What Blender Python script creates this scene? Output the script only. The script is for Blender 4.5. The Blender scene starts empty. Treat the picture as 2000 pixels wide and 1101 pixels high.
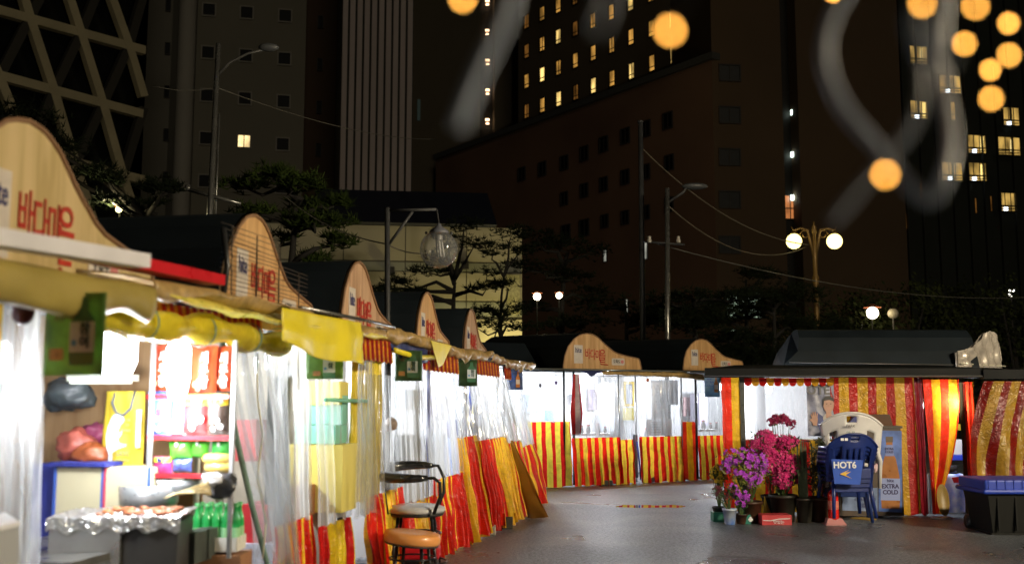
import bpy, bmesh, math, random
from mathutils import Vector, Matrix, noise
random.seed(7)
R = math.radians
SC = bpy.context.scene
COL = SC.collection

# ------------------------------------------------------------------ camera
F = 2000.0                       # focal length in photo pixels
PITCH = math.atan(230 / F)
CAMZ = 1.5
HORIZ = 780.0
cam_d = bpy.data.cameras.new('camera')
cam = bpy.data.objects.new('camera', cam_d); COL.objects.link(cam)
cam.location = (0, 0, CAMZ)
cam.rotation_euler = (math.pi / 2 + PITCH, 0, 0)
cam_d.sensor_width = 36.0; cam_d.lens = 36.0
cam_d.clip_start = 0.05; cam_d.clip_end = 1000
cam_d.dof.use_dof = True
cam_d.dof.focus_distance = 14.5
cam_d.dof.aperture_fstop = 1.7
SC.camera = cam

# ------------------------------------------------------------------ world, sky, sun
w = bpy.data.worlds.new('World'); SC.world = w; w.use_nodes = True
nt = w.node_tree; nt.nodes.clear()
sky = nt.nodes.new('ShaderNodeTexSky'); sky.sky_type = 'NISHITA'; sky.sun_disc = False
sky.sun_elevation = R(-7); sky.sun_rotation = R(190)
bg = nt.nodes.new('ShaderNodeBackground'); bg.inputs[1].default_value = 0.10
wo = nt.nodes.new('ShaderNodeOutputWorld')
nt.links.new(sky.outputs[0], bg.inputs[0]); nt.links.new(bg.outputs[0], wo.inputs[0])
sun_d = bpy.data.lights.new('night_sun', 'SUN'); sun_d.energy = 0.07; sun_d.angle = R(12); sun_d.color = (1.0, 0.86, 0.62)
sun = bpy.data.objects.new('night_sun', sun_d); COL.objects.link(sun)
sun.rotation_euler = Vector((-0.22, 0.93, -0.3)).to_track_quat('-Z', 'Y').to_euler()
SC.view_settings.view_transform = 'Standard'; SC.view_settings.look = 'None'
SC.view_settings.exposure = 0.0; SC.view_settings.gamma = 1.0
SC.render.engine = 'CYCLES'
SC.cycles.use_denoising = True
SC.cycles.use_adaptive_sampling = False
SC.cycles.max_bounces = 7; SC.cycles.diffuse_bounces = 3; SC.cycles.glossy_bounces = 3
SC.cycles.transparent_max_bounces = 16; SC.cycles.transmission_bounces = 4
SC.cycles.sample_clamp_indirect = 4.0
SC.cycles.caustics_reflective = False; SC.cycles.caustics_refractive = False

# ------------------------------------------------------------------ materials
MATS = {}
def mat(name, col=(.5, .5, .5), rough=.6, metal=0., noise_amt=0., noise_scale=20., bump=0., spec=.5, emit=None, estr=0., stretch=(1, 1, 1), col2=None, coat=0.):
    if name in MATS: return MATS[name]
    m = bpy.data.materials.new(name); m.use_nodes = True; MATS[name] = m
    N = m.node_tree.nodes; Lk = m.node_tree.links
    b = N['Principled BSDF']
    b.inputs['Base Color'].default_value = (*col, 1); b.inputs['Roughness'].default_value = rough
    b.inputs['Metallic'].default_value = metal; b.inputs['Specular IOR Level'].default_value = spec
    b.inputs['Coat Weight'].default_value = coat; b.inputs['Coat Roughness'].default_value = .12
    if emit: b.inputs['Emission Color'].default_value = (*emit, 1); b.inputs['Emission Strength'].default_value = estr
    tc = N.new('ShaderNodeTexCoord'); mp = N.new('ShaderNodeMapping'); mp.inputs['Scale'].default_value = stretch
    nz = N.new('ShaderNodeTexNoise'); nz.inputs['Scale'].default_value = noise_scale; nz.inputs['Detail'].default_value = 5
    Lk.new(tc.outputs['Object'], mp.inputs[0]); Lk.new(mp.outputs[0], nz.inputs['Vector'])
    if noise_amt or col2:
        c2 = col2 or tuple(c * (1 - noise_amt) for c in col)
        rp = N.new('ShaderNodeValToRGB'); rp.color_ramp.elements[0].position = .32; rp.color_ramp.elements[1].position = .68
        rp.color_ramp.elements[0].color = (*c2, 1); rp.color_ramp.elements[1].color = (*col, 1)
        Lk.new(nz.outputs[0], rp.inputs[0]); Lk.new(rp.outputs[0], b.inputs['Base Color'])
        mr = N.new('ShaderNodeMapRange'); mr.inputs['To Min'].default_value = max(0, rough - .12); mr.inputs['To Max'].default_value = min(1, rough + .12)
        Lk.new(nz.outputs[0], mr.inputs[0]); Lk.new(mr.outputs[0], b.inputs['Roughness'])
    if bump:
        bp = N.new('ShaderNodeBump'); bp.inputs['Strength'].default_value = bump; bp.inputs['Distance'].default_value = .02
        Lk.new(nz.outputs[0], bp.inputs['Height']); Lk.new(bp.outputs[0], b.inputs['Normal'])
    return m

def stripe_mat(name, c1, c2, period, duty=.5, trans=.45, gloss=.3):
    """vinyl tarpaulin with vertical stripes along its own UV, glossy and a little translucent"""
    if name in MATS: return MATS[name]
    m = bpy.data.materials.new(name); m.use_nodes = True; MATS[name] = m
    N = m.node_tree.nodes; Lk = m.node_tree.links
    b = N['Principled BSDF']; out = N['Material Output']
    uv = N.new('ShaderNodeUVMap'); sp = N.new('ShaderNodeSeparateXYZ'); Lk.new(uv.outputs[0], sp.inputs[0])
    d = N.new('ShaderNodeMath'); d.operation = 'DIVIDE'; d.inputs[1].default_value = period; Lk.new(sp.outputs[0], d.inputs[0])
    fr = N.new('ShaderNodeMath'); fr.operation = 'FRACT'; Lk.new(d.outputs[0], fr.inputs[0])
    lt = N.new('ShaderNodeMath'); lt.operation = 'LESS_THAN'; lt.inputs[1].default_value = duty; Lk.new(fr.outputs[0], lt.inputs[0])
    mx = N.new('ShaderNodeMix'); mx.data_type = 'RGBA'; mx.inputs[6].default_value = (*c2, 1); mx.inputs[7].default_value = (*c1, 1)
    Lk.new(lt.outputs[0], mx.inputs[0])
    nz = N.new('ShaderNodeTexNoise'); nz.inputs['Scale'].default_value = 6; nz.inputs['Detail'].default_value = 6
    nz.inputs['Distortion'].default_value = 1.2
    Lk.new(uv.outputs[0], nz.inputs['Vector'])
    dk = N.new('ShaderNodeMix'); dk.data_type = 'RGBA'; dk.blend_type = 'MULTIPLY'; dk.inputs[0].default_value = 1
    rp = N.new('ShaderNodeValToRGB'); rp.color_ramp.elements[0].position = .25; rp.color_ramp.elements[1].position = .6
    rp.color_ramp.elements[0].color = (.66, .62, .58, 1); rp.color_ramp.elements[1].color = (1, 1, 1, 1)
    Lk.new(nz.outputs[0], rp.inputs[0]); Lk.new(mx.outputs[2], dk.inputs[6]); Lk.new(rp.outputs[0], dk.inputs[7])
    Lk.new(dk.outputs[2], b.inputs['Base Color'])
    b.inputs['Roughness'].default_value = gloss; b.inputs['Specular IOR Level'].default_value = .5
    n2 = N.new('ShaderNodeTexNoise'); n2.inputs['Scale'].default_value = 11; n2.inputs['Detail'].default_value = 3; n2.inputs['Distortion'].default_value = 2.5
    Lk.new(uv.outputs[0], n2.inputs['Vector'])
    bp = N.new('ShaderNodeBump'); bp.inputs['Strength'].default_value = .7; bp.inputs['Distance'].default_value = .03
    Lk.new(n2.outputs[0], bp.inputs['Height']); Lk.new(bp.outputs[0], b.inputs['Normal'])
    tr = N.new('ShaderNodeBsdfTranslucent'); Lk.new(dk.outputs[2], tr.inputs[0])
    ms = N.new('ShaderNodeMixShader'); ms.inputs[0].default_value = trans
    Lk.new(b.outputs[0], ms.inputs[1]); Lk.new(tr.outputs[0], ms.inputs[2]); Lk.new(ms.outputs[0], out.inputs[0])
    return m

def vinyl_mat(name, fac=.3, tint=(.93, .95, .97), milky=.55):
    """clear plastic sheet: see-through, creased, a little milky"""
    if name in MATS: return MATS[name]
    m = bpy.data.materials.new(name); m.use_nodes = True; MATS[name] = m
    N = m.node_tree.nodes; Lk = m.node_tree.links; N.remove(N['Principled BSDF']); out = N['Material Output']
    uv = N.new('ShaderNodeUVMap'); mp = N.new('ShaderNodeMapping'); mp.inputs['Scale'].default_value = (5, .5, 1)
    Lk.new(uv.outputs[0], mp.inputs[0])
    nz = N.new('ShaderNodeTexNoise'); nz.inputs['Scale'].default_value = 2.0; nz.inputs['Detail'].default_value = 3; nz.inputs['Distortion'].default_value = .8
    Lk.new(mp.outputs[0], nz.inputs['Vector'])
    bp = N.new('ShaderNodeBump'); bp.inputs['Strength'].default_value = .5; bp.inputs['Distance'].default_value = .03
    Lk.new(nz.outputs[0], bp.inputs['Height'])
    tp = N.new('ShaderNodeBsdfTransparent'); tp.inputs[0].default_value = (*tint, 1)
    gl = N.new('ShaderNodeBsdfGlossy'); gl.inputs['Roughness'].default_value = .12; Lk.new(bp.outputs[0], gl.inputs['Normal'])
    tl = N.new('ShaderNodeBsdfTranslucent'); tl.inputs[0].default_value = (*tint, 1); Lk.new(bp.outputs[0], tl.inputs['Normal'])
    df = N.new('ShaderNodeBsdfDiffuse'); df.inputs[0].default_value = (*tint, 1); Lk.new(bp.outputs[0], df.inputs['Normal'])
    a = N.new('ShaderNodeMixShader'); a.inputs[0].default_value = .35; Lk.new(tl.outputs[0], a.inputs[1]); Lk.new(df.outputs[0], a.inputs[2])
    c = N.new('ShaderNodeMixShader'); c.inputs[0].default_value = 1 - milky; Lk.new(a.outputs[0], c.inputs[1]); Lk.new(gl.outputs[0], c.inputs[2])
    mr = N.new('ShaderNodeMapRange'); mr.inputs['From Min'].default_value = .35; mr.inputs['From Max'].default_value = .75
    mr.inputs['To Min'].default_value = fac * .45; mr.inputs['To Max'].default_value = min(1, fac * 2.0)
    Lk.new(nz.outputs[0], mr.inputs[0])
    o = N.new('ShaderNodeMixShader'); Lk.new(mr.outputs[0], o.inputs[0]); Lk.new(tp.outputs[0], o.inputs[1]); Lk.new(c.outputs[0], o.inputs[2])
    Lk.new(o.outputs[0], out.inputs[0])
    return m

def wood_mat(name, c1, c2, rot=0):
    if name in MATS: return MATS[name]
    m = mat(name, c1, .5, noise_amt=.2)
    N = m.node_tree.nodes; Lk = m.node_tree.links
    for n in N:
        if n.type == 'MAPPING': n.inputs['Scale'].default_value = (1.2, 1.2, .12); n.inputs['Rotation'].default_value = (rot, rot, 0)
        if n.type == 'TEX_NOISE': n.inputs['Scale'].default_value = 14; n.inputs['Distortion'].default_value = .6
        if n.type == 'VALTORGB':
            n.color_ramp.elements[0].color = (*c2, 1); n.color_ramp.elements[0].position = .38
            n.color_ramp.elements[1].color = (*c1, 1); n.color_ramp.elements[1].position = .62
    return m

def thin(m, f=.45):
    """lets a thin sheet glow when lit from behind"""
    N = m.node_tree.nodes; Lk = m.node_tree.links; b = N['Principled BSDF']
    if 'Translucent BSDF' in N: return m
    tr = N.new('ShaderNodeBsdfTranslucent'); ms = N.new('ShaderNodeMixShader'); ms.inputs[0].default_value = f
    if b.inputs['Base Color'].links: Lk.new(b.inputs['Base Color'].links[0].from_socket, tr.inputs[0])
    else: tr.inputs[0].default_value = b.inputs['Base Color'].default_value
    Lk.new(b.outputs[0], ms.inputs[1]); Lk.new(tr.outputs[0], ms.inputs[2]); Lk.new(ms.outputs[0], N['Material Output'].inputs[0]); return m
def emis(name, col, s):
    if name in MATS: return MATS[name]
    m = mat(name, (.02, .02, .02), .5, emit=col, estr=s); return m

def lit_window_mat(name, col, s):
    """a lit room behind glass: curtain folds and a brighter lamp side, uneven"""
    if name in MATS: return MATS[name]
    m = mat(name, (.02, .02, .02), .3, emit=col, estr=s)
    N = m.node_tree.nodes; Lk = m.node_tree.links; b = N['Principled BSDF']
    tc = N.new('ShaderNodeTexCoord'); nz = N.new('ShaderNodeTexNoise'); nz.inputs['Scale'].default_value = .9; nz.inputs['Detail'].default_value = 3
    mp = N.new('ShaderNodeMapping'); mp.inputs['Scale'].default_value = (1.4, 1.4, .6)
    Lk.new(tc.outputs['Object'], mp.inputs[0]); Lk.new(mp.outputs[0], nz.inputs['Vector'])
    mr = N.new('ShaderNodeMapRange'); mr.inputs['From Min'].default_value = .35; mr.inputs['From Max'].default_value = .65
    mr.inputs['To Min'].default_value = s * .35; mr.inputs['To Max'].default_value = s * 1.6
    Lk.new(nz.outputs[0], mr.inputs[0]); Lk.new(mr.outputs[0], b.inputs['Emission Strength'])
    return m

RED = (.68, .018, .008); YEL = (.92, .56, .03)
M_ST = lambda: stripe_mat('striped_tarp_wide', RED, YEL, .165, .5)
M_SN = lambda: stripe_mat('striped_tarp_narrow', RED, YEL, .13, .5)
M_SV = lambda: stripe_mat('striped_valance', (.45, .01, .01), (.85, .40, .02), .06, .4, .3)
M_CL = lambda: vinyl_mat('clear_vinyl', .30)
M_CM = lambda: vinyl_mat('milky_vinyl', .5, milky=.7)

def wm(o):
    m = Matrix.LocRotScale(o.location, o.rotation_euler, o.scale)
    return wm(o.parent) @ o.matrix_parent_inverse @ m if o.parent else m
# ------------------------------------------------------------------ mesh helper
class MB:
    def __init__(s): s.v = []; s.f = []; s.uv = []
    def quad(s, a, b, c, d, uv=None):
        n = len(s.v); s.v += [Vector(a), Vector(b), Vector(c), Vector(d)]; s.f.append((n, n+1, n+2, n+3))
        s.uv += uv or [(0, 0), (1, 0), (1, 1), (0, 1)]; return s
    def tri(s, a, b, c):
        n = len(s.v); s.v += [Vector(a), Vector(b), Vector(c)]; s.f.append((n, n+1, n+2)); s.uv += [(0, 0), (1, 0), (1, 1)]; return s
    def poly(s, pts):
        n = len(s.v); s.v += [Vector(p) for p in pts]; s.f.append(tuple(range(n, n + len(pts)))); s.uv += [(0, 0)] * len(pts); return s
    def box(s, c, size, mtx=None):
        x, y, z = [q / 2 for q in size]; c = Vector(c); n = len(s.v)
        P = [Vector((i * x, j * y, k * z)) + c for k in (-1, 1) for j in (-1, 1) for i in (-1, 1)]
        if mtx: P = [mtx @ p for p in P]
        s.v += P
        for f in ((0, 2, 3, 1), (4, 5, 7, 6), (0, 1, 5, 4), (1, 3, 7, 5), (3, 2, 6, 7), (2, 0, 4, 6)):
            s.f.append(tuple(n + i for i in f)); s.uv += [(0, 0), (1, 0), (1, 1), (0, 1)]
        return s
    def tube(s, pts, r, seg=8, cap=True):
        pts = [Vector(p) for p in pts]; n0 = len(s.v); k = len(pts)
        rr = r if isinstance(r, (list, tuple)) else [r] * k
        up = None
        for i, p in enumerate(pts):
            t = (pts[min(i+1, k-1)] - pts[max(i-1, 0)]).normalized()
            if up is None: up = t.orthogonal().normalized()
            up = (up - t * up.dot(t)).normalized(); b = t.cross(up)
            for j in range(seg):
                a = 2 * math.pi * j / seg; s.v.append(p + (up * math.cos(a) + b * math.sin(a)) * rr[i])
        for i in range(k - 1):
            for j in range(seg):
                j2 = (j + 1) % seg
                s.f.append((n0+i*seg+j, n0+i*seg+j2, n0+(i+1)*seg+j2, n0+(i+1)*seg+j)); s.uv += [(0, 0), (1, 0), (1, 1), (0, 1)]
        if cap:
            s.f.append(tuple(n0 + j for j in reversed(range(seg)))); s.uv += [(0, 0)] * seg
            s.f.append(tuple(n0 + (k-1)*seg + j for j in range(seg))); s.uv += [(0, 0)] * seg
        return s
    def lathe(s, prof, seg=20, c=(0, 0, 0), mtx=None, wob=0):
        c = Vector(c); n0 = len(s.v)
        for i, (r, z) in enumerate(prof):
            for j in range(seg):
                a = 2 * math.pi * j / seg; q = r * (1 + wob * math.sin(3 * a + i))
                p = Vector((q * math.cos(a), q * math.sin(a), z))
                s.v.append((mtx @ p if mtx else p) + c)
        for i in range(len(prof) - 1):
            for j in range(seg):
                j2 = (j + 1) % seg
                s.f.append((n0+i*seg+j, n0+i*seg+j2, n0+(i+1)*seg+j2, n0+(i+1)*seg+j)); s.uv += [(j/seg, i), (j/seg+1/seg, i), (j/seg+1/seg, i+1), (j/seg, i+1)]
        return s
    def ball(s, c, r, seg=16, rings=10, sc=(1, 1, 1)):
        pr = [(max(1e-4, r * math.sin(math.pi * i / rings)), -r * math.cos(math.pi * i / rings)) for i in range(rings + 1)]
        return s.lathe(pr, seg, c, Matrix.Diagonal((*sc, 1)))
    def grid(s, fn, nu, nv, uvfn=None):
        n0 = len(s.v)
        for j in range(nv + 1):
            for i in range(nu + 1): s.v.append(Vector(fn(i / nu, j / nv)))
        for j in range(nv):
            for i in range(nu):
                a = n0 + j * (nu + 1) + i; s.f.append((a, a+1, a+nu+2, a+nu+1))
                q = [(i, j), (i+1, j), (i+1, j+1), (i, j+1)]
                s.uv += [uvfn(x / nu, y / nv) if uvfn else (x / nu, y / nv) for x, y in q]
        return s
    def prism(s, pts, d):
        """closed outline pts (3D) swept by vector d"""
        d = Vector(d); P = [Vector(p) for p in pts]; Q = [p + d for p in P]
        s.poly(P); s.poly(list(reversed(Q)))
        for i in range(len(P)):
            j = (i + 1) % len(P); s.quad(P[j], P[i], Q[i], Q[j])
        return s
    def build(s, name, m, parent=None, smooth=False, bevel=0, solid=0, sub=0):
        me = bpy.data.meshes.new(name); me.from_pydata([tuple(p) for p in s.v], [], s.f)
        ul = me.uv_layers.new(name='UVMap')
        for i, q in enumerate(s.uv): ul.data[i].uv = q
        me.materials.append(m)
        if smooth:
            for p in me.polygons: p.use_smooth = True
        me.update()
        o = bpy.data.objects.new(name, me); COL.objects.link(o)
        if parent:
            o.parent = parent
            o.matrix_parent_inverse = wm(parent).inverted() if s.world else Matrix.Identity(4)
        if solid:
            md = o.modifiers.new('s', 'SOLIDIFY'); md.thickness = solid; md.offset = 0
        if bevel:
            md = o.modifiers.new('b', 'BEVEL'); md.width = bevel; md.segments = 2; md.limit_method = 'ANGLE'
        if sub:
            md = o.modifiers.new('u', 'SUBSURF'); md.levels = sub; md.render_levels = sub
        return o
    world = True

def tag(o, label=None, cat=None, group=None, kind=None):
    if label: o['label'] = label
    if cat: o['category'] = cat
    if group: o['group'] = group
    if kind: o['kind'] = kind
    return o
def thing(name, loc, label, cat, group=None, rz=0):
    o = bpy.data.objects.new(name, None); COL.objects.link(o); o.location = loc; o.rotation_euler = (0, 0, rz)
    o.empty_display_size = .2
    return tag(o, label, cat, group)
def copy_thing(src, loc, label, rz=None, group=None, scale=None):
    r = src.copy(); COL.objects.link(r); r.location = loc
    if rz is not None: r.rotation_euler = (0, 0, rz)
    if scale: r.scale = (scale,) * 3
    r['label'] = label
    if group: r['group'] = group
    for ch in list(src.children):
        c = ch.copy(); COL.objects.link(c); c.parent = r
        for g in ch.children:
            d = g.copy(); COL.objects.link(d); d.parent = c
    return r
class LB(MB): world = False      # vertices in the parent's own frame

# ------------------------------------------------------------------ projection helpers (photo pixel -> place)
def ray(u, v):
    x = (u - 1000) / F; y = (550.5 - v) / F; c, s = math.cos(PITCH), math.sin(PITCH)
    return Vector((x, c - s * y, s + c * y))
def P(u, v, Y):
    d = ray(u, v); t = Y / d.y; return Vector((0, 0, CAMZ)) + d * t
def G(u, v, z=0):
    d = ray(u, v); t = (z - CAMZ) / d.z; return Vector((0, 0, CAMZ)) + d * t
class Plane:
    """vertical plane: o + dir*s ; n points outwards (towards the street)"""
    def __init__(s, o, d, flip=False):
        s.o = Vector((o[0], o[1], 0)); s.d = Vector((d[0], d[1], 0)).normalized(); s.n = Vector((s.d.y, -s.d.x, 0))
        if flip: s.n = -s.n
    def at(s, u, v, w=0):
        d = ray(u, v); o = s.o + s.n * w; c = Vector((0, 0, CAMZ))
        return c + d * ((o - c).dot(s.n) / d.dot(s.n))
    def loc(s, u, v, w=0):
        p = s.at(u, v, w); return ((p - s.o).dot(s.d), p.z)
    def pt(s, a, z, w=0): return s.o + s.d * a + s.n * w + Vector((0, 0, z))
    def mtx(s, a, z, w=0):
        M = Matrix.Identity(4); M.col[0][:3] = s.d; M.col[1][:3] = (0, 0, 1); M.col[2][:3] = s.n
        M.col[3][:3] = s.pt(a, z, w); return M
    def rz(s): return math.atan2(s.d.y, s.d.x)

def text(body, M, size, m, parent=None, name='lettering', sx=1, ex=.002, align='CENTER', shear=0, spacing=1, bold=0):
    cu = bpy.data.curves.new('t', 'FONT'); cu.body = body; cu.size = size; cu.align_x = align; cu.align_y = 'CENTER'; cu.extrude = ex
    cu.shear = shear; cu.space_character = spacing; cu.offset = bold; cu.resolution_u = 3
    o = bpy.data.objects.new('t', cu); COL.objects.link(o)
    dg = bpy.context.evaluated_depsgraph_get(); me = bpy.data.meshes.new_from_object(o.evaluated_get(dg))
    bpy.data.objects.remove(o); me.materials.clear(); me.materials.append(m)
    me.transform(M @ Matrix.Diagonal((sx, 1, 1, 1)))
    me.name = name
    q = bpy.data.objects.new(name, me); COL.objects.link(q)
    if parent:
        q.parent = parent; q.matrix_parent_inverse = wm(parent).inverted()
    return q
def label_tag(o, l): o['label'] = l; return o

def cloth(pl, top, bot, n_fold, amp, curve=None, nu=60, nv=24, ph=0., bulge=0., width=None):
    """hanging sheet between a top line and a bottom line, each ((s,z,w),(s,z,w)); folds grow downwards"""
    (a0, z0, w0), (a1, z1, w1) = top; (b0, y0, x0), (b1, y1, x1) = bot
    W = width or max(abs(a1 - a0), abs(b1 - b0)); H = abs(z0 - y0)
    def fn(u, v):
        s = (a0 + (a1 - a0) * u) * v + (b0 + (b1 - b0) * u) * (1 - v)
        if curve: s += curve * math.sin(math.pi * v) * (1 if abs(curve) else 0)
        z = (z0 + (z1 - z0) * u) * v + (y0 + (y1 - y0) * u) * (1 - v)
        ww = (w0 + (w1 - w0) * u) * v + (x0 + (x1 - x0) * u) * (1 - v)
        k = .25 + .75 * (1 - v) ** .7
        a = u * n_fold * 2 * math.pi + ph
        ww += amp * k * (math.sin(a) + .45 * math.sin(a * 2.3 + 1 + ph) + .8 * noise.noise(Vector((u * 4 + ph, v * 3, ph))))
        s += amp * k * .5 * math.cos(a + .6) + .015 * noise.noise(Vector((u * 6, v * 5, 3 + ph)))
        ww += bulge * math.sin(math.pi * v)
        z += (1 - v) * .02 * math.sin(a * .7 + 1)
        return pl.pt(s, z, ww)
    return MB().grid(fn, nu, nv, lambda u, v: (u * W, v * H))
# ------------------------------------------------------------------ ground
def ground_mat():
    m = mat('asphalt', (.06, .06, .062), .5)
    N = m.node_tree.nodes; Lk = m.node_tree.links; b = N['Principled BSDF']
    tc = N.new('ShaderNodeTexCoord')
    fine = N.new('ShaderNodeTexNoise'); fine.inputs['Scale'].default_value = 26; fine.inputs['Detail'].default_value = 8; fine.inputs['Roughness'].default_value = .75
    big = N.new('ShaderNodeTexNoise'); big.inputs['Scale'].default_value = .8; big.inputs['Detail'].default_value = 6; big.inputs['Distortion'].default_value = .7
    for n in (fine, big): Lk.new(tc.outputs['Object'], n.inputs['Vector'])
    rp = N.new('ShaderNodeValToRGB'); rp.color_ramp.elements[0].color = (.035, .04, .048, 1); rp.color_ramp.elements[1].color = (.25, .275, .31, 1)
    rp.color_ramp.elements[0].position = .42; rp.color_ramp.elements[1].position = .62
    Lk.new(fine.outputs[0], rp.inputs[0])
    r2 = N.new('ShaderNodeValToRGB'); r2.color_ramp.elements[0].color = (.6, .6, .6, 1); r2.color_ramp.elements[0].position = .35; r2.color_ramp.elements[1].position = .65
    Lk.new(big.outputs[0], r2.inputs[0])
    mx = N.new('ShaderNodeMix'); mx.data_type = 'RGBA'; mx.blend_type = 'MULTIPLY'; mx.inputs[0].default_value = 1
    Lk.new(rp.outputs[0], mx.inputs[6]); Lk.new(r2.outputs[0], mx.inputs[7])
    Lk.new(mx.outputs[2], b.inputs['Base Color'])
    # damp patches and one puddle
    g = G(1262, 988)
    mp = N.new('ShaderNodeMapping'); mp.vector_type = 'POINT'
    mp.inputs['Location'].default_value = (-g.x / .62, -g.y / .26, 0); mp.inputs['Scale'].default_value = (1 / .62, 1 / .26, 0)
    Lk.new(tc.outputs['Object'], mp.inputs[0])
    wob = N.new('ShaderNodeTexNoise'); wob.inputs['Scale'].default_value = 3.2; wob.inputs['Detail'].default_value = 3; Lk.new(tc.outputs['Object'], wob.inputs['Vector'])
    ln = N.new('ShaderNodeVectorMath'); ln.operation = 'LENGTH'; Lk.new(mp.outputs[0], ln.inputs[0])
    ad = N.new('ShaderNodeMath'); ad.operation = 'MULTIPLY_ADD'; ad.inputs[1].default_value = 2.2; ad.inputs[2].default_value = -1.1; Lk.new(wob.outputs[0], ad.inputs[0])
    su = N.new('ShaderNodeMath'); su.operation = 'ADD'; Lk.new(ln.outputs['Value'], su.inputs[0]); Lk.new(ad.outputs[0], su.inputs[1])
    mk = N.new('ShaderNodeMapRange'); mk.inputs['From Min'].default_value = .72; mk.inputs['From Max'].default_value = .8; mk.inputs['To Min'].default_value = 1; mk.inputs['To Max'].default_value = 0
    Lk.new(su.outputs[0], mk.inputs[0])
    rr = N.new('ShaderNodeMapRange'); rr.inputs['From Min'].default_value = .35; rr.inputs['From Max'].default_value = .65; rr.inputs['To Min'].default_value = .27; rr.inputs['To Max'].default_value = .45
    Lk.new(big.outputs[0], rr.inputs[0])
    rm = N.new('ShaderNodeMix'); Lk.new(mk.outputs[0], rm.inputs[0]); Lk.new(rr.outputs[0], rm.inputs[2]); rm.inputs[3].default_value = .015
    Lk.new(rm.outputs[0], b.inputs['Roughness'])
    bp = N.new('ShaderNodeBump'); bp.inputs['Distance'].default_value = .018
    inv = N.new('ShaderNodeMath'); inv.operation = 'MULTIPLY_ADD'; inv.inputs[1].default_value = -1; inv.inputs[2].default_value = 1; Lk.new(mk.outputs[0], inv.inputs[0])
    Lk.new(inv.outputs[0], bp.inputs['Strength']); Lk.new(fine.outputs[0], bp.inputs['Height']); Lk.new(bp.outputs[0], b.inputs['Normal'])
    b.inputs['Specular IOR Level'].default_value = .7
    return m
g = MB().quad((-400, -60, 0), (400, -60, 0), (400, 500, 0), (-400, 500, 0)).build('ground', ground_mat()); tag(g, kind='structure')

# ------------------------------------------------------------------ buildings
LW = lit_window_mat
W_WARM = LW('lit_room_warm', (1, .50, .10), .42); W_BRT = LW('lit_room_bright', (1, .66, .20), 1.05); W_DIM = LW('lit_room_dim', (1, .42, .08), .13)
W_GRN = LW('lit_office', (.75, 1, .72), .45); W_YEL = LW('lit_flat', (1, .62, .15), .42)
M_GLASS = mat('dark_glass', (.008, .009, .011), .45, spec=.15)
def window(pl, u, v, wpx, hpx, parent, pane_m, frame_m, w=0, mull=0, split=0, name='window', sill=0, label=None):
    s0, z0 = pl.loc(u - wpx / 2, v + hpx / 2, w); s1, z1 = pl.loc(u + wpx / 2, v - hpx / 2, w)
    # keep height from the pixel height at the window's own depth
    c = pl.at(u, v, w); hh = hpx / F * c.y; s0, zc = pl.loc(u - wpx / 2, v, w)[0], c.z; s1 = pl.loc(u + wpx / 2, v, w)[0]
    z0, z1 = zc - hh / 2, zc + hh / 2; t = min(.09, (s1 - s0) * .1); b = MB()
    def bar(a0, a1, y0, y1, d=.12): b.prism([pl.pt(a0, y0, w), pl.pt(a1, y0, w), pl.pt(a1, y1, w), pl.pt(a0, y1, w)], pl.n * d)
    bar(s0 - t, s0, z0 - t, z1 + t); bar(s1, s1 + t, z0 - t, z1 + t); bar(s0, s1, z1, z1 + t); bar(s0, s1, z0 - t, z0, .16)
    for k in range(mull):
        x = s0 + (s1 - s0) * (k + 1) / (mull + 1); bar(x - t * .4, x + t * .4, z0, z1, .08)
    if split: y = z0 + (z1 - z0) * split; bar(s0, s1, y - t * .5, y + t * .5, .09)
    f = b.build(name, frame_m, parent)
    MB().quad(pl.pt(s0, z0, w + .03), pl.pt(s1, z0, w + .03), pl.pt(s1, z1, w + .03), pl.pt(s0, z1, w + .03)).build('pane', pane_m, f)
    if label: f['label'] = label
    return f
def wall(pl, s0, s1, z0, z1, depth, name, m, parent, w=0):
    return MB().prism([pl.pt(s0, z0, w), pl.pt(s1, z0, w), pl.pt(s1, z1, w), pl.pt(s0, z1, w)], -pl.n * depth).build(name, m, parent)

# lattice tower (left)
pA = P(285, 102, 62)
PL_A = Plane((pA.x, pA.y), (.672, 1) if False else (.91, 1))
ba = thing('lattice_tower', (pA.x, pA.y, 0), 'dark glass tower wrapped in a pale diagonal steel lattice, far left', 'building')
s285 = PL_A.loc(285, 102)[0]
wall(PL_A, s285 - 70, s285, 0, 75, 20, 'glass_wall', mat('tower_glass', (.012, .014, .015), .25, spec=.6, noise_amt=.4, noise_scale=.2), ba, -1.2)
nodes = {}
R1 = [(-60, 2), (60, 34), (160, 64), (254, 89)]; R2 = [(0, 160 - 13), (107, 176), (203, 203)]; R3 = [(60, 296), (149, 320), (242, 340)]
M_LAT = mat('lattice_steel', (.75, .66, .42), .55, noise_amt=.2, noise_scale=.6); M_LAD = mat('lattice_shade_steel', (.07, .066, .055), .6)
def member(a, b, m, wid, name='lattice_bar', w=0):
    p, q = PL_A.at(*a, w), PL_A.at(*b, w); t = (q - p).normalized(); sd = t.cross(PL_A.n).normalized() * wid / 2
    MB().prism([p - sd, q - sd, q + sd, p + sd], -PL_A.n * .5).build(name, m, ba)
row1 = [(-70, 0), (60, 34), (160, 64), (254, 89), (285, 98)]
row2 = [(-100, 120), (0, 150), (107, 176), (203, 203), (280, 222)]
row3 = [(-40, 268), (60, 296), (149, 320), (242, 343), (285, 352)]
row0 = [(-20, -115), (20, -104), (115, -75), (205, -48), (285, -25)]
for r in (row1, row2, row3, row0):
    member(r[0], r[-1], M_LAT, .52)
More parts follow.
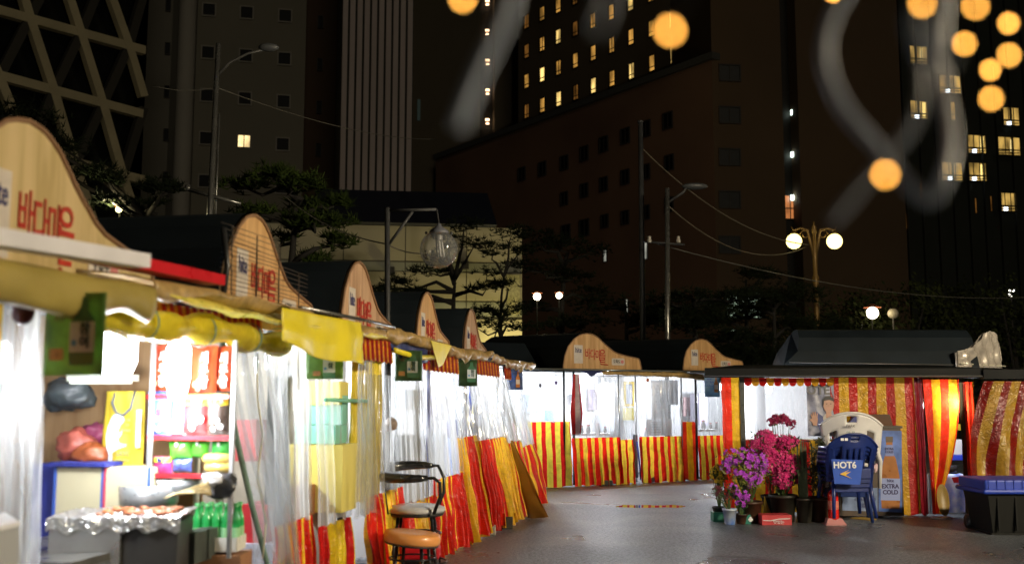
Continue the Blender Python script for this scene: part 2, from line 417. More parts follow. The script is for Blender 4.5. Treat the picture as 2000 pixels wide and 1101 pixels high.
for a, b in [((60, 34), (107, 176)), ((160, 64), (203, 203)), ((254, 89), (283, 188)), ((107, 176), (149, 320)), ((203, 203), (242, 343)), ((0, 150), (60, 296)),
             ((20, -104), (60, 34)), ((115, -75), (160, 64)), ((205, -48), (254, 89)), ((-60, 2), (0, 150)), ((149, 320), (190, 450)), ((242, 343), (280, 460))]:
    member(a, b, M_LAT, .50, w=.02)
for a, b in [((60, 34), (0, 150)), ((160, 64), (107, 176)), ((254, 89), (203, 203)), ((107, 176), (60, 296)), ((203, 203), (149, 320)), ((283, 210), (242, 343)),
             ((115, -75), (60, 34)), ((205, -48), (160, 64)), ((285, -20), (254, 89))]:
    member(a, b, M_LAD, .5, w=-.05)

# grey tower with small square windows
pB = P(470, 276, 70); PL_B = Plane((pB.x, pB.y), (4.6, 1))
bb = thing('window_tower', (pB.x, pB.y, 0), 'grey brown tower with a grid of small square windows, only one lit', 'building')
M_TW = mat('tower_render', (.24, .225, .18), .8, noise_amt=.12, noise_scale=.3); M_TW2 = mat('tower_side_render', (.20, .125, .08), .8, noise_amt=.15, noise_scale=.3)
sl = lambda pl, u, w=0: pl.loc(u, 300, w)[0]
wall(PL_B, sl(PL_B, 376), sl(PL_B, 592), 0, 66, 14, 'wall', M_TW, bb)
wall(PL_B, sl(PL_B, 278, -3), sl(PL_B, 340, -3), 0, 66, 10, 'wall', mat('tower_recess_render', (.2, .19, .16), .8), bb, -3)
M_PIL = mat('pilaster', (.42, .40, .36), .7, noise_amt=.1, noise_scale=.4)
b = MB(); a0 = sl(PL_B, 356); b.lathe([(.62, 0), (.62, 66)], 20, PL_B.pt(a0, 0, -.3)); b.build('pilaster', M_PIL, bb, True)
wall(PL_B, sl(PL_B, 339, -1.6), sl(PL_B, 378, -1.6), 0, 66, 8, 'pilaster_backing', mat('pilaster_back', (.25, .24, .2), .7), bb, -1.6)
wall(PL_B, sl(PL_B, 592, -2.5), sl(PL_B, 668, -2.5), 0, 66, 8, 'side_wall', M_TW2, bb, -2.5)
M_FRM = mat('window_surround', (.36, .34, .30), .7); M_FRD = mat('dark_window_frame', (.05, .045, .04), .5)
for k in range(6):
    for c, u in enumerate((408.5, 482, 557)):
        uu = u - k * (2.0, 1.8, 1.6)[c]; vv = (20, 26, 32)[c] + k * 83.5
        if c and vv > 420: continue
        lit = (c == 1 and k == 3)
        window(PL_B, uu, vv, 23, 24, bb, LW('lit_room_b', (1, .72, .32), 1.5) if lit else M_GLASS, M_FRM, mull=1 if lit else 0, label='lit window with a pale curtain' if lit else None)
    if k < 5:
        window(PL_B, 329 - k * 1.5, 12 + k * 84, 9, 24, bb, M_GLASS, M_FRD, -3)
        window(PL_B, 626 - k * 1.4, 44 + k * 83, 9, 24, bb, M_GLASS, M_FRD, -2.5)
# ribbed tower
pC = P(663, 300, 58); PL_C = Plane((pC.x, pC.y), (5, 1))
bc = thing('ribbed_tower', (pC.x, pC.y, 0), 'tower faced with pale vertical ribs between dark joints', 'building')
sC = sl(PL_C, 806)
wall(PL_C, 0, sC, 0, 60, 12, 'wall', mat('rib_joint', (.03, .028, .026), .7), bc, -.25)
M_RIB = mat('rib_panel', (.55, .47, .46), .7, noise_amt=.2, noise_scale=.15)
for i in range(10):
    a0 = sC * i / 10 + .05; a1 = sC * (i + 1) / 10 - .08
    MB().prism([PL_C.pt(a0, 0), PL_C.pt(a1, 0), PL_C.pt(a1, 60), PL_C.pt(a0, 60)], -PL_C.n * .25).build('rib_panel', M_RIB, bc)

# dark rear wing with a shaft of wall lights
pD = P(906, 200, 104); PL_D = Plane((pD.x, pD.y), (6, 1))
bd = thing('rear_wing', (pD.x, pD.y, 0), 'dark rear wing with a slot of four small stair lights', 'building')
M_BR = mat('dark_brown_render', (.15, .125, .085), .85, noise_amt=.2, noise_scale=.1)
wall(PL_D, sl(PL_D, 800), sl(PL_D, 937), 0, 92, 15, 'wall', M_BR, bd)
wall(PL_D, sl(PL_D, 937, -1.5), sl(PL_D, 966, -1.5), 0, 92, 10, 'slot_wall', mat('slot', (.02, .02, .02), .7), bd, -1.5)
wall(PL_D, sl(PL_D, 966), sl(PL_D, 1020), 0, 92, 15, 'wall', M_BR, bd)
for v in (2, 60, 118, 176, 234):
    c = PL_D.at(952, v, -1.0)
    f = MB().box(c, (.42, .3, .16)).build('stair_lamp', emis('stair_lamp_warm', (1, .66, .38), 4), bd)
    MB().box(c - Vector((0, 0, .42)), (.34, .25, .1)).build('lower_glow', emis('stair_lamp_warm', (1, .66, .38), 4), f)
    MB().box(c - Vector((0, 0, .22)), (.2, .2, .26)).build('lamp_body', emis('stair_lamp_core', (1, .5, .25), 1.2), f)
c = PL_D.at(818, 215, .2); MB().box(c, (.3, .2, 2.2)).build('glazed_strip', mat('greenish_glass', (.05, .07, .065), .3, emit=(.4, .6, .5), estr=.02), bd)

# hotel: upper wing with lit windows, red podium, front block
p0 = (0.015 * 97, 97); PL_H = Plane(p0, (.582, -.813))
bh = thing('hotel', (10, 80, 0), 'big dark brick hotel with slanting rows of warm lit windows', 'building')
M_BRK = mat('dark_brick', (.20, .155, .10), .85, noise_amt=.25, noise_scale=.12); M_RED = mat('red_brick', (.30, .17, .11), .85, noise_amt=.3, noise_scale=.15)
sE = PL_H.loc(1462, 100)[0]
wall(PL_H, PL_H.loc(1012, 100)[0], sE, 0, 82, 18, 'wall', M_BRK, bh)
s_first = PL_H.loc(1030, 200)[0]; s_last = PL_H.loc(1406, 68)[0]
pat = {0: 'dwbdbwbwbdb', 1: 'wbwwwwwwbdb', 2: 'dwbdwwbwwdb', 3: 'dwwdbdwwwwb', 4: 'wwbwwdbdbwb', 5: 'dwbwdbwwbdw'}
zrow0 = PL_H.at(1029, 218).z
for r in range(6):
    for i in range(11):
        sc_ = s_first + (s_last - s_first) * i / 10 * (1 + 0) ; z = zrow0 + 3.02 * r * .995
        p = PL_H.pt(sc_, z); d = p - Vector((0, 0, CAMZ)); cy = math.cos(PITCH) * d.y + math.sin(PITCH) * d.z
        uu = 1000 + F * d.x / cy; vv = 550.5 - F * (math.cos(PITCH) * d.z - math.sin(PITCH) * d.y) / cy
        if vv < -30: continue
        m = {'d': W_DIM, 'w': W_WARM, 'b': W_BRT}[pat[r][i]]
        if r == 0 and i in (9,): continue
        window(PL_H, uu, vv, F / p.y * .42, F / p.y * 1.32, bh, m, M_FRD, split=.27, mull=1 if (i + r) % 3 == 0 else 0)
# podium in front of the wing
PL_P = Plane((PL_H.pt(0, 0, 5).x, PL_H.pt(0, 0, 5).y), (.582, -.813))
sp0 = PL_P.loc(985, 300)[0]; sp1 = PL_P.loc(1392, 200)[0]; ztop = PL_P.at(1240, 172).z
wall(PL_P, sp0 - 12, sp1, 0, ztop, 6, 'podium_wall', M_RED, bh)
wall(PL_P, sp0 - 12, sp1 + .3, ztop + .01, ztop + .5, 5, 'podium_cornice', mat('cornice', (.10, .10, .095), .7), bh, .3)
for i, (u, v) in enumerate([(1020, 340), (1060, 330), (1103, 318), (1142, 300), (1180, 282), (1222, 266), (1262, 252), (1305, 236),
                            (1103, 388), (1142, 372), (1180, 360), (1222, 346), (1262, 336), (1308, 318), (1106, 455), (1142, 445), (1182, 432), (1222, 425), (1262, 415), (1308, 400)]):
    window(PL_P, u, v, 12 + i % 8 * .6, 24 + i % 8 * .9, bh, M_GLASS, M_FRD, .01, mull=1)
for u, v, ww, hh in ((1262, 490, 7, 32), (1183, 500, 6, 22), (1225, 598, 5, 26)):
    window(PL_P, u, v, ww, hh, bh, LW('lit_slit', (.9, .9, .75), .45), M_FRD, .01)
# front block
c0 = PL_P.pt(sp1, 0); PL_F = Plane((c0.x, c0.y), (1, .12))
zf = 75
sF = lambda u: PL_F.loc(u, 300)[0]
M_FB = mat('front_brick', (.17, .11, .065), .85, noise_amt=.25, noise_scale=.12)
wall(PL_F, 0.001, sF(1531), 0, ztop + 8.5, 12, 'front_wall', M_FB, bh)
for v in (143, 225, 307, 390, 478): window(PL_F, 1425, v, 38, 31, bh, mat('curtained_glass', (.03, .033, .035), .4, noise_amt=.5, noise_scale=2), M_FRD, mull=1)
window(PL_F, 1313, 485, 9, 34, bh, LW('lit_slit', (.9, .9, .75), .45), M_FRD) if False else None
wall(PL_F, sF(1531), sF(1562), 0, zf, 10, 'shaft_wall', mat('shaft', (.02, .018, .014), .6), bh, -1.5)
wall(PL_F, sF(1562), sF(1764), 0, zf, 12, 'front_wall', M_FB, bh)
for v in (40, 124, 220, 302, 386):
    c = PL_F.at(1547.5, v, -1.2); MB().box(c, (.2, .2, .36)).build('shaft_lamp', emis('shaft_lamp', (.8, 1, .9), 5), bh)
window(PL_F, 1543, 405, 20, 46, bh, LW('lit_stair', (1, .34, .1), .5), M_FRD, -1.5, mull=1, split=.45)
f = window(PL_F, 1453, 596, 66, 48, bh, W_GRN, M_FRD, mull=2, split=.45, label='pale green lit ground floor window')
window(PL_F, 1313 + 118, 650, 10, 12, bh, W_GRN, M_FRD)

# block on the right
pR = P(1880, 300, 100); PL_R = Plane((pR.x, pR.y), (4.43, 1))
br = thing('apartment_block', (pR.x, pR.y, 0), 'black apartment block on the right with scattered warm lit balcony windows', 'building')
wall(PL_R, sl(PL_R, 1764), sl(PL_R, 2120), 0, 80, 15, 'wall', mat('black_facade', (.05, .06, .045), .6, noise_amt=.4, noise_scale=.2), br)
for i in range(11):
    s_ = sl(PL_R, 1764) + i * 1.75; MB().prism([PL_R.pt(s_, 0, .001), PL_R.pt(s_ + .12, 0, .001), PL_R.pt(s_ + .12, 80, .001), PL_R.pt(s_, 80, .001)], PL_R.n * .3).build('fin', mat('fin', (.05, .055, .045), .6), br)
M_BAL = mat('balcony_rail', (.02, .02, .018), .5)
for u, v, wd, kind in [(1794, 108, 34, 0), (1855, 165, 40, 1), (1794, 215, 32, 2), (1858, 217, 12, 3), (1974, 228, 30, 1), (1907, 282, 34, 2), (1970, 286, 42, 0),
                       (1859, 335, 38, 1), (1907, 336, 36, 2), (1968, 395, 34, 1), (1764 + 34, 372, 3, 4), (1768, 432, 4, 4), (1905, 402, 3, 4), (1935, 398, 3, 4), (2040, 230, 36, 1), (2030, 340, 30, 0)]:
    lit = W_YEL if kind != 4 else W_DIM
    f = window(PL_R, u, v, wd, 36 if kind != 4 else 30, br, lit, M_BAL, .02, mull=2 if wd > 20 else 0, split=.3)
    if kind == 2:      # bright curtain edge
        MB().quad(*[PL_R.at(u + a, v + b_, .09) for a, b_ in ((wd * .22, 15), (wd * .42, 15), (wd * .42, -15), (wd * .22, -15))]).build('lit_curtain', emis('curtain_glow', (1, .72, .22), 1.5), f)
    if kind == 0: MB().quad(*[PL_R.at(u + a, v + b_, .09) for a, b_ in ((3, 10), (9, 10), (9, -14), (3, -14))]).build('lit_curtain', emis('curtain_glow2', (1, .75, .3), 1.1), f)
    if kind in (1, 2): MB().box(PL_R.at(u - wd * .1, v + 13, .2), (.35, .2, .3)).build('reading_lamp', emis('white_lamp', (.8, .9, 1), 4), f)
    # balcony rail
    if wd > 20:
        q = MB()
        for dz in (8, 13, 18): q.tube([PL_R.at(u - wd / 2, v + dz, .9), PL_R.at(u + wd / 2, v + dz, .9)], .05, 5)
        q.build('balcony_rail', M_BAL, f)

# pale panelled hall with navy roof, lit from below
pE = P(770, 460, 38); PL_E = Plane((pE.x, pE.y), (8, 1))
be = thing('panelled_hall', (pE.x, pE.y, 0), 'low hall with cream panelled wall lit yellow from below, navy roof', 'building')
sEa, sEb = sl(PL_E, 430), sl(PL_E, 1019)
M_PAN = mat('cream_panel', (.50, .46, .33), .75, noise_amt=.12, noise_scale=.5)
M_JNT = mat('panel_joint', (.16, .15, .11), .8)
ze = PL_E.at(770, 441).z
wall(PL_E, sEa, sEb, 0, ze, 8, 'wall', M_JNT, be, -.05)
zb = [0.0]
heights = [(.0, 1.6), (1.64, 2.7), (2.74, 3.6), (3.64, 4.5), (4.62, 5.15), (5.2, 6.25), (6.3, 6.62), (6.68, ze)]
for k, (z0, z1) in enumerate(heights):
    q = MB(); wd = 2.3; x = sEa; i = 0
    while x < sEb - .1:
        x1 = min(x + wd - .04, sEb)
        q.prism([PL_E.pt(x, z0), PL_E.pt(x1, z0), PL_E.pt(x1, z1), PL_E.pt(x, z1)], -PL_E.n * .05); x += wd
    q.build('panel_course', mat('grey_band', (.3, .31, .25), .6) if k in (4, 6) else M_PAN, be)
zr = PL_E.at(770, 352).z
rf = MB(); rf.prism([PL_E.pt(sl(PL_E, 600), ze + .02, .6), PL_E.pt(sl(PL_E, 968), ze + .02, .6), PL_E.pt(sl(PL_E, 962), zr, -2), PL_E.pt(sl(PL_E, 622), zr, -2)], -PL_E.n * 6)
rf.build('roof', mat('navy_roof', (.014, .018, .035), .5), be)
for u, v in ((765, 529), (910, 518), (608, 510)):
    MB().box(PL_E.at(u, v, .1), (.22, .2, .3)).build('wall_box', M_FRD, be)
MB().box(PL_E.at(1003, 575, .12), (.5, .06, 1.5)).build('notice_board', mat('notice', (.55, .52, .3), .5, noise_amt=.5, noise_scale=12), be)
# the flood lamp at its foot
def floodlight(u, v, Y, power, col, tgt, label, w=1.2):
    p = P(u, v, Y); p.z = 1.3
    t = thing('floodlight', (p.x, p.y, 0), label, 'lamp')
    MB().box(p, (.36, .2, .24)).build('housing', M_FRD, t, bevel=.02)
    MB().box(p + Vector((0, .12, .05)), (.3, .02, .18)).build('lens', emis('flood_lens', col, 12), t)
    MB().tube([(p.x, p.y, 0), p], .03, 8).build('stake', M_FRD, t)
    l = bpy.data.lights.new('flood_lamp', 'SPOT'); l.energy = power; l.color = col; l.spot_size = R(130); l.spot_blend = .8; l.shadow_soft_size = .15
    o = bpy.data.objects.new('flood_lamp', l); COL.objects.link(o); o.parent = t; o.matrix_parent_inverse = Matrix.Translation((p.x, p.y, 0)).inverted()
    o.location = p + Vector((0, .25, .1)); o.rotation_euler = (Vector(tgt) - o.location).to_track_quat('-Z', 'Y').to_euler()
    return t
tg = PL_E.at(985, 560)
fl = PL_E.at(985, 720); floodlight(1003, 720, fl.y - 1.5, 1050, (1, .83, .33), tg, 'squat floodlight lighting the cream panelled wall from below')
# ------------------------------------------------------------------ trees
M_BARK = mat('pine_bark', (.012, .010, .008), .9, noise_amt=.4, noise_scale=8, bump=.6)
def leafmat(name, c):
    m = mat(name, c, .8, noise_amt=.55, noise_scale=1.6, spec=.12); return m
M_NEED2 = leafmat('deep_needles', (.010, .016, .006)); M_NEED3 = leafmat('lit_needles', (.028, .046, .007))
def pine(name, base, h, spread, label, mtl, seed, pads=None, lean=0.1, n=46, rt=.14, group='pine trees behind the stalls'):
    """Black pine: crooked tapering trunk, crooked limbs, flat pads of needle tufts with gaps between"""
    rnd = random.Random(seed)
    t = thing(name, base, label, 'tree', group)
    tr = []; x = y = 0
    for i in range(9):
        z = h * .92 * i / 8; x += rnd.uniform(-.12, .12) * h * .1 + lean * h * .02; y += rnd.uniform(-.1, .1) * h * .08
        tr.append(Vector((x, y, z)))
    b = LB(); b.tube(tr, [rt * (1 - .8 * i / 8) for i in range(9)], 9)
    centres = []
    nb = 13 if pads is None else len(pads)
    for k in range(nb):
        if pads is None:
            f = rnd.uniform(.38, .98); a = rnd.uniform(0, 6.28); L = spread * (1.25 - f) * rnd.uniform(.6, 1.15) + .25
            end = Vector((math.cos(a) * L, math.sin(a) * L * .8, rnd.uniform(-.1, .35)))
            i = f * 8; p0 = tr[int(i)].lerp(tr[min(8, int(i) + 1)], i - int(i)); p3 = p0 + end
        else:
            dx, z, rad = pads[k]; p3 = Vector((dx, rnd.uniform(-.5, .5) * spread, z)); zz = max(.1, min(h * .9, z - rnd.uniform(.1, .5)))
            i = zz / (h * .92) * 8; p0 = tr[int(min(7, i))].lerp(tr[min(8, int(i) + 1)], i - int(i))
        mid1 = p0.lerp(p3, .35) + Vector((rnd.uniform(-.15, .15), rnd.uniform(-.15, .15), rnd.uniform(-.05, .2)))
        mid2 = p0.lerp(p3, .7) + Vector((rnd.uniform(-.15, .15), rnd.uniform(-.15, .15), rnd.uniform(-.15, .1)))
        b.tube([p0, mid1, mid2, p3], [rt * .38, rt * .28, rt * .18, rt * .08], 6)
        rad = (spread * rnd.uniform(.28, .5)) if pads is None else pads[k][2]
        centres.append((p3, rad)); 
        if rnd.random() < .6: centres.append((mid2 + Vector((rnd.uniform(-.2, .2), rnd.uniform(-.2, .2), .12)), rad * .6))
    b.build('trunk', M_BARK, t, True)
    q = LB()
    for c, rad in centres:
        for _ in range(int(1.7 * n * max(.5, rad / .6) ** 1.4)):
            a = rnd.uniform(0, 6.28); rr = rad * math.sqrt(rnd.random()) * rnd.uniform(.7, 1.15)
            p = c + Vector((math.cos(a) * rr, math.sin(a) * rr, rnd.gauss(.02, .13) * rad + .12 * rad * (1 - rr / rad)))
            for j in range(7):
                d = Vector((rnd.gauss(0, 1), rnd.gauss(0, 1), abs(rnd.gauss(.4, .8)))).normalized(); L = rnd.uniform(.10, .2)
                sd = d.orthogonal().normalized() * .014
                q.tri(p - sd, p + sd, p + d * L)
    q.build('crown', mtl, t)
    return t
def broad(name, base, h, rx, label, mtl, seed, group, n=2600, cat='tree', zc=None):
    """leafy crown made of many small leaves in clumps on real limbs"""
    rnd = random.Random(seed); t = thing(name, base, label, cat, group)
    zc = zc or h * .62; b = LB(); b.tube([(0, 0, 0), (.05, 0, h * .3), (-.05, .05, h * .7)], [.13, .1, .04], 8)
    cl = []
    for k in range(16):
        a = rnd.uniform(0, 6.28); e = rnd.uniform(-.5, 1); L = rnd.uniform(.35, 1)
        p = Vector((math.cos(a) * rx * L * math.sqrt(1 - max(0, e) ** 2 * .6), math.sin(a) * rx * L * .8, zc + e * (h - zc)))
        b.tube([(0, 0, h * .3), Vector((0, 0, h * .3)).lerp(p, .5) + Vector((0, 0, .1)), p], [.06, .04, .015], 5); cl.append((p, rnd.uniform(.22, .42) * rx))
    b.build('trunk', M_BARK, t, True); q = LB()
    for i in range(n):
        c, r_ = cl[i % 16]; d = Vector((rnd.gauss(0, 1), rnd.gauss(0, 1), rnd.gauss(0, .7))); d.normalize(); p = c + d * r_ * rnd.uniform(.4, 1.15)
        n_ = Vector((rnd.gauss(0, 1), rnd.gauss(0, 1), rnd.gauss(0, 1))).normalized(); s_ = n_.orthogonal().normalized(); u_ = n_.cross(s_); k = rnd.uniform(.05, .1)
        q.quad(p - s_ * k * .5, p + u_ * k, p + s_ * k * .5, p - u_ * k)
    q.build('crown', mtl, t); return t
def gpos(u, Y): return ((u - 1000) / F * Y / 1.0, Y, 0)
def px(dx, Y): return dx / F * Y
# pine silhouetted in front of the lit wall (trunk at u=880)
Y = 27; sc_ = Y / F
pads = lambda L, u0: [((u - u0) * sc_, CAMZ + (HORIZ - v) * sc_, r * sc_) for u, v, r in L]
pine('pine_tree', gpos(880, Y), 5.2, 1.5, 'crooked black pine silhouetted on the lit cream wall behind the hanging globe', M_NEED2, 3,
     pads([(905, 440, 42), (925, 480, 40), (870, 455, 40), (835, 530, 40), (770, 545, 36), (735, 560, 30), (950, 560, 36), (915, 620, 30), (850, 500, 30), (800, 570, 26), (700, 570, 26)], 880), n=42, rt=.17)
Y = 25; sc_ = Y / F
pine('pine_tree', gpos(977, Y), 5.0, 1.2, 'slender black pine with slim trunk at right edge of the lit wall', M_NEED2, 11,
     pads([(965, 480, 40), (1000, 450, 46), (950, 530, 30), (985, 560, 36), (950, 605, 34), (1000, 610, 40), (1020, 480, 44), (975, 640, 44), (930, 640, 30), (1030, 640, 30)], 977), n=36, rt=.1)
Y = 30; sc_ = Y / F
pine('pine_tree', gpos(1085, Y), 6.0, 1.8, 'broad dark pine in front of the two small garden lamps', M_NEED2, 17,
     pads([(1045, 470, 50), (1100, 480, 60), (1150, 500, 46), (1060, 530, 56), (1120, 545, 50), (1160, 570, 46), (1040, 600, 40), (1090, 640, 50), (1150, 630, 50), (1010, 520, 34)], 1085), n=40, rt=.2)
Y = 16; sc_ = Y / F
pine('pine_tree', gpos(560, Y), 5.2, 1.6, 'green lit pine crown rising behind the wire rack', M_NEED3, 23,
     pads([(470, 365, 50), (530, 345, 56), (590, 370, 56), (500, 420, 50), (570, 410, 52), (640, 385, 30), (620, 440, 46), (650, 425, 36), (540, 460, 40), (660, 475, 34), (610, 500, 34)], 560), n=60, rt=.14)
Y = 20; sc_ = Y / F
pine('pine_tree', gpos(260, Y), 5.6, 1.8, 'almost black pine below the lattice tower, with a lamp glowing through it', M_NEED2, 29,
     pads([(60, 240, 70), (150, 330, 60), (220, 350, 46), (280, 345, 50), (320, 380, 40), (190, 390, 60), (240, 405, 40), (120, 290, 60), (20, 290, 70), (300, 400, 30)], 260), n=50, rt=.18)
for k, (u, Y, h, sp, sd, lab) in enumerate([
        (795, 27, 4.6, 1.9, 71, 'low pine spreading left of the hanging globe, before the cream wall'), (690, 29, 4.4, 1.8, 77, 'pine before the dim left part of the cream wall'),
        (1230, 26, 4.4, 2.0, 31, 'low dark pine left of the tall grey pole'), (1345, 24, 4.5, 1.8, 37, 'dark pine right of the chrome pole, below the street light arm'),
        (1450, 28, 5.2, 2.2, 41, 'pine partly hiding the pale green lit window'), (1520, 25, 4.4, 1.8, 43, 'round headed pine left of the twin globe street lamp'),
        (735, 22, 4.2, 1.5, 53, 'small pine behind the second barrel roof')]):
    pine('pine_tree', gpos(u, Y), h, sp, lab, M_NEED2, sd, n=44, rt=.14)
for k, (u, Y, h, rx, lab) in enumerate([(1640, 30, 4.6, 1.9, 'dark leafy tree right under the twin globe street lamp'), (1760, 31, 4.5, 2.0, 'dark leafy tree beside the wall lamp'),
        (1870, 32, 5.0, 2.3, 'wide dark leafy tree behind the silver wrapped sign'), (1985, 31, 4.8, 2.2, 'dark leafy tree at right edge of the photo')]):
    broad('leafy_tree', gpos(u, Y), h, rx, lab, leafmat('dark_leaves', (.028, .036, .010)), 60 + k, 'leafy trees behind the right stall', n=3200)

# ------------------------------------------------------------------ lamps and poles
M_POLE = mat('galvanised_pole', (.05, .052, .055), .5, spec=.3, noise_amt=.3, noise_scale=6); M_CHR = mat('shiny_steel', (.22, .22, .21), .25, metal=.7, noise_amt=.2, noise_scale=5)
M_BRZ = mat('gilded_iron', (.20, .12, .035), .45, metal=.4, noise_amt=.2, noise_scale=10)
M_GLB = emis('lit_globe', (1, .86, .42), 7)
def twin_lamp(base, h, dx, rg, label, power):
    t = thing('street_lamp', base, label, 'street lamp', 'twin globe street lamps')
    b = LB(); b.lathe([(.16, 0), (.16, .25), (.1, .3), (.09, .9), (.07, 1.0), (.06, h * .75), (.085, h * .76), (.085, h * .79), (.055, h * .8), (.05, h - .12), (.08, h - .1), (.05, h), (.07, h + .03), (.02, h + .12), (.03, h + .16), (.001, h + .2)], 14)
    b.build('post', M_BRZ, t, True)
    for s in (-1, 1):
        q = LB(); q.tube([(0, 0, h * .86), (s * dx * .3, 0, h - .02), (s * dx * .7, 0, h + .02), (s * dx, 0, h - .04), (s * dx * 1.12, 0, h + .06)], [.04, .035, .03, .03, .012], 8)
        pts = [(s * (dx * .45 + .12 * math.cos(a) * (1 - a / 12)), 0, h - .14 + .12 * math.sin(a) * (1 - a / 12)) for a in [i * .6 for i in range(12)]]
        q.tube(pts, .018, 6); a_ = q.build('arm', M_BRZ, t, True)
        q = LB(); q.lathe([(.05, h - .05), (.09, h - .1), (.1, h - .13)], 14, (s * dx, 0, 0)); q.build('gallery', M_BRZ, a_, True)
        q = LB(); q.ball((s * dx, 0, h - .12 - rg), rg, 24, 16); gl = q.build('lamp_globe', M_GLB, t, True)
        gl.data.materials[0] = emis('lit_globe_%d' % power, (1, .84, .58) if power > 100 else (1, .80, .26), power)
    return t
def at_px(u, v, Y):
    p = P(u, v, Y); return p
p = P(1589.5, 447, 25)
tl = twin_lamp((p.x, p.y, 0), p.z, .5, .19, 'lit twin globe street lamp with gilded scroll arms beyond the roofs', 4)
# added twin globe lamp, out of view, put in to light the stall fronts
tl2 = twin_lamp((10, 3, 0), 5.2, .5, .22, 'added twin globe street lamp right of the viewer, out of view, lighting the stall fronts', 1650)

t = thing('utility_pole', gpos(1255, 22), 'plain dull grey pole rising behind the far stalls', 'pole')
top = P(1251, 240, 22); LB().tube([(0, 0, 0), (top.x - gpos(1255, 22)[0], 0, top.z)], [.07, .055], 12).build('shaft', M_POLE, t, True)
LB().tube([(top.x - gpos(1255, 22)[0], 0, top.z), (top.x - gpos(1255, 22)[0], 0, top.z + .04)], .07, 12).build('cap', M_POLE, t)
b0 = gpos(1300, 21); t = thing('street_light', b0, 'chrome street light pole with one slanting arm, unlit', 'street lamp')
top = P(1303, 368, 21)
LB().tube([(0, 0, 0), (top.x - b0[0], 0, top.z)], [.065, .05], 12).build('shaft', M_CHR, t, True)
a1 = P(1366, 364, 21); a0 = P(1305, 395, 21)
ar = LB().tube([(a0.x - b0[0], 0, a0.z), (P(1335, 375, 21).x - b0[0], 0, P(1335, 375, 21).z), (a1.x - b0[0] - .25, 0, a1.z + .02)], [.03, .03, .025], 8).build('arm', M_POLE, t, True)
LB().ball((a1.x - b0[0] - .1, 0, a1.z), .2, 14, 8, (1.4, .7, .35)).build('lamp_head', mat('lamp_head', (.08, .085, .09), .4), ar, True)
cz = P(1300, 474, 21).z
LB().tube([(-.38, 0, cz + .02), (.42, 0, cz - .04)], .022, 8).build('crossbar', M_POLE, t, True)
for k in (0, 1): LB().lathe([(.04, 0), (.05, .05), (.03, .1), (.045, .13)], 10, (-.3 + k * .6, 0, cz)).build('insulator', mat('insulator', (.4, .38, .33), .3), t, True)
b0 = gpos(412, 14); t = thing('utility_pole', (P(410, 400, 14).x, 14, 0), 'thin shiny leaning pole with crossarm behind the second roof', 'pole')
top = P(428, 85, 14); m_ = P(411, 410, 14); dx = top.x - m_.x
LB().tube([(0, 0, 0), (0, 0, m_.z - .5), (dx, 0, top.z)], [.05, .045, .035], 10).build('shaft', M_CHR, t, True)
LB().tube([(.06, .08, m_.z - .6), (dx + .02, .08, top.z - 1.0)], .016, 8).build('conduit', M_CHR, t, True)
c1 = P(368, 370, 14); c2 = P(472, 398, 14)
LB().tube([(c1.x - m_.x, 0, c1.z), (c2.x - m_.x, 0, c2.z)], .028, 8).build('crossarm', M_CHR, t, True)
LB().tube([(c1.x - m_.x, 0, c1.z - .02), (c1.x - m_.x, 0, c1.z + .06)], .04, 8).build('insulator', M_CHR, t, True)
ar_ = LB(); lp = lambda u, v: (P(u, v, 14).x - m_.x, .0, P(u, v, 14).z)
ar = ar_.tube([lp(424, 150), lp(450, 122), lp(485, 105), lp(515, 98)], [.022, .02, .018, .016], 8).build('lamp_arm', mat('dark_arm', (.07, .07, .068), .5), t, True)
LB().ball(lp(526, 93), .1, 14, 8, (1.5, .7, .6)).build('lamp_head', mat('lamp_head', (.08, .085, .09), .4), ar, True)
# bracket post holding the globe
Yb = 9.3; bx = P(755, 500, Yb); t = thing('lamp_post', (bx.x, Yb, 0), 'grey bracket post standing at the third sign', 'lamp post')
zt = P(755, 406, Yb).z; q = lambda u, v: (P(u, v, Yb).x - bx.x, 0, P(u, v, Yb).z)
LB().tube([(0.02, 0, 0), (.02, 0, zt * .6), (0, 0, zt)], [.028, .026, .024], 10).build('shaft', M_POLE, t, True)
LB().tube([q(755, 411), q(852, 409)], .014, 8).build('arm', M_POLE, t, True)
LB().tube([q(806, 413), q(759, 478)], .014, 8).build('strut', M_POLE, t, True)
def globe_mat():
    m = bpy.data.materials.new('clear_globe'); m.use_nodes = True; N = m.node_tree.nodes; Lk = m.node_tree.links; N.remove(N['Principled BSDF'])
    tp = N.new('ShaderNodeBsdfTransparent'); gl = N.new('ShaderNodeBsdfGlossy'); gl.inputs['Roughness'].default_value = .05
    df = N.new('ShaderNodeBsdfDiffuse'); df.inputs[0].default_value = (.45, .47, .5, 1)
    lw = N.new('ShaderNodeLayerWeight'); lw.inputs[0].default_value = .28
    a = N.new('ShaderNodeMixShader'); Lk.new(lw.outputs[1], a.inputs[0]); Lk.new(tp.outputs[0], a.inputs[1]); Lk.new(gl.outputs[0], a.inputs[2])
    c = N.new('ShaderNodeMixShader'); c.inputs[0].default_value = .16; Lk.new(a.outputs[0], c.inputs[1]); Lk.new(df.outputs[0], c.inputs[2]); Lk.new(c.outputs[0], N['Material Output'].inputs[0]); return m
gc = P(857, 487, Yb); t = thing('hanging_globe_lamp', (gc.x, gc.y, gc.z), 'big clear unlit globe lamp hanging from the bracket post', 'lamp')
rg = 37.5 / F * Yb
gmb = LB().ball((0, 0, 0), rg, 32, 20).build('globe', globe_mat(), t, True)
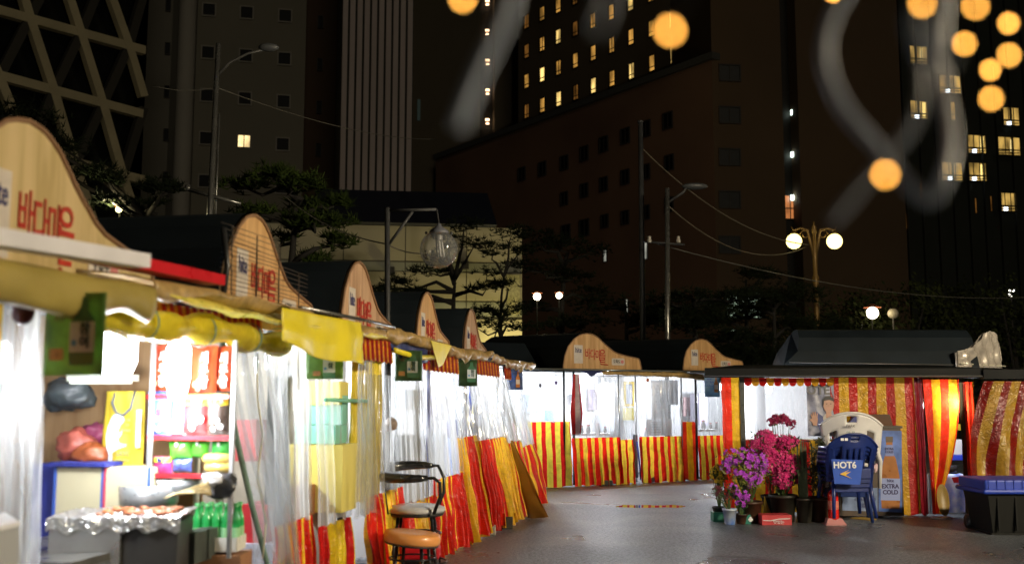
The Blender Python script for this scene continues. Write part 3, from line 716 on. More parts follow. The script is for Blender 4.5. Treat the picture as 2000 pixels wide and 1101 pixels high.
LB().lathe([(rg * .5, rg * .86), (rg * .52, rg * .93), (rg * .45, rg * 1.02), (rg * .16, rg * 1.22), (rg * .08, rg * 1.36), (.001, rg * 1.38)], 20).build('cap', mat('lamp_cap', (.12, .125, .15), .5), t, True)
q = LB()
for a in range(4): q.tube([(.022 * math.cos(a * 1.57), .022 * math.sin(a * 1.57), rg * .55), (.03 * math.cos(a * 1.57) + .02, .03 * math.sin(a * 1.57), -rg * .4)], .009, 8)
q.build('bulb_tubes', mat('bulb_white', (.5, .5, .5), .25), t, True)
LB().lathe([(.035, rg * .5), (.035, rg * .75)], 12).build('bulb_socket', mat('socket', (.3, .3, .3), .4), t, True)
q = LB()
for s in (-1, 1): q.ball((s * rg * .66, -.02, rg * .86), .014, 8, 6)
q.build('clip_screw', M_CHR, t, True)
LB().tube([(0, 0, rg * 1.38), (-.02, 0, P(852, 409, Yb).z - gc.z)], .005, 6).build('hanger', M_POLE, t)
# garden and wall lamps glimpsed between trees
for u, v, Y, r_, lab, pw in ((1049, 579, 27, .10, 'small white garden lamp glowing left of the pine trunk', 6), (1092, 577, 29, .09, 'small garden lamp with a reddish shade', 5), (1704, 611, 29, .17, 'bright warm wall lamp glowing above the right stall roof', 12),
                             (232, 409, 19.6, .06, 'yellow green lamp glowing through the pine foliage at left', 60)):
    p = P(u, v, Y); t = thing('garden_lamp', (p.x, p.y, 0), lab, 'lamp', 'small lamps among the trees')
    LB().tube([(0, .05, 0), (0, .05, p.z - r_)], .02, 8).build('post', mat('post_black', (.008, .008, .007), .8, spec=.1), t, True)
    LB().ball((0, 0, p.z), r_, 16, 10).build('lamp_globe', emis('lamp_%d' % u, (1, .95, .35) if u == 232 else (1, .85, .6), 9), t, True)
    LB().lathe([(r_ * 1.5, p.z + r_ * .9), (r_ * .4, p.z + r_ * 1.5), (.001, p.z + r_ * 1.5)], 14).build('shade', mat('lamp_shade_rust', (.30, .10, .05), .5), t, True)
    l = bpy.data.lights.new('garden_light', 'POINT'); l.energy = pw; l.color = (1, .85, .45); l.shadow_soft_size = r_ * 1.05
    o = bpy.data.objects.new('garden_light', l); COL.objects.link(o); o.parent = t; o.location = (0, -.35, p.z)
p = P(1744, 612, 29); t = thing('globe_bollard', (p.x, p.y, 0), 'unlit greyish globe lamp right of the wall lamp', 'lamp')
LB().ball((0, 0, p.z), .15, 16, 10).build('lamp_globe', mat('unlit_globe', (.5, .45, .35), .3), t, True); LB().tube([(0, 0, 0), (0, 0, p.z - .14)], .03).build('post', M_FRD, t)
p = P(1557, 661, 22); t = thing('exit_lamp', (p.x, p.y, 0), 'tiny orange lamp peeping over the dark roof', 'lamp')
LB().box((0, 0, p.z), (.12, .08, .14)).build('lamp_head', mat('orange_lamp', (.5, .25, .08), .5, emit=(1, .5, .15), estr=.35), t, bevel=.02); LB().tube([(0, 0, 0), (0, 0, p.z)], .02).build('post', M_FRD, t)
p = P(1976, 572, 60); t = thing('signal_lamp', (p.x, p.y, 0), 'cluster of four tiny white lamps far at right', 'lamp')
for i, (a, c) in enumerate(((-.12, .12), (.1, .14), (-.13, -.1), (.0, -.14))): LB().ball((a, 0, p.z + c), .07, 8, 6).build('bulb', emis('white_dot', (1, .95, .8), 5), t)
LB().tube([(0, 0.1, 0), (0, .1, p.z)], .05).build('post', M_FRD, t)

# cables
M_CAB = mat('cable', (.10, .095, .08), .5); M_CABL = mat('light_cable', (.12, .10, .07), .5)
def cable(a, b, sag, m, label, r=.008, n=16):
    a, b = Vector(a), Vector(b); pts = []
    for i in range(n + 1):
        t_ = i / n; q = a.lerp(b, t_); q.z -= sag * 4 * t_ * (1 - t_); pts.append(q)
    o = MB().tube(pts, r, 6).build('cable', m, None, True); return tag(o, label, 'cable', 'overhead cables')
cable(P(1254, 290, 22), P(1580, 478, 25), .45, M_CABL, 'pale cable sagging from the dull pole to the twin lamp, upper one', .013)
cable(P(1303, 400, 21), P(1575, 482, 25), .55, M_CABL, 'pale cable from the chrome pole to the twin lamp, lower one', .013)
cable(P(1270, 472, 21), P(2080, 575, 30), .5, M_CAB, 'long dark cable running right over the trees', .012)
cable(P(560, 385, 14), P(752, 476, Yb), .1, M_CAB, 'dark cable from the left pole to the bracket post', .007)
cable(P(758, 478, Yb), P(822, 495, Yb), .02, M_CAB, 'short cable from the bracket post to the globe lamp', .006)
cable(P(300, 168, 14), P(428, 170, 14), .06, M_CAB, 'thin cable reaching the left pole from the tower', .006)
cable(P(420, 170, 14), P(850, 272, 25), .2, M_CAB, 'thin cable crossing in front of the ribbed tower', .008)
# ------------------------------------------------------------------ stalls
M_WOOD = wood_mat('sign_wood', (.62, .38, .17), (.46, .26, .10), .35); M_WOODB = wood_mat('pinkish_sign_wood', (.56, .37, .23), (.36, .21, .12), .6); M_WOODC = wood_mat('yellow_sign_wood', (.58, .44, .22), (.44, .33, .14), .15)
M_EDGE = mat('sign_edge', (.22, .12, .06), .6); M_NAVY = mat('navy_roof_sheet', (.013, .019, .025), .6, noise_amt=.4, noise_scale=2.5, bump=.3, spec=.18)
M_RPAINT = mat('red_paint', (.50, .035, .015), .5, noise_amt=.3, noise_scale=30); M_LWHITE = mat('white_label', (.62, .56, .50), .5, noise_amt=.15, noise_scale=15)
M_INK = mat('navy_ink', (.03, .03, .12), .5); M_BLK = mat('black_ink', (.02, .02, .02), .5)
M_TAN = mat('tan_wrapped_edge', (.50, .33, .12), .42, noise_amt=.45, noise_scale=14, bump=.6, coat=.08); M_YTARP = mat('yellow_tarp', (.80, .66, .03), .35, noise_amt=.15, noise_scale=5, bump=.5); M_ROLL = thin(mat('lemon_yellow_roll', (.78, .66, .05), .25, noise_amt=.45, noise_scale=7, bump=.9, coat=.4, col2=(.50, .40, .03)), .4)
M_KHAKI = mat('khaki_tarp', (.38, .29, .07), .45, noise_amt=.25, noise_scale=4, bump=.5)
M_POST = mat('black_post', (.03, .03, .032), .35, noise_amt=.3, noise_scale=9); M_SPOST = mat('steel_post', (.45, .45, .45), .3, metal=.8)
M_WHT = mat('white_interior', (.78, .78, .80), .6, noise_amt=.08, noise_scale=3); M_PALE = mat('pale_blue_panel', (.55, .62, .78), .5)
PROF = [(0, 0), (.002, .04), (.02, .16), (.06, .277), (.135, .375), (.205, .427), (.25, .443), (.303, .452), (.35, .446), (.378, .438), (.41, .422), (.447, .398), (.48, .366), (.51, .335),
        (.556, .294), (.60, .260), (.637, .231), (.69, .205), (.752, .19), (.81, .176), (.867, .165), (.92, .155), (.954, .148), (.967, .138), (.977, .115), (.985, .07), (1.0, 0)]
def sign(stall, pl, s0, wd, ht, zb, depth, letters=True, w=0, mirror=False, back_up=.0, sag=0, roof_inset=.03, sub='오륙도', wood=None):
    """plywood gable board in the shape of a wave, and the barrel roof behind it"""
    fx = (lambda x: 1 - x) if mirror else (lambda x: x)
    pts = [pl.pt(s0 + fx(x) * wd, zb + z / .452 * ht, w) for x, z in PROF]
    if mirror: pts.reverse()
    b = MB().prism(pts, -pl.n * .018).build('sign_board', wood or M_WOOD, stall)
    e = MB().tube([p + pl.n * .004 for p in (pts if not mirror else pts)], .011, 6, False).build('edge_trim', M_EDGE, b, True)
    # roof
    r = MB(); A = [pl.pt(s0 + fx(x) * wd, zb + z / .452 * ht + .015, w - .02) for x, z in PROF]
    Bk = [p - pl.n * depth + Vector((0, 0, back_up)) for p in A]
    for i in range(len(A) - 1):
        n_ = 6
        for k in range(n_): r.quad(A[i].lerp(Bk[i], k / n_), A[i+1].lerp(Bk[i+1], k / n_), A[i+1].lerp(Bk[i+1], (k+1) / n_), A[i].lerp(Bk[i], (k+1) / n_))
    r.poly(Bk); r.build('roof', M_NAVY, stall, False)
    if letters:
        q = wd
        Mt = lambda x, z: pl.mtx(s0 + x * wd, zb + z / .452 * ht, w + .004)
        ks = ht / .452
        for ch, x, z, sz in (('바', .305, .185, .15), ('다', .37, .175, .15), ('마', .435, .17, .15), ('을', .49, .155, .19)):
            text(ch, Mt(x, z), sz * ks, M_RPAINT, b, sx=.50 * wd / ks, bold=.0015 * ks)
        MB().tube([pl.pt(s0 + x * wd, zb + z * ks, w + .004) for x, z in ((.468, .075), (.475, .062), (.5, .062), (.56, .058))], .006 * wd, 5).build('brush_stroke', M_RPAINT, b)
        MB().prism([pl.pt(s0 + x * wd, zb + z * ks, w + .001) for x, z in ((.135, .07), (.243, .07), (.243, .30), (.135, .30))], pl.n * .002).build('label', M_LWHITE, b)
        text('hite', Mt(.19, .235), .095 * ks, M_INK, b, sx=.55 * wd / ks, bold=.002, align='CENTER')
        c = [(.62, .055), (.765, .055), (.775, .065), (.775, .135), (.765, .145), (.62, .145), (.61, .135), (.61, .065)]
        MB().prism([pl.pt(s0 + x * wd, zb + z * ks, w + .001) for x, z in c], pl.n * .002).build('label', M_LWHITE, b)
        text(sub, Mt(.675, .1), .055 * ks, M_BLK, b, sx=.62 * wd / ks, bold=.001)
        MB().lathe([(.001, 0), (.02 * wd, 0), (.02 * wd, .003)], 16, (0, 0, 0), Mt(.745, .1)).build('round_mark', mat('pale_red_mark', (.6, .2, .2), .5), b)
    return b

L = Plane((-2.55, 0), (.164, 1))
SY = lambda Y: Y / .98682
def edge_strip(pl, s0, s1, zt, lip, w0, w1, m, parent, name='canopy', amp=.012, n=60, seed=0):
    """canopy sheet from the roof line to its wrapped, wavy front lip"""
    def fn(u, v):
        s = s0 + (s1 - s0) * u; nz = noise.noise(Vector((s * 3, v * 2, seed))) * amp * 2.2
        dz = .02 * math.sin(s * 1.4 + seed)
        if v < .5: k = v / .5; return pl.pt(s, zt + .05 * (1 - k) + nz * k + dz * k, w0 + (w1 - w0) * k)
        k = (v - .5) / .5; return pl.pt(s, zt - lip * k + nz * (1 + k * 1.4) + dz, w1 + .02 * math.sin(math.pi * k) - .03 * k * k + amp * noise.noise(Vector((s * 9, k, seed + 5))))
    return MB().grid(fn, n, 10).build(name, m, parent, True, solid=.006)
stalls = []
LBL = ['nearest left row stall with open snack counter, sign cut by the photo edge',
       'second stall of the left row, whose wooden sign is covered by a wire rack', 'third stall of the left row, behind the round stools',
       'fourth stall of the left row, with green poster hanging at its eave', 'fifth stall of the left row, smallest visible sign of that row',
       'last stall of the left row, low dark roof without a sign']
starts = [3.5, 5.66, 7.67, 9.88, 12.06, 14.2]
for k, Y0 in enumerate(starts):
    s0 = SY(Y0); s1 = SY(starts[k + 1]) if k < 5 else SY(15.6)
    c = L.pt(s0, 0, 0)
    st = thing('market_stall', (c.x, c.y, 0), LBL[k], 'market stall', 'market stalls of the left row', 0); stalls.append(st)
    if k < 5: sign(st, L, s0, 1.47, .66 + (0, .015, 0, -.012, .01)[k], 1.93, 2.4, wood=(M_WOODC, M_WOOD, M_WOODB, M_WOOD, M_WOODB)[k])
    else: MB().prism([L.pt(s0 - .6, 2.05, -.02), L.pt(s1, 2.05, -.02), L.pt(s1, 2.2, -.3), L.pt(s0 - .6, 2.3, -.3)], -L.n * 2).build('roof', M_NAVY, st)
    MB().prism([L.pt(s0 + 1.44 if k < 5 else s0, 2.0, -.03), L.pt(s1 + .02, 2.0, -.03), L.pt(s1 + .02, 2.07, -.03), L.pt(s0 + 1.44 if k < 5 else s0, 2.07, -.03)], -L.n * 2.4).build('roof_deck', M_NAVY, st)
    sm = SY(4.3) if k == 0 else s0
    if k == 0: edge_strip(L, s0 - 1.2, sm, 1.965, .14, -.01, .36, M_KHAKI, st, seed=k, amp=.012)
    edge_strip(L, sm, s1, 2.02 if k else 2.0, .09 if k > 1 else .055, -.01, .35, M_TAN, st, seed=k, amp=.012 + .006 * (k > 1))
    if k < 2: edge_strip(L, sm, s1, 1.95, .018, .2, .355, mat('bright_yellow_hem', (.85, .72, .12), .3, noise_amt=.3, noise_scale=10, coat=.3), st, name='hem', seed=k + 9, amp=.01)
    # interior shell: ceiling, back wall, partition towards the next stall
    MB().quad(L.pt(s0, 1.985, -.03), L.pt(s1, 1.985, -.03), L.pt(s1, 1.985, -2.4), L.pt(s0, 1.985, -2.4)).build('ceiling_sheet', M_WHT, st)
    MB().prism([L.pt(s0, .02, -2.4), L.pt(s1, .02, -2.4), L.pt(s1, 1.98, -2.4), L.pt(s0, 1.98, -2.4)], -L.n * .02).build('back_wall', M_WHT, st)
    MB().prism([L.pt(s1 - .02, .02, -.06), L.pt(s1 - .02, .02, -2.38), L.pt(s1 - .02, 1.975, -2.38), L.pt(s1 - .02, 1.975, -.06)], L.d * .015).build('partition', wood_mat('brown_panelling', (.34, .21, .10), (.25, .14, .06)) if k == 0 else (mat('dim_partition', (.42, .38, .30), .6, noise_amt=.5, noise_scale=3) if k == 1 else M_WHT), st)
    MB().tube([L.pt(s0 + .03, .0, .02), L.pt(s0 + .03, 2.0, .02)], .022, 10).build('post', M_POST if k >= 2 else M_SPOST, st, True)
sidep = Plane((L.pt(SY(3.45), 0, -2.4).x, L.pt(SY(3.45), 0, -2.4).y), (.987, -.162))
MB().prism([L.pt(SY(3.4), .02, -.06), L.pt(SY(3.4), .02, -2.4), L.pt(SY(3.4), 1.98, -2.4), L.pt(SY(3.4), 1.98, -.06)], L.d * .02).build('partition', M_WHT, stalls[0])

def bulb(p, label, power, r=.045, h=.13, col=(.92, .96, 1), strength=30, size=.06, drop=None):
    t = thing('hanging_bulb', (p.x, p.y, p.z), label, 'light bulb', 'bright bulbs hanging in the stalls')
    LB().lathe([(.001, -h), (r * .7, -h * .93), (r, -h * .6), (r, -h * .1), (r * .6, .01)], 16).build('bulb', emis('bulb_glow', col, strength), t, True)
    LB().lathe([(r * .62, .0), (r * .62, .05), (.01, .06)], 12).build('socket', mat('bulb_socket', (.7, .7, .7), .4), t, True)
    LB().tube([(0, 0, .05), (0, 0, drop or max(.07, 1.98 - p.z))], .004, 5).build('wire', M_BLK, t)
    l = bpy.data.lights.new('bulb_light', 'POINT'); l.energy = power; l.color = col; l.shadow_soft_size = size
    o = bpy.data.objects.new('bulb_light', l); COL.objects.link(o); o.parent = t; o.location = (0, 0, -h - size - .01)
    return t
bulb(P(232, 655, 4.75), 'glaring white bulb hanging right of the big green poster', 36, .085, .2, strength=14)
bulb(P(350, 668, 5.2), 'glaring tall white bulb in front of the orange snack bags', 26, .06, .30, strength=14)
bulb(L.pt(SY(4.05), 1.72, -.16), 'white bulb glowing behind the bunched vinyl at the left photo edge', 16, .05, .15, strength=10)
IN = 92
for k in range(1, 6):
    s = (SY(starts[k]) + (SY(starts[k + 1]) if k < 5 else SY(15.6))) / 2
    bulb(L.pt(s, 1.86, -.75), ['', 'bulb inside the second left stall behind pale clear vinyl', 'bulb inside the third left stall behind the stools', 'bulb inside the fourth left stall',
                         'bulb inside the fifth left stall', 'bulb inside the last left stall, near the corner'][k], 95 if k == 1 else IN)

# ---- curtains of the left row, as parts of their stalls
def hang(st, Ya, Yb, zt, zm, zb, w0, flare, nf=7, amp=.03, clear=None, stripe=None, shift=0., skew=0., flare2=None, zm2=None, ph=0, nu=70):
    """clear vinyl above, striped tarp below, hanging from Ya..Yb"""
    a, b_ = SY(Ya), SY(Yb); fl2 = flare if flare2 is None else flare2; zm2 = zm if zm2 is None else zm2
    tm = (zt - zm) / (zt - zb); tm2 = (zt - zm2) / (zt - zb)
    midA = (a + shift * tm, zm, w0 + flare * tm); midB = (b_ + (shift + skew) * tm2, zm2, w0 + fl2 * tm2)
    if clear: cloth(L, ((a, zt, w0), (b_, zt, w0)), (midA, midB), nf, amp * .6, ph=ph, nu=nu).build('clear_curtain', clear, st, True)
    if stripe: cloth(L, (midA, midB), ((a + shift, zb, w0 + flare), (b_ + shift + skew, zb, w0 + fl2)), nf, amp * 1.3, ph=ph, nu=nu).build('striped_skirt', stripe, st, True)
CV, CM_ = M_CL(), M_CM()
# far left: bunched vinyl and a red/yellow strip
cloth(L, ((SY(3.80), 1.90, .02), (SY(4.10), 1.90, .0)), ((SY(3.86), .4, .0), (SY(4.14), .4, .0)), 4, .03, ph=1).build('clear_curtain', CM_, stalls[0], True)
cloth(L, ((SY(3.2), 1.96, .12), (SY(3.68), 1.96, .12)), ((SY(3.2), .3, .12), (SY(3.66), .3, .12)), 2, .02, ph=2).build('striped_skirt', M_ST(), stalls[0], True)
# bunched curtain drawn aside (photo 430-580)
cloth(L, ((SY(5.62), 1.90, .02), (SY(6.30), 1.92, .05)), ((SY(6.30), .25, .10), (SY(6.62), .25, .16)), 4, .07, ph=.6, nu=110).build('clear_curtain', CV, stalls[1], True)
MB().tube([L.pt(SY(a), z, w_) for a, z, w_ in ((5.60, 1.90, .04), (5.66, 1.62, .05), (5.78, 1.28, .07), (5.95, .92, .09), (6.14, .6, .10), (6.32, .3, .11))], .017, 8).build('curtain_hem', mat('green_hem', (.22, .34, .28), .3, noise_amt=.4, noise_scale=8, coat=.5), stalls[1], True)
MB().tube([L.pt(SY(a), z, w_) for a, z, w_ in ((6.05, 1.88, .05), (6.0, 1.5, .09), (6.06, 1.3, .1), (6.0, 1.05, .1), (6.1, .8, .12), (6.04, .6, .13))], .006, 6).build('tie_cord', mat('cord', (.6, .58, .45), .6), stalls[1], True)
hang(stalls[1], 6.30, 6.95, 1.9, .74, .02, .03, .08, 6, .03, CM_, M_SN(), ph=.3)
hang(stalls[1], 6.95, 7.62, 1.9, .66, .02, .06, .10, 4, .025, CM_, stripe_mat('bold_striped_tarp', (.6, .012, .01), (.88, .62, .02), .5, .3), ph=2.2)
cloth(L, ((SY(7.2), 1.8, .30), (SY(7.62), 1.8, .28)), ((SY(7.22), .7, .3), (SY(7.68), .7, .28)), 5, .02, ph=1).build('clear_curtain', CV, stalls[1], True)
cloth(L, ((SY(7.66), 1.9, .1), (SY(8.35), 1.9, .12)), ((SY(7.6), .75, .1), (SY(8.2), .75, .14)), 5, .03, ph=.8).build('yellow_curtain', mat('yellow_vinyl', (.80, .62, .05), .25, noise_amt=.2, noise_scale=6, bump=.5, coat=.3), stalls[2], True)
hang(stalls[2], 7.70, 8.75, 1.7, .78, .02, .13, .12, 7, .04, CV, M_SN(), ph=.2)
MB().tube([L.pt(SY(8.72), 0, .07), L.pt(SY(8.72), 1.98, .07)], .026, 10).build('post', M_POST, stalls[2], True)
hang(stalls[2], 8.78, 10.0, 1.9, .60, .02, .08, .10, 8, .03, CM_, M_SN(), flare2=.14, ph=1.5, nu=90)
hang(stalls[3], 9.95, 11.15, 1.9, .74, .02, .1, .10, 7, .04, CM_, M_ST(), flare2=.22, ph=.9, nu=90)
hang(stalls[3], 10.9, 11.9, 1.88, 1.1, .03, .08, .24, 5, .05, CV, M_ST(), shift=.0, flare2=.28, ph=2.9, nu=80)
hang(stalls[4], 11.7, 13.3, 1.88, 1.04, .03, .12, .26, 9, .05, CM_, M_ST(), shift=.0, flare2=.38, ph=.4, nu=110)
hang(stalls[4], 13.2, 14.2, 1.88, .95, .03, .12, .38, 5, .04, CM_, M_SN(), shift=.0, flare2=.42, ph=1.4)
hang(stalls[5], 14.1, 15.5, 1.88, .86, .03, .12, .38, 6, .05, CM_, M_ST(), flare2=.38, ph=2.4)
cloth(L, ((SY(13.45), .98, .36), (SY(13.5), .98, .16)), ((SY(13.35), .01, .82), (SY(13.6), .01, .30)), 1.5, .03, ph=1, width=.5).build('loose_flap', mat('brown_tarp', (.30, .15, .02), .35, noise_amt=.3, noise_scale=4, bump=.4), stalls[4], True)
for k, (Y_, w_) in enumerate(((10.0, .1), (12.0, .1), (14.15, .12))):
    MB().tube([L.pt(SY(Y_), .03, w_), L.pt(SY(Y_), 1.98, w_)], .018, 8).build('post', mat('blue_post', (.05, .09, .4), .35) if k < 2 else M_POST, stalls[3 + min(k, 2)], True)
# valances
def valance(st, pl, sa, sb, zt, zb, w, m, n=14, amp=.012, tilt=0):
    def fn(u, v):
        s = sa + (sb - sa) * u; zz = zb + .014 * (1 - abs(math.sin(u * n * math.pi))) * 1
        return pl.pt(s + .02 * tilt * (1 - v), zz + (zt - zz) * v + tilt * u * .0, w + amp * math.sin(u * n * 2 * math.pi) + .015 * (1 - v))
    return MB().grid(fn, n * 8, 4, lambda u, v: (u * n * .06, v)).build('valance', m, st, True, solid=.003)
valance(stalls[1], L, SY(7.22), SY(7.98), 1.99, 1.77, .31, M_SV(), 7)
valance(stalls[2], L, SY(9.0), SY(10.45), 1.97, 1.75, .29, M_SV(), 9)
valance(stalls[3], L, SY(11.3), SY(12.9), 1.95, 1.77, .27, M_SV(), 9)
valance(stalls[4], L, SY(13.3), SY(13.8), 1.93, 1.76, .27, M_SV(), 4)
valance(stalls[0], L, SY(4.6), SY(6.0), 1.96, 1.86, .1, M_SV(), 18)
# yellow roll, flap, blue tarp
rp = []; rr = []
for i in range(40):
    u = i / 39; Yr = 4.05 + (6.12 - 4.05) * u; rp.append(L.pt(SY(Yr), 1.835 - .015 * math.sin(u * 9), .2 + .012 * math.sin(u * 23)))
    rr.append((.066 + .03 * noise.noise(Vector((u * 9, 1, 2)))) * (1 if 0 < i < 39 else .5))
o = MB().tube(rp, rr, 14).build('rolled_tarp', M_ROLL, None, True); tag(o, 'long rolled up yellow tarp tied under the eave of the nearest stall', 'tarp')
q = MB()
for Yr in (4.5, 5.05, 5.6, 6.0):
    c = L.pt(SY(Yr), 1.835, .2); q.lathe([(.078, -.008), (.082, 0), (.078, .008)], 16, c, Matrix.Rotation(math.pi / 2, 4, L.n.cross(Vector((0, 0, 1)))).to_3x3().to_4x4() if False else Vector((0, 0, 1)).rotation_difference(L.d).to_matrix().to_4x4())
    q.build('tie_cord', mat('green_cord', (.1, .2, .15), .5), o, True); q = MB()
o = cloth(L, ((SY(5.62), 2.0, .37), (SY(7.02), 2.02, .38)), ((SY(5.60), 1.80, .38), (SY(7.06), 1.72, .40)), 1.6, .02, ph=.5, nu=40).build('tarp_flap', M_YTARP, stalls[1], True, solid=.004)
o = cloth(L, ((SY(7.9), 2.0, .30), (SY(9.35), 1.99, .30)), ((SY(7.92), 1.86, .32), (SY(9.3), 1.80, .30)), 1.3, .02, ph=1.5, nu=30).build('tarp_flap', mat('navy_tarp', (.02, .03, .12), .4, bump=.3), stalls[2], True, solid=.004)
o = MB().tube([L.pt(SY(7.95), 1.88, .345), L.pt(SY(8.6), 1.85, .36), L.pt(SY(9.2), 1.875, .345)], .022, 8).build('tarp_hem', M_YTARP, stalls[2], True)
o = MB().prism([L.pt(SY(8.95), 2.01, .38), L.pt(SY(9.75), 2.01, .38), L.pt(SY(9.45), 1.82, .37), L.pt(SY(9.28), 1.79, .37)], L.n * .004).build('tarp_corner', M_YTARP, stalls[2])
# boards lying on the near canopy
def board(sa, sb, z, w, wd, th, m, label, tilt=0):
    A = L.pt(sa, z, w); B = L.pt(sb, z + tilt, w); n_ = L.n * wd; zz = Vector((0, 0, th))
    o = MB().prism([A, B, B + zz, A + zz], n_).build('sign_bar', m, None, bevel=.008); return tag(o, label, 'board')
board(SY(2.8), SY(4.10), 1.955, .36, .09, .055, mat('white_bar', (.72, .70, .74), .4, noise_amt=.1, noise_scale=6), 'white plastic bar lying along the near stall eave below the first sign', .065)
board(SY(3.72), SY(4.98), 2.02, .25, .10, .05, mat('red_bar', (.60, .012, .02), .3, noise_amt=.15, noise_scale=5, coat=.4), 'glossy red bar lying along the eave behind the white bar', .03)
# wire rack leaning on sign 2
t = thing('wire_rack', tuple(L.pt(SY(5.3), 2.05, .14)), 'black wire rack standing in front of the second wooden sign', 'rack'); q = MB()
sa, sb = SY(5.36), SY(6.62)
for i in range(15):
    z = 2.06 + i * .0265; q.tube([L.pt(sa + .01 * math.sin(i * 2.1), z, .14), L.pt((sa + sb) / 2, z + .008 * math.sin(i), .15), L.pt(sb - (.45 if i > 9 else 0), z + .004 * math.cos(i * 3), .14)], .0022, 4)
for i in range(4): q.tube([L.pt(sa + (.13 + i * .33), 2.05, .145), L.pt(sa + (.12 + i * .33), 2.43 if i < 3 else 2.3, .145)], .0038, 5)
q.build('wire_grid', mat('rusty_wire', (.03, .022, .015), .5), t)
MB().tube([L.pt(sa, 2.02, .16), L.pt(sa + .02, 2.2, .17), L.pt(sa, 2.40, .15)], .016, 8).build('end_bar', M_POST, t, True)
MB().tube([L.pt(SY(6.1), 2.045, .3), L.pt(SY(7.2), 2.05, .36), L.pt(SY(7.75), 2.04, .40)], .012, 8).build('rain_pipe', M_CHR, stalls[1], True)

# ---- posters hanging from the eave
def poster(c, wd, ht, m, label, art, rz=0, kind='poster'):
    """art(parent, M): draws on the sheet, M maps (x right, y up) metres from the centre"""
    d = Vector((math.cos(rz), math.sin(rz), 0)); n_ = Vector((d.y, -d.x, 0)); M = Matrix.Identity(4)
    M.col[0][:3] = d; M.col[1][:3] = (0, 0, 1); M.col[2][:3] = n_; M.col[3][:3] = c
    t = thing(kind, tuple(c - Vector((0, 0, ht / 2))), label, kind, 'drink posters hanging from the eaves')
    MB().grid(lambda u, v: M @ Vector(((u - .5) * wd, (v - .5) * ht, .0 + .006 * math.sin(u * 5))), 10, 4).build('sheet', thin(m, .55), t, True, solid=.002)
    art(t, M); return t
M_SOJU = mat('green_poster', (.30, .46, .14), .4, noise_amt=.55, noise_scale=9); M_SOJD = mat('dark_green_poster', (.14, .27, .14), .4, noise_amt=.5, noise_scale=9)
M_BOT = mat('green_bottle_print', (.05, .16, .08), .3); M_PLAB = mat('print_label', (.55, .60, .62), .5)
def soju_art(sc=1., bot=M_BOT, word='참이', txt=True):
    def f(t, M):
        q = MB(); pr = [(-.055, -.12), (.055, -.12), (.058, .03), (.05, .06), (.022, .09), (.018, .14), (-.018, .14), (-.022, .09), (-.05, .06), (-.058, .03)]
        q.poly([M @ Vector(((x + .045) * sc, y * sc, .011)) for x, y in pr]).build('bottle_print', bot, t)
        MB().poly([M @ Vector(((x + .045) * sc, y * sc, .013)) for x, y in ((-.055, -.07), (.055, -.07), (.056, .045), (-.056, .045))]).build('label_print', M_PLAB, t)
        text('\n'.join(word), M @ Matrix.Translation((.058 * sc, -.01 * sc, .016)), .05 * sc, mat('green_ink', (.02, .06, .05), .5), t, bold=.0015)
        MB().lathe([(.001, 0), (.013 * sc, 0)], 14, (0, 0, 0), M @ Matrix.Translation((.012 * sc, -.035 * sc, .015))).build('blue_mark', mat('blue_mark', (.1, .3, .6), .5), t)
        if txt:
            MB().poly([M @ Vector((x * sc, y * sc, .011)) for x, y in ((-.1, -.10), (-.035, -.10), (-.035, -.055), (-.1, -.055))]).build('food_print', mat('food_print', (.6, .3, .1), .5, noise_amt=.5, noise_scale=40), t)
            text('부드러운\n한잔', M @ Matrix.Translation((-.06 * sc, .07 * sc, .013)), .026 * sc, mat('poster_brown', (.2, .1, .05), .5), t)
    return f
def beer_art(sc=1.):
    def f(t, M):
        text('hite\nEXTRA\nCOLD', M @ Matrix.Translation((-.05 * sc, .04 * sc, .01)), .05 * sc, mat('poster_blue', (.03, .08, .35), .5), t, bold=.001)
        q = MB(); pr = [(-.03, -.12), (.03, -.12), (.032, .02), (.012, .07), (.01, .13), (-.01, .13), (-.012, .07), (-.032, .02)]
        q.poly([M @ Vector(((x + .06) * sc, y * sc, .011)) for x, y in pr]).build('bottle_print', mat('amber_print', (.45, .16, .03), .3), t)
        MB().poly([M @ Vector(((x + .06) * sc, (y - .02) * sc, .013)) for x, y in ((-.03, -.05), (.03, -.05), (.03, .02), (-.03, .02))]).build('label_print', mat('label_pale', (.6, .5, .4), .5), t)
    return f
LR = math.atan2(-.162, .987)
poster(P(145, 652, 3.72), .25, .30, M_SOJU, 'big blurred green drink poster hanging at the left photo edge', soju_art(.95), LR - .1)
poster(P(634, 712, 6.9), .25, .19, mat('lime_poster', (.28, .5, .12), .4, noise_amt=.4, noise_scale=9), 'bright green drink poster under the yellow tarp flap', soju_art(.75, word='참'), LR + .1)
poster(P(798, 714, 8.3), .225, .245, M_SOJD, 'tilted dark green drink poster left of the striped valance', soju_art(.8), LR - .05)
poster(P(914, 728, 10.9), .20, .28, mat('deep_green_poster', (.06, .12, .04), .4, noise_amt=.5, noise_scale=9), 'darkest green drink poster at the fourth stall', soju_art(.8, word='참이', txt=False), LR + .35)
poster(P(1004, 741, 14.3), .24, .28, mat('blue_poster', (.12, .18, .35), .4, noise_amt=.5, noise_scale=12), 'dark blue beer poster at the end of the left row', beer_art(.9), LR + .1)
poster(P(1391, 751, 18.0), .27, .42, mat('pale_blue_poster', (.30, .45, .58), .4, noise_amt=.4, noise_scale=9), 'pale blue beer poster hanging left of the right stall', beer_art(1.1), 0.05)
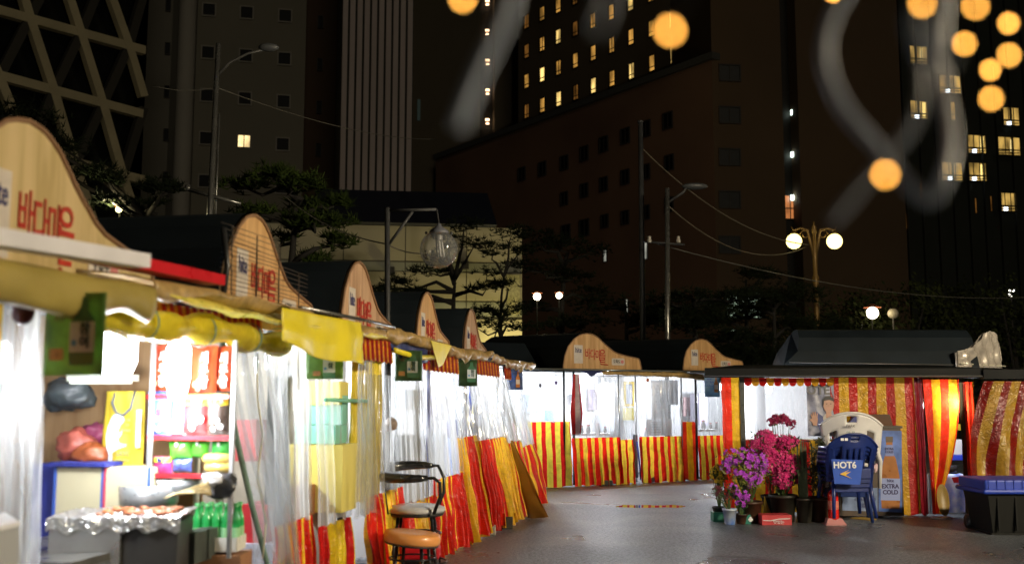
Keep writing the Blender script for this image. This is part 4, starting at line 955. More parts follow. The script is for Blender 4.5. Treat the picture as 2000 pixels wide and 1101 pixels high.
# round tag at the photo edge
c = P(45, 612, 3.7); t = thing('round_lantern', tuple(c), 'small dark maroon disc hanging from a red ribbon, upper left', 'hanging disc')
LB().lathe([(.001, -.012), (.035, -.012), (.042, 0), (.035, .012), (.001, .012)], 20, (0, 0, 0), Matrix.Rotation(math.pi / 2, 4, 'X')).build('disc', mat('maroon', (.06, .008, .015), .4), t, True)
LB().prism([(-.006, 0, .04), (.006, 0, .04), (.014, 0, .11), (-.002, 0, .11)], (0, .003, 0)).build('ribbon', mat('red_ribbon', (.6, .05, .02), .5), t)
# ------------------------------------------------------------------ contents of the near stall
S0p = L.pt(SY(5.66) - .03, 0, -2.4); S0 = Plane((S0p.x, S0p.y), (.987, -.162))
S1p = L.pt(SY(7.67) - .04, 0, -2.4); S1 = Plane((S1p.x, S1p.y), (.987, -.162))
def sbox(pl, u0, v0, u1, v1, w0, w1, name, m, parent=None, bevel=0):
    """box whose front face (at offset w1) covers the given photo rectangle"""
    a = pl.at(u0, (v0 + v1) / 2, w1); s0 = (a - pl.o).dot(pl.d); a = pl.at(u1, (v0 + v1) / 2, w1); s1 = (a - pl.o).dot(pl.d)
    um = (u0 + u1) / 2; z1 = pl.at(um, v0, w1).z; z0 = pl.at(um, v1, w1).z
    return MB().prism([pl.pt(s0, z0, w1), pl.pt(s1, z0, w1), pl.pt(s1, z1, w1), pl.pt(s0, z1, w1)], -pl.n * (w1 - w0)).build(name, m, parent, bevel=bevel)
M_SHELF = mat('shelf_steel', (.5, .5, .5), .35, metal=.6); M_SRED = mat('shelf_red_edge', (.55, .02, .03), .35)
sh = thing('snack_shelf', tuple(S0.at(365, 1000, .1) * 1), 'steel shelf rack with red edges full of snack bags', 'shelf'); sh.location.z = 0
for v in (772, 852, 926):
    sbox(S0, 286, v, 446, v + 6, .25, .34, 'shelf', M_SHELF, sh); sbox(S0, 286, v - 2, 446, v + 7, .342, .35, 'shelf_edge', M_SRED, sh)
for u in (287, 448): sbox(S0, u, 664, u + 7, 1090, .35, .37, 'upright', M_SHELF, sh)
def snack(u, v, wpx, hpx, w, body, band, word, wc, label, word2=None, vertical=True, blob=None, tilt=0):
    c = S0.at(u, v, w); k = c.y / F; wd, ht = wpx * k, hpx * k
    t = thing('snack_bag', tuple(c - Vector((0, 0, ht / 2))), label, 'snack bag', 'snack bags on the shelf rack')
    M = Matrix.Identity(4); M.col[0][:3] = S0.d; M.col[1][:3] = (0, 0, 1); M.col[2][:3] = S0.n; M.col[3][:3] = c
    M = M @ Matrix.Rotation(tilt, 4, 'Z')
    for sgn in (1,):
        b = MB()
        def fn(u_, v_, sg=1):
            puff = (math.sin(math.pi * u_) ** .6) * (math.sin(math.pi * v_) ** .5) * .028; cr = .004 * noise.noise(Vector((u_ * 9, v_ * 9, u * .1)))
            return M @ Vector(((u_ - .5) * wd * (1 - .06 * math.sin(math.pi * v_)), (v_ - .5) * ht, sg * (puff + cr)))
        b.grid(fn, 14, 16); b.grid(lambda a, c_: fn(1 - a, c_, -1), 10, 10)
        bag = b.build('bag', body, t, True)
    # printed band and word follow the puffed front
    z = .031
    if band: MB().grid(lambda a, c_: M @ Vector(((a - .5) * wd * .9, ht * (.18 + .26 * c_), .006 + .028 * math.sin(math.pi * a) ** .6 * math.sin(math.pi * (.68 + .26 * c_)) ** .5)), 10, 4).build('printed_band', band, t, True)
    if blob:
        q = MB(); rn = random.Random(int(u))
        for _ in range(7): q.lathe([(.001, 0), (wd * rn.uniform(.06, .13), 0)], 10, (0, 0, 0), M @ Matrix.Translation((rn.uniform(-.3, .3) * wd, rn.uniform(-.38, -.12) * ht, z + .002)))
        q.build('snack_print', blob, t)
    s_ = '\n'.join(word) if vertical else word
    text(s_, M @ Matrix.Translation((wd * .12 if vertical else 0, ht * .0 if vertical else ht * .3, z + .004)), ht * (.27 if len(word) > 2 and vertical else .2) * (.9 if vertical else .95), wc, t, sx=.8, bold=.002)
    return t
B_OR = mat('orange_red_bag', (.75, .10, .03), .3, noise_amt=.3, noise_scale=14, coat=.5); B_BL = mat('blue_bag', (.12, .25, .75), .3, noise_amt=.3, noise_scale=14, coat=.5)
B_RD = mat('red_bag', (.65, .03, .03), .3, noise_amt=.25, noise_scale=14, coat=.5); B_BK = mat('black_bag', (.06, .04, .03), .3, noise_amt=.3, noise_scale=14, coat=.5)
B_YL = mat('yellow_band', (.85, .6, .04), .35); B_WH = mat('white_ink', (.85, .83, .8), .4); B_CR = mat('cream_print', (.8, .6, .35), .4, noise_amt=.4, noise_scale=40)
B_RI = mat('red_ink', (.6, .04, .03), .4); B_BI = mat('blue_ink', (.02, .04, .2), .4); B_GR = mat('lime_bag', (.12, .55, .05), .25, noise_amt=.3, noise_scale=14, coat=.5)
snack(318, 722, 52, 96, .26, B_OR, None, '새우깡', B_WH, 'orange red snack bag, upper shelf, left end', blob=B_CR)
snack(366, 722, 46, 96, .2, B_OR, None, '새우깡', B_WH, 'orange red snack bag partly hidden by the tall bulb', blob=B_CR)
snack(398, 724, 56, 98, .28, B_OR, None, '새우깡', B_WH, 'orange red snack bag, upper shelf, behind the steel post', blob=B_CR)
snack(438, 724, 40, 96, .24, B_OR, None, '새우깡', B_WH, 'orange red snack bag at right end of the upper shelf, behind vinyl', blob=B_CR)
snack(312, 806, 50, 84, .28, B_BL, None, '오', B_RI, 'blue snack bag with red lettering, middle shelf left', blob=B_CR)
snack(350, 804, 28, 84, .25, mat('pale_blue_bag', (.35, .45, .7), .3, coat=.4), None, '감자', B_BI, 'narrow pale blue snack bag, middle shelf', blob=B_CR)
snack(384, 806, 56, 84, .28, B_RD, B_YL, '꿀땅콩', B_BI, 'red snack bag with yellow header, middle shelf', vertical=False, blob=B_WH)
snack(426, 806, 48, 84, .28, B_BK, B_YL, '양파링', B_RI, 'black snack bag with yellow header, middle shelf right', vertical=False, blob=B_WH)
snack(352, 878, 46, 36, .30, B_GR, None, '깡', B_WH, 'plump lime green snack bag, lower shelf left', vertical=False, tilt=.1)
snack(390, 876, 40, 34, .28, B_GR, None, '깡', B_WH, 'plump lime green snack bag, lower shelf middle', vertical=False, tilt=-.1)
snack(432, 876, 40, 30, .28, mat('deep_green_bag', (.05, .35, .06), .25, coat=.5), None, '콩', B_WH, 'deep green snack bag above the yellow corn packs', vertical=False)
snack(318, 908, 40, 34, .3, mat('magenta_bag', (.6, .05, .2), .3, coat=.4), B_YL, '땅콩', B_BI, 'magenta bag with yellow header, lower shelf left', vertical=False)
snack(356, 908, 40, 24, .3, mat('navy_pack', (.08, .12, .4), .3, coat=.4), None, '스낵', B_WH, 'navy pack with white lettering behind the bowls', vertical=False)
for i, (u, v, n_) in enumerate(((424, 896, 'upper'), (428, 912, 'lower'))):
    c = S0.at(u, v, .34); o = thing('corn_pack', tuple(c), n_ + ' yellow corn pack on the lower shelf', 'food pack', 'yellow corn packs')
    b = LB(); ax = S0.d; b.tube([ax * -.075, ax * -.06, ax * 0, ax * .06, ax * .075], [.012, .026, .03, .026, .012], 14); b.build('pack', mat('corn_yellow', (.85, .6, .15), .3, noise_amt=.2, noise_scale=20, coat=.4), o, True)
# tote bag
c = S0.at(246, 838, .2); k = c.y / F; t = thing('tote_bag', tuple(c - Vector((0, 0, 72 * k))), 'yellow tote bag printed with a white seal, hanging on the panelled wall', 'bag')
M = S0.mtx((c - S0.o).dot(S0.d), c.z, .2); wd, ht = 80 * k, 146 * k
MB().grid(lambda u, v: M @ Vector(((u - .5) * wd * (1 + .1 * (1 - v)), (v - .5) * ht, .02 + .05 * math.sin(math.pi * u) * (1 - v * .6) + .006 * math.sin(u * 14 + v * 5))), 24, 20).build('bag_front', mat('yellow_canvas', (.88, .66, .05), .7, noise_amt=.1, noise_scale=12), t, True, solid=.003)
MB().tube([M @ Vector(p) for p in ((-.05, .2, .03), (-.05, .14, .06), (-.02, .09, .07), (.02, .075, .07), (.055, .11, .06), (.06, .2, .03))], .008, 8).build('handle', mat('dark_grey_strap', (.12, .13, .13), .6), t, True)
pr = [(-.05, -.17), (-.03, -.17), (-.03, -.12), (.0, -.1), (.045, -.085), (.05, -.075), (.01, -.07), (.0, -.05), (.02, -.02), (.022, .0), (.005, -.02), (0, .0), (.015, .03), (.03, .045), (.03, .06), (.015, .08), (-.01, .085), (-.035, .075), (-.06, .02), (-.07, -.04), (-.065, -.09), (-.05, -.13)]
MB().poly([M @ Vector((x, y, .074)) for x, y in pr]).build('seal_print', mat('print_grey_white', (.72, .76, .8), .6), t)
MB().lathe([(.001, 0), (.004, 0)], 8, (0, 0, 0), M @ Matrix.Translation((.012, .055, .0765))).build('eye_print', M_BLK, t)
G_T = mat('grey_print', (.4, .42, .2), .6)
for s_, x, y, z_ in (('SAVE', .03, -.125, .035), ('OUR SEAL', .03, -.158, .018), ('THE', .05, .05, .018), ('OF', .05, .025, .018), ('WAY', .045, -.005, .022)):
    text(s_, M @ Matrix.Translation((x, y, .076)), z_, G_T, t)
sbox(S0, 266, 800, 274, 874, .27, .275, 'hanging_tag', mat('white_tag', (.85, .85, .85), .5), t)
# cloth bundles
def bundle(u, v, Wd, rx, rz_, m, label, sd, name='cloth_bag', cat='bag', grp=None, pl=None, sy=.7):
    pl = pl or S0; c = pl.at(u, v, Wd)
    b = MB(); n0 = 22
    def fn(a, b_):
        th = a * 2 * math.pi; ph = math.pi * b_; d = Vector((math.sin(ph) * math.cos(th), math.sin(ph) * math.sin(th), -math.cos(ph)))
        k = 1 + .35 * noise.noise(d * 1.7 + Vector((sd, 0, 0))) + .12 * noise.noise(d * 5 + Vector((0, sd, 0)))
        return c + Vector((d.x * rx * k, d.y * rx * sy * k, d.z * rz_ * k))
    o = b.grid(fn, 26, 16).build(name, m, None, True); return tag(o, label, cat, grp)
bundle(150, 870, .22, .11, .085, mat('salmon_vinyl', (.42, .10, .07), .4, noise_amt=.4, noise_scale=9, bump=.8), 'crumpled salmon red bag on the crate, left one', 1)
bundle(178, 888, .27, .09, .06, mat('rust_vinyl', (.40, .10, .03), .4, noise_amt=.4, noise_scale=9, bump=.8), 'crumpled rust orange bag in front of the salmon one', 4)
bundle(186, 848, .15, .07, .06, mat('plum_vinyl', (.28, .05, .12), .4, noise_amt=.4, noise_scale=9, bump=.8), 'crumpled plum coloured bag behind the rust one', 7)
bundle(135, 770, .25, .13, .09, mat('charcoal_bag', (.035, .045, .05), .45, noise_amt=.4, noise_scale=7, bump=.6), 'dark charcoal bag hanging below the big green poster', 9)
bundle(60, 870, .55, .13, .10, mat('grey_coat', (.06, .07, .08), .6, noise_amt=.4, noise_scale=7, bump=.6), 'dark coat heap at the photo edge', 12) if False else None
# lamp bar under the shelf
t = thing('strip_light', tuple(S0.at(195, 740, .3)), 'whitish strip light fixture below the big green poster', 'light fixture')
sbox(S0, 130, 731, 256, 744, .25, .33, 'housing', mat('fixture_white', (.75, .8, .65), .4), t, .01); sbox(S0, 136, 744, 250, 749, .27, .31, 'diffuser', emis('diffuser_glow', (.95, 1, .9), 2), t)
# crates with coloured rims
for i, (u0, u1, rim, lab) in enumerate(((104, 199, (.05, .12, .5), 'cream cardboard box with blue edges'), (201, 290, (.6, .06, .1), 'cream cardboard box with red edge'))):
    t = thing('cardboard_box', tuple(S0.at((u0 + u1) / 2, 985, .3)), lab + ' below the shelf', 'box', 'cream cardboard boxes')
    sbox(S0, u0, 912, u1, 1060, .1, .40, 'box_front', mat('cream_card', (.72, .64, .42), .7, noise_amt=.08, noise_scale=4), t)
    rm = mat('rim_%d' % i, rim, .5)
    sbox(S0, u0 - 2, 912, u0 + 3, 1060, .4, .406, 'edge_strip', rm, t); sbox(S0, u1 - 4, 912, u1 + 1, 1060, .4, .406, 'edge_strip', mat('rim_blue', (.05, .14, .5), .5), t)
o = sbox(S0, 96, 903, 205, 911, .1, .44, 'folded_cloth', mat('navy_cloth', (.03, .04, .3), .7, noise_amt=.4, noise_scale=20, bump=.5), None, .01); tag(o, 'folded navy blue cloth under the salmon bag', 'cloth')
o = sbox(S0, 60, 905, 103, 1070, .05, .35, 'storage_tub', mat('navy_plastic', (.02, .03, .22), .4), None, .02); tag(o, 'navy plastic tub behind the left clear curtain', 'tub')
# counter and grill
ct = thing('counter', tuple(G(300, 1101)), 'long dark steel counter of the nearest stall under the grill and pots', 'counter'); ct.location = L.pt(SY(5.0), 0, -.3)
sa, sb = SY(4.45), SY(5.58)
MB().prism([L.pt(sa, .78, -.05), L.pt(sb, .78, -.05), L.pt(sb, .815, -.05), L.pt(sa, .815, -.05)], -L.n * .62).build('top', mat('counter_steel', (.28, .27, .25), .3, metal=.7, noise_amt=.4, noise_scale=8), ct)
MB().prism([L.pt(sa, .36, -.05), L.pt(sb, .36, -.05), L.pt(sb, .385, -.05), L.pt(sa, .385, -.05)], -L.n * .6).build('shelf', M_SHELF, ct)
for s_ in (sa + .03, sb - .03):
    for w_ in (-.08, -.62): MB().tube([L.pt(s_, 0, w_), L.pt(s_, .78, w_)], .018, 8).build('leg', M_POST, ct)
MB().prism([L.pt(sa, .05, -.66), L.pt(sb, .05, -.66), L.pt(sb, .77, -.66), L.pt(sa, .77, -.66)], -L.n * .02).build('back_panel', mat('dark_panel', (.05, .045, .04), .6), ct)
gr = thing('grill', tuple(P(215, 1060, 4.75)), 'stainless box grill covered with crumpled foil', 'grill')
GP = Plane((P(95, 1000, 4.72).x, P(95, 1000, 4.72).y), (1, .12))
gz = P(200, 1012, 4.75).z
gA = GP.loc(97, 1010)[0]; gB = GP.loc(236, 1010)[0]; gC = GP.loc(345, 1010)[0]
MB().prism([GP.pt(gA, .3, 0), GP.pt(gB, .3, 0), GP.pt(gB, gz - .02, 0), GP.pt(gA, gz - .02, 0)], -GP.n * .42).build('body', mat('stainless', (.55, .56, .55), .3, metal=.85, noise_amt=.25, noise_scale=5), gr, bevel=.008)
MB().prism([GP.pt(gB + .003, .3, -.03), GP.pt(gC, .3, -.03), GP.pt(gC, gz - .03, -.03), GP.pt(gB + .003, gz - .03, -.03)], -GP.n * .38).build('fire_box', mat('sooty_steel', (.04, .038, .035), .5, noise_amt=.4, noise_scale=8), gr)
def foil(u, v):
    s = gA - .01 + (gC - gA + .03) * u; n_ = noise.noise(Vector((u * 16, v * 14, 3))) * .016 + noise.noise(Vector((u * 40, v * 30, 1))) * .008
    if v < .3: k = v / .3; return GP.pt(s, gz - .055 * (1 - k) + n_ * .8 + .012 * math.sin(u * 31), .015 + n_)
    k = (v - .3) / .7; return GP.pt(s, gz + .006 + n_ * .7, .012 - .42 * k)
MB().grid(foil, 90, 40).build('foil', mat('foil', (.85, .85, .85), .28, metal=.9), gr, False)
q = MB(); rn = random.Random(5)
for _ in range(46):
    s = rn.uniform(gA + .2, gC - .04); w_ = -rn.uniform(.03, .3); q.ball(GP.pt(s, gz + .016, w_), rn.uniform(.01, .018), 7, 5, (1.5, 1, .6))
o = q.build('grilled_meat', mat('grilled_meat', (.55, .17, .06), .4, noise_amt=.5, noise_scale=60), None, True); tag(o, 'reddish bits of meat grilling on the foil', 'food', kind='stuff')
o = MB()
for i in range(9):
    a = P(322 + i * 2, 972 - i * 1.2, 4.9 + i * .02); b_ = P(408 + i * .6, 940 + i * 3.2, 5.1 + i * .01); o.tube([a, a.lerp(b_, .5) + Vector((0, 0, .004 * (i % 3))), b_], .0035, 5)
tag(o.build('skewers', mat('bamboo', (.72, .58, .3), .6), None, True), 'sheaf of pale bamboo skewers lying over the grill end', 'skewers')
def vessel(name, u, v, Y, r, h, m, label, prof=None, handle=False, cat='bowl'):
    p = P(u, v, Y); t = thing(name, tuple(p - Vector((0, 0, h))), label, cat)
    prof = prof or [(r * .6, 0), (r * .62, .004), (r * .9, h * .5), (r, h), (r * .97, h), (r * .86, h * .5), (r * .55, .012), (.001, .012)]
    LB().lathe(prof, 28).build('vessel', m, t, True)
    if handle:
        for s_ in (-1, 1): LB().tube([(s_ * r * .98, 0, h * .8), (s_ * (r + .035), .01, h * .85), (s_ * (r + .03), .01, h * .55), (s_ * r * .95, 0, h * .5)], .006, 6).build('handle', m, t, True)
    return t
ENA = mat('white_enamel', (.80, .82, .84), .25, noise_amt=.05); vessel('cooking_pot', 292, 946, 5.35, .15, .10, mat('grey_aluminium', (.5, .52, .53), .3, metal=.6, noise_amt=.15), 'wide aluminium pot with two handles behind the grill', [(.13, 0), (.145, .01), (.15, .10), (.143, .10), (.138, .015), (.001, .012)], True, 'pot')
vessel('serving_bowl', 350, 935, 5.4, .12, .07, ENA, 'white bowl right of the aluminium pot'); vessel('serving_bowl', 330, 925, 5.48, .09, .05, ENA, 'small white bowl stacked behind with a dark ladle')
o = MB().tube([P(303, 905, 5.4), P(318, 920, 5.42), P(330, 938, 5.44)], [.006, .006, .016], 8).build('ladle', mat('dark_ladle', (.06, .04, .03), .4), None, True); tag(o, 'short dark ladle standing in the small bowl', 'ladle')
bundle(428, 945, .38, .085, .06, mat('black_foil', (.05, .05, .055), .25, noise_amt=.3, noise_scale=9, bump=.8), 'black plastic bag of charcoal right of the steel post', 21, 'charcoal_bag', 'bag')
bundle(385 + 28, 935, .46, .05, .035, mat('white_bag', (.75, .75, .78), .3, bump=.6), 'little white plastic bag on the counter end', 25, 'plastic_bag', 'bag')
MB().tube([L.pt(SY(5.5), 0, -.02), L.pt(SY(5.5), 1.97, -.02)], .017, 10).build('post', mat('grey_post', (.42, .43, .42), .4, metal=.3), stalls[0], True)
# bottle crate
cb = P(425, 1072, 5.42); cr = thing('bottle_crate', tuple(cb), 'low tray of green bottles at the foot of the steel post', 'crate')
for w_, h_ in ((0, .05),): LB().box((0, 0, .01), (.24, .17, .02)).box((0, -.085, .035), (.24, .008, .07)).box((0, .085, .035), (.24, .008, .07)).box((-.12, 0, .035), (.008, .17, .07)).box((.12, 0, .035), (.008, .17, .07)).build('tray', mat('white_tray', (.7, .68, .62), .5), cr)
LB().box((0, 0, -.15), (.3, .24, .27)).build('stand', mat('stand_card', (.35, .16, .07), .7, noise_amt=.3, noise_scale=8), cr)
bp_ = [(.001, 0), (.023, .003), (.0245, .02), (.0245, .12), (.021, .145), (.012, .172), (.011, .195), (.013, .2), (.013, .212), (.001, .213)]
M_GB = mat('green_glass', (.03, .42, .10), .08, noise_amt=.1, spec=.9, coat=.6)
first = None; n = 0
for j in range(2):
    for i in range(5):
        p = cb + Vector((-.1 + i * .05, -.04 + j * .075, .022)); lab = 'green glass bottle in the tray, %s row, %s' % (('front', 'rear')[j], ('left end', 'second from left', 'middle', 'second from right', 'right end')[i])
        if not first:
            first = thing('soju_bottle', tuple(p), lab, 'bottle', 'green bottles in the tray'); LB().lathe(bp_, 14).build('glass', M_GB, first, True); LB().lathe([(.0248, .04), (.0252, .045), (.0252, .09), (.0248, .095)], 14).build('label', mat('bottle_label', (.3, .6, .3), .5), first, True)
            LB().lathe([(.014, .198), (.014, .216), (.001, .217)], 10).build('cap', mat('bottle_cap', (.1, .45, .15), .3), first, True)
        else: copy_thing(first, p, lab)
# clutter under the counter, seen through the drawn curtain
o = sbox(S1, 470, 985, 520, 1060, .1, .4, 'red_box', mat('red_carton', (.45, .02, .03), .5, noise_amt=.2, noise_scale=10), None, .005); o.name = 'carton'; tag(o, 'dark red carton behind the drawn vinyl curtain', 'box')
o = sbox(S1, 470, 1062, 540, 1130, .1, .46, 'carton', mat('print_carton', (.55, .6, .75), .5, noise_amt=.6, noise_scale=18), None, .005); tag(o, 'blue and white printed carton below the bottle tray', 'box')
o = sbox(S0, 350, 1040, 380, 1101, .1, .5, 'charcoal_sack', mat('dark_sack', (.05, .06, .05), .7, noise_amt=.5, noise_scale=8), None, .02); tag(o, 'dark sack under the counter left of the bottles', 'sack')
o = sbox(S1, 460, 820, 500, 900, .1, .42, 'bucket_lid', mat('red_cloth', (.35, .05, .05), .5, noise_amt=.3, noise_scale=10), None, .02); o.name = 'apron'; tag(o, 'dark red apron hanging behind the drawn vinyl curtain', 'apron')
# second stall, seen through vinyl
for k, (Yp, lst) in enumerate(((9.86, ((715, 770, 745, 850, 'wall_calendar', (.75, .72, .65), 'pale calendar on the third stall partition'), (752, 900, 800, 1000, 'steel_cabinet', (.38, .40, .45), 'grey steel cabinet behind the third stall vinyl'))),
        (12.0, ((838, 770, 862, 812, 'wall_calendar', (.6, .55, .75), 'lilac calendar on the fourth stall partition'), (842, 850, 866, 905, 'drinks_crate', (.45, .5, .55), 'grey drinks crate behind the fourth stall vinyl'))),
        (14.1, ((905, 790, 925, 835, 'wall_calendar', (.7, .6, .35), 'straw coloured calendar on the fifth stall partition'), (915, 850, 950, 880, 'drinks_crate', (.3, .33, .42), 'slate blue crate behind the fifth stall vinyl'))))):
    q_ = L.pt(SY(Yp) - .04, 0, -2.4); pl = Plane((q_.x, q_.y), (.987, -.162))
    for j, (u0, v0, u1, v1, nm, c_, lab) in enumerate(lst):
        o = sbox(pl, u0, v0, u1, v1, .02, .05 if j == 0 else .4, nm, mat('item_%d_%d' % (k, j), c_, .5, noise_amt=.35, noise_scale=9), None, .005); tag(o, lab, nm.replace('_', ' '))
MINT = mat('mint_panel', (.25, .62, .50), .4); YP = mat('yellow_panel', (.85, .72, .18), .5)
for u0, v0, u1, v1, w1, m, nm, lab, cat in ((560, 868, 668, 1000, .35, YP, 'yellow_crate', 'yellow crate seen through the second stall vinyl', 'crate'), (600, 745, 665, 790, .2, YP, 'yellow_notice', 'yellow notice on the second stall partition', 'notice'),
        (575, 830, 655, 866, .3, MINT, 'mint_tray', 'mint green tray above the yellow crate', 'tray'), (600, 772, 668, 828, .16, MINT, 'mint_notice', 'mint green notice below the yellow notice', 'notice'),
        (555, 950, 590, 1010, .6, mat('brown_jar', (.3, .12, .05), .4), 'brown_box', 'small brown box behind vinyl beside the yellow crate', 'box')):
    o = sbox(S1, u0, v0, u1, v1, .02, w1, nm, m, None, .006); tag(o, lab, cat)
o = MB().tube([L.pt(SY(7.05), 1.5, .12), L.pt(SY(7.1), 1.5, .14), L.pt(SY(7.85), 1.49, .16)], .014, 8).build('mint_rail', mat('mint_rail', (.2, .6, .42), .35), stalls[1], True)
o = sbox(S1, 548, 694, 572, 758, .9, .91, 'paper_menu', mat('paper_white', (.8, .8, .82), .6), None); tag(o, 'white paper menu hanging behind the second stall vinyl', 'paper')
text('메뉴\n국수\n어묵', S1.mtx(S1.loc(560, 720, .913)[0], S1.loc(560, 720, .913)[1], .913), .035, M_BLK, o)
o = sbox(S1, 520, 735, 556, 985, 1.0, 1.08, 'hanging_coat', mat('teal_coat', (.05, .08, .08), .7, noise_amt=.5, noise_scale=9, bump=.5), None, .02); tag(o, 'dark teal coat hanging behind the drawn clear curtain', 'coat')
# third/fourth stalls: shapes glimpsed through vinyl
for k, (Yp, u0, v0, u1, v1, m, lab, nm) in enumerate(((9.86, 770, 850, 800, 900, M_POST, 'dark kettle box behind the third stall vinyl', 'kettle_box'), (9.86, 775, 760, 800, 800, M_PALE, 'pale blue notice behind the third stall vinyl', 'notice'),
        (12.0, 868, 855, 900, 935, mat('sky_box', (.35, .48, .85), .5), 'sky blue tub behind the fourth stall vinyl', 'plastic_tub'), (12.0, 872, 820, 898, 850, mat('navy_box', (.06, .08, .25), .5), 'navy box on the sky blue tub', 'box'),
        (14.1, 935, 785, 960, 830, M_PALE, 'pale blue cooler behind the fifth stall vinyl', 'cooler'))):
    q_ = L.pt(SY(Yp) - .04, 0, -2.4); pl = Plane((q_.x, q_.y), (.987, -.162)); o = sbox(pl, u0, v0, u1, v1, .02, .4, nm, m, None, .01); tag(o, lab, nm.replace('_', ' '))
# white steel counter corner, lower left
o = MB().prism([P(-60, 1040, 3.4), P(40, 1018, 3.6), P(40, 1026, 3.6), P(-60, 1050, 3.4)], (-.2, .3, 0)).build('tray_table', mat('white_steel', (.75, .75, .78), .3), None); 
tt = thing('side_table', tuple(Vector((P(0, 1030, 3.5).x, 3.5, 0))), 'white topped steel side table cut off by the lower left corner', 'table')
o.name = 'top'; o.parent = tt; o.matrix_parent_inverse = Matrix.Translation(tt.location).inverted()
zc = P(-10, 1045, 3.45).z
MB().prism([P(-80, 1052, 3.42), P(38, 1030, 3.62), P(38, 1200, 3.62), P(-80, 1200, 3.42)], (-.2, .3, 0)).build('cabinet_side', mat('grey_steel', (.35, .36, .38), .35, metal=.5), tt)
# ------------------------------------------------------------------ far row
FR = Plane((.89, 18.2), (.876, .483))
fs = lambda u, w=0: FR.loc(u, 780, w)[0]
far = []
FL = ['far stall under the larger of the two far wooden signs', 'far stall with the smaller wooden sign, half behind the black canopy', 'far corner stall with wide yellow and red skirt, roof without a sign']
fx = [(1100, 1335), (1335, 1560), (965, 1100)]
for k, (ua, ub) in enumerate(fx):
    sa, sb = fs(ua), fs(ub); c = FR.pt(sa, 0)
    st = thing('market_stall', (c.x, c.y, 0), FL[k], 'market stall', 'market stalls of the far row'); far.append(st)
    if k < 2: sign(st, FR, sa, fs((1254, 1455)[k]) - sa, (.64, .60)[k], (2.05, 2.06)[k], 3.4, back_up=.12)
    else: MB().prism([FR.pt(sa, 2.0, -.6), FR.pt(sb - .1, 2.0, -.6), FR.pt(sb - .1, 2.55, -1.2), FR.pt(sa, 2.55, -1.2)], -FR.n * 2.2).build('roof', M_NAVY, st)
    MB().prism([FR.pt(sa, 2.0, .25), FR.pt(sb, 2.0, .25), FR.pt(sb, 2.06, -.02), FR.pt(sa, 2.06, -.02)], -FR.n * 2.6).build('roof_deck', M_NAVY, st)
    MB().quad(FR.pt(sa, 1.985, 0), FR.pt(sb, 1.985, 0), FR.pt(sb, 1.985, -2.3), FR.pt(sa, 1.985, -2.3)).build('ceiling_sheet', M_WHT, st)
    MB().prism([FR.pt(sa, .02, -2.0), FR.pt(sb, .02, -2.0), FR.pt(sb, 1.98, -2.0), FR.pt(sa, 1.98, -2.0)], -FR.n * .02).build('back_wall', M_WHT, st)
    MB().tube([FR.pt(sa, 2.03, .27), FR.pt(sb, 2.03, .27)], .012, 6).build('gutter', mat('gutter', (.25, .27, .24), .3, metal=.5), st, True)
    bulb(FR.pt((sa + sb) / 2, 1.82, -.7), ('bulb in the far stall under the larger sign', 'bulb in the far stall under the smaller sign', 'bulb in the far corner stall')[k], 112)
MB().prism([FR.pt(fs(965), .02, -.05), FR.pt(fs(965), .02, -2.0), FR.pt(fs(965), 1.98, -2.0), FR.pt(fs(965), 1.98, -.05)], FR.d * -.02).build('partition', M_WHT, far[2])
def fhang(st, ua, ub, vt, vm, vb, w0, w1, clear, stripe, nf=5, amp=.03, ph=0, u2=None):
    Y = FR.at((ua + ub) / 2, 780, w0).y; zt = 1.5 + (780 - vt) * Y / F; zm = 1.5 + (780 - vm) * Y / F
    a, b_ = fs(ua, w0), fs(ub, w0); c, d = (a, b_) if not u2 else (fs(u2[0], w1), fs(u2[1], w1)); tm = (zt - zm) / (zt - .03)
    m0 = (a + (c - a) * tm, zm, w0 + (w1 - w0) * tm); m1 = (b_ + (d - b_) * tm, zm, w0 + (w1 - w0) * tm)
    if clear: cloth(FR, ((a, zt, w0), (b_, zt, w0)), (m0, m1), nf, amp * .5, ph=ph).build('clear_curtain', clear, st, True)
    if stripe: cloth(FR, (m0, m1), ((c, .0, w1 + .03), (d, .0, w1 + .03)), nf, amp, ph=ph).build('striped_skirt', stripe, st, True)
ST, SN = M_ST(), stripe_mat('far_striped_tarp', (.78, .02, .008), (.95, .60, .05), .16, .46, trans=.62)
SW = stripe_mat('old_striped_tarp', (.62, .015, .012), (.88, .68, .07), .19, .45, trans=.45, gloss=.2)
fhang(far[2], 1000, 1112, 728, 822, 940, .05, .1, CV, SW, 3, .02, 1)
fhang(far[0], 1112, 1206, 735, 852, 940, .0, .12, CV, SN, 7, .03, 2)
fhang(far[0], 1206, 1233, 735, 856, 938, .0, .1, CV, SN, 2, .04, .5, (1206, 1236))
fhang(far[0], 1246, 1329, 735, 850, 937, .05, .08, CV, SN, 5, .03, 1.2)
fhang(far[1], 1329, 1357, 742, 822, 935, -.02, .0, CV, stripe_mat('orange_column_tarp', (.75, .03, .01), (.85, .36, .01), .26, .45, trans=.5), 1, .01, 0)
fhang(far[1], 1358, 1415, 742, 848, 930, .0, .05, CV, SN, 4, .025, .7)
for u, m, w_ in ((1098, M_POST, .06), (1118, M_POST, .04), (1206, M_SPOST, .03), (1240, M_SPOST, .02), (1329, M_SPOST, .03), (1356, M_POST, .05)):
    k = 2 if u < 1100 else (0 if u < 1330 else 1)
    MB().tube([FR.pt(fs(u), .02, w_), FR.pt(fs(u), 2.0, w_)], .014 if m is M_SPOST else .022, 8).build('post', m, far[k], True)
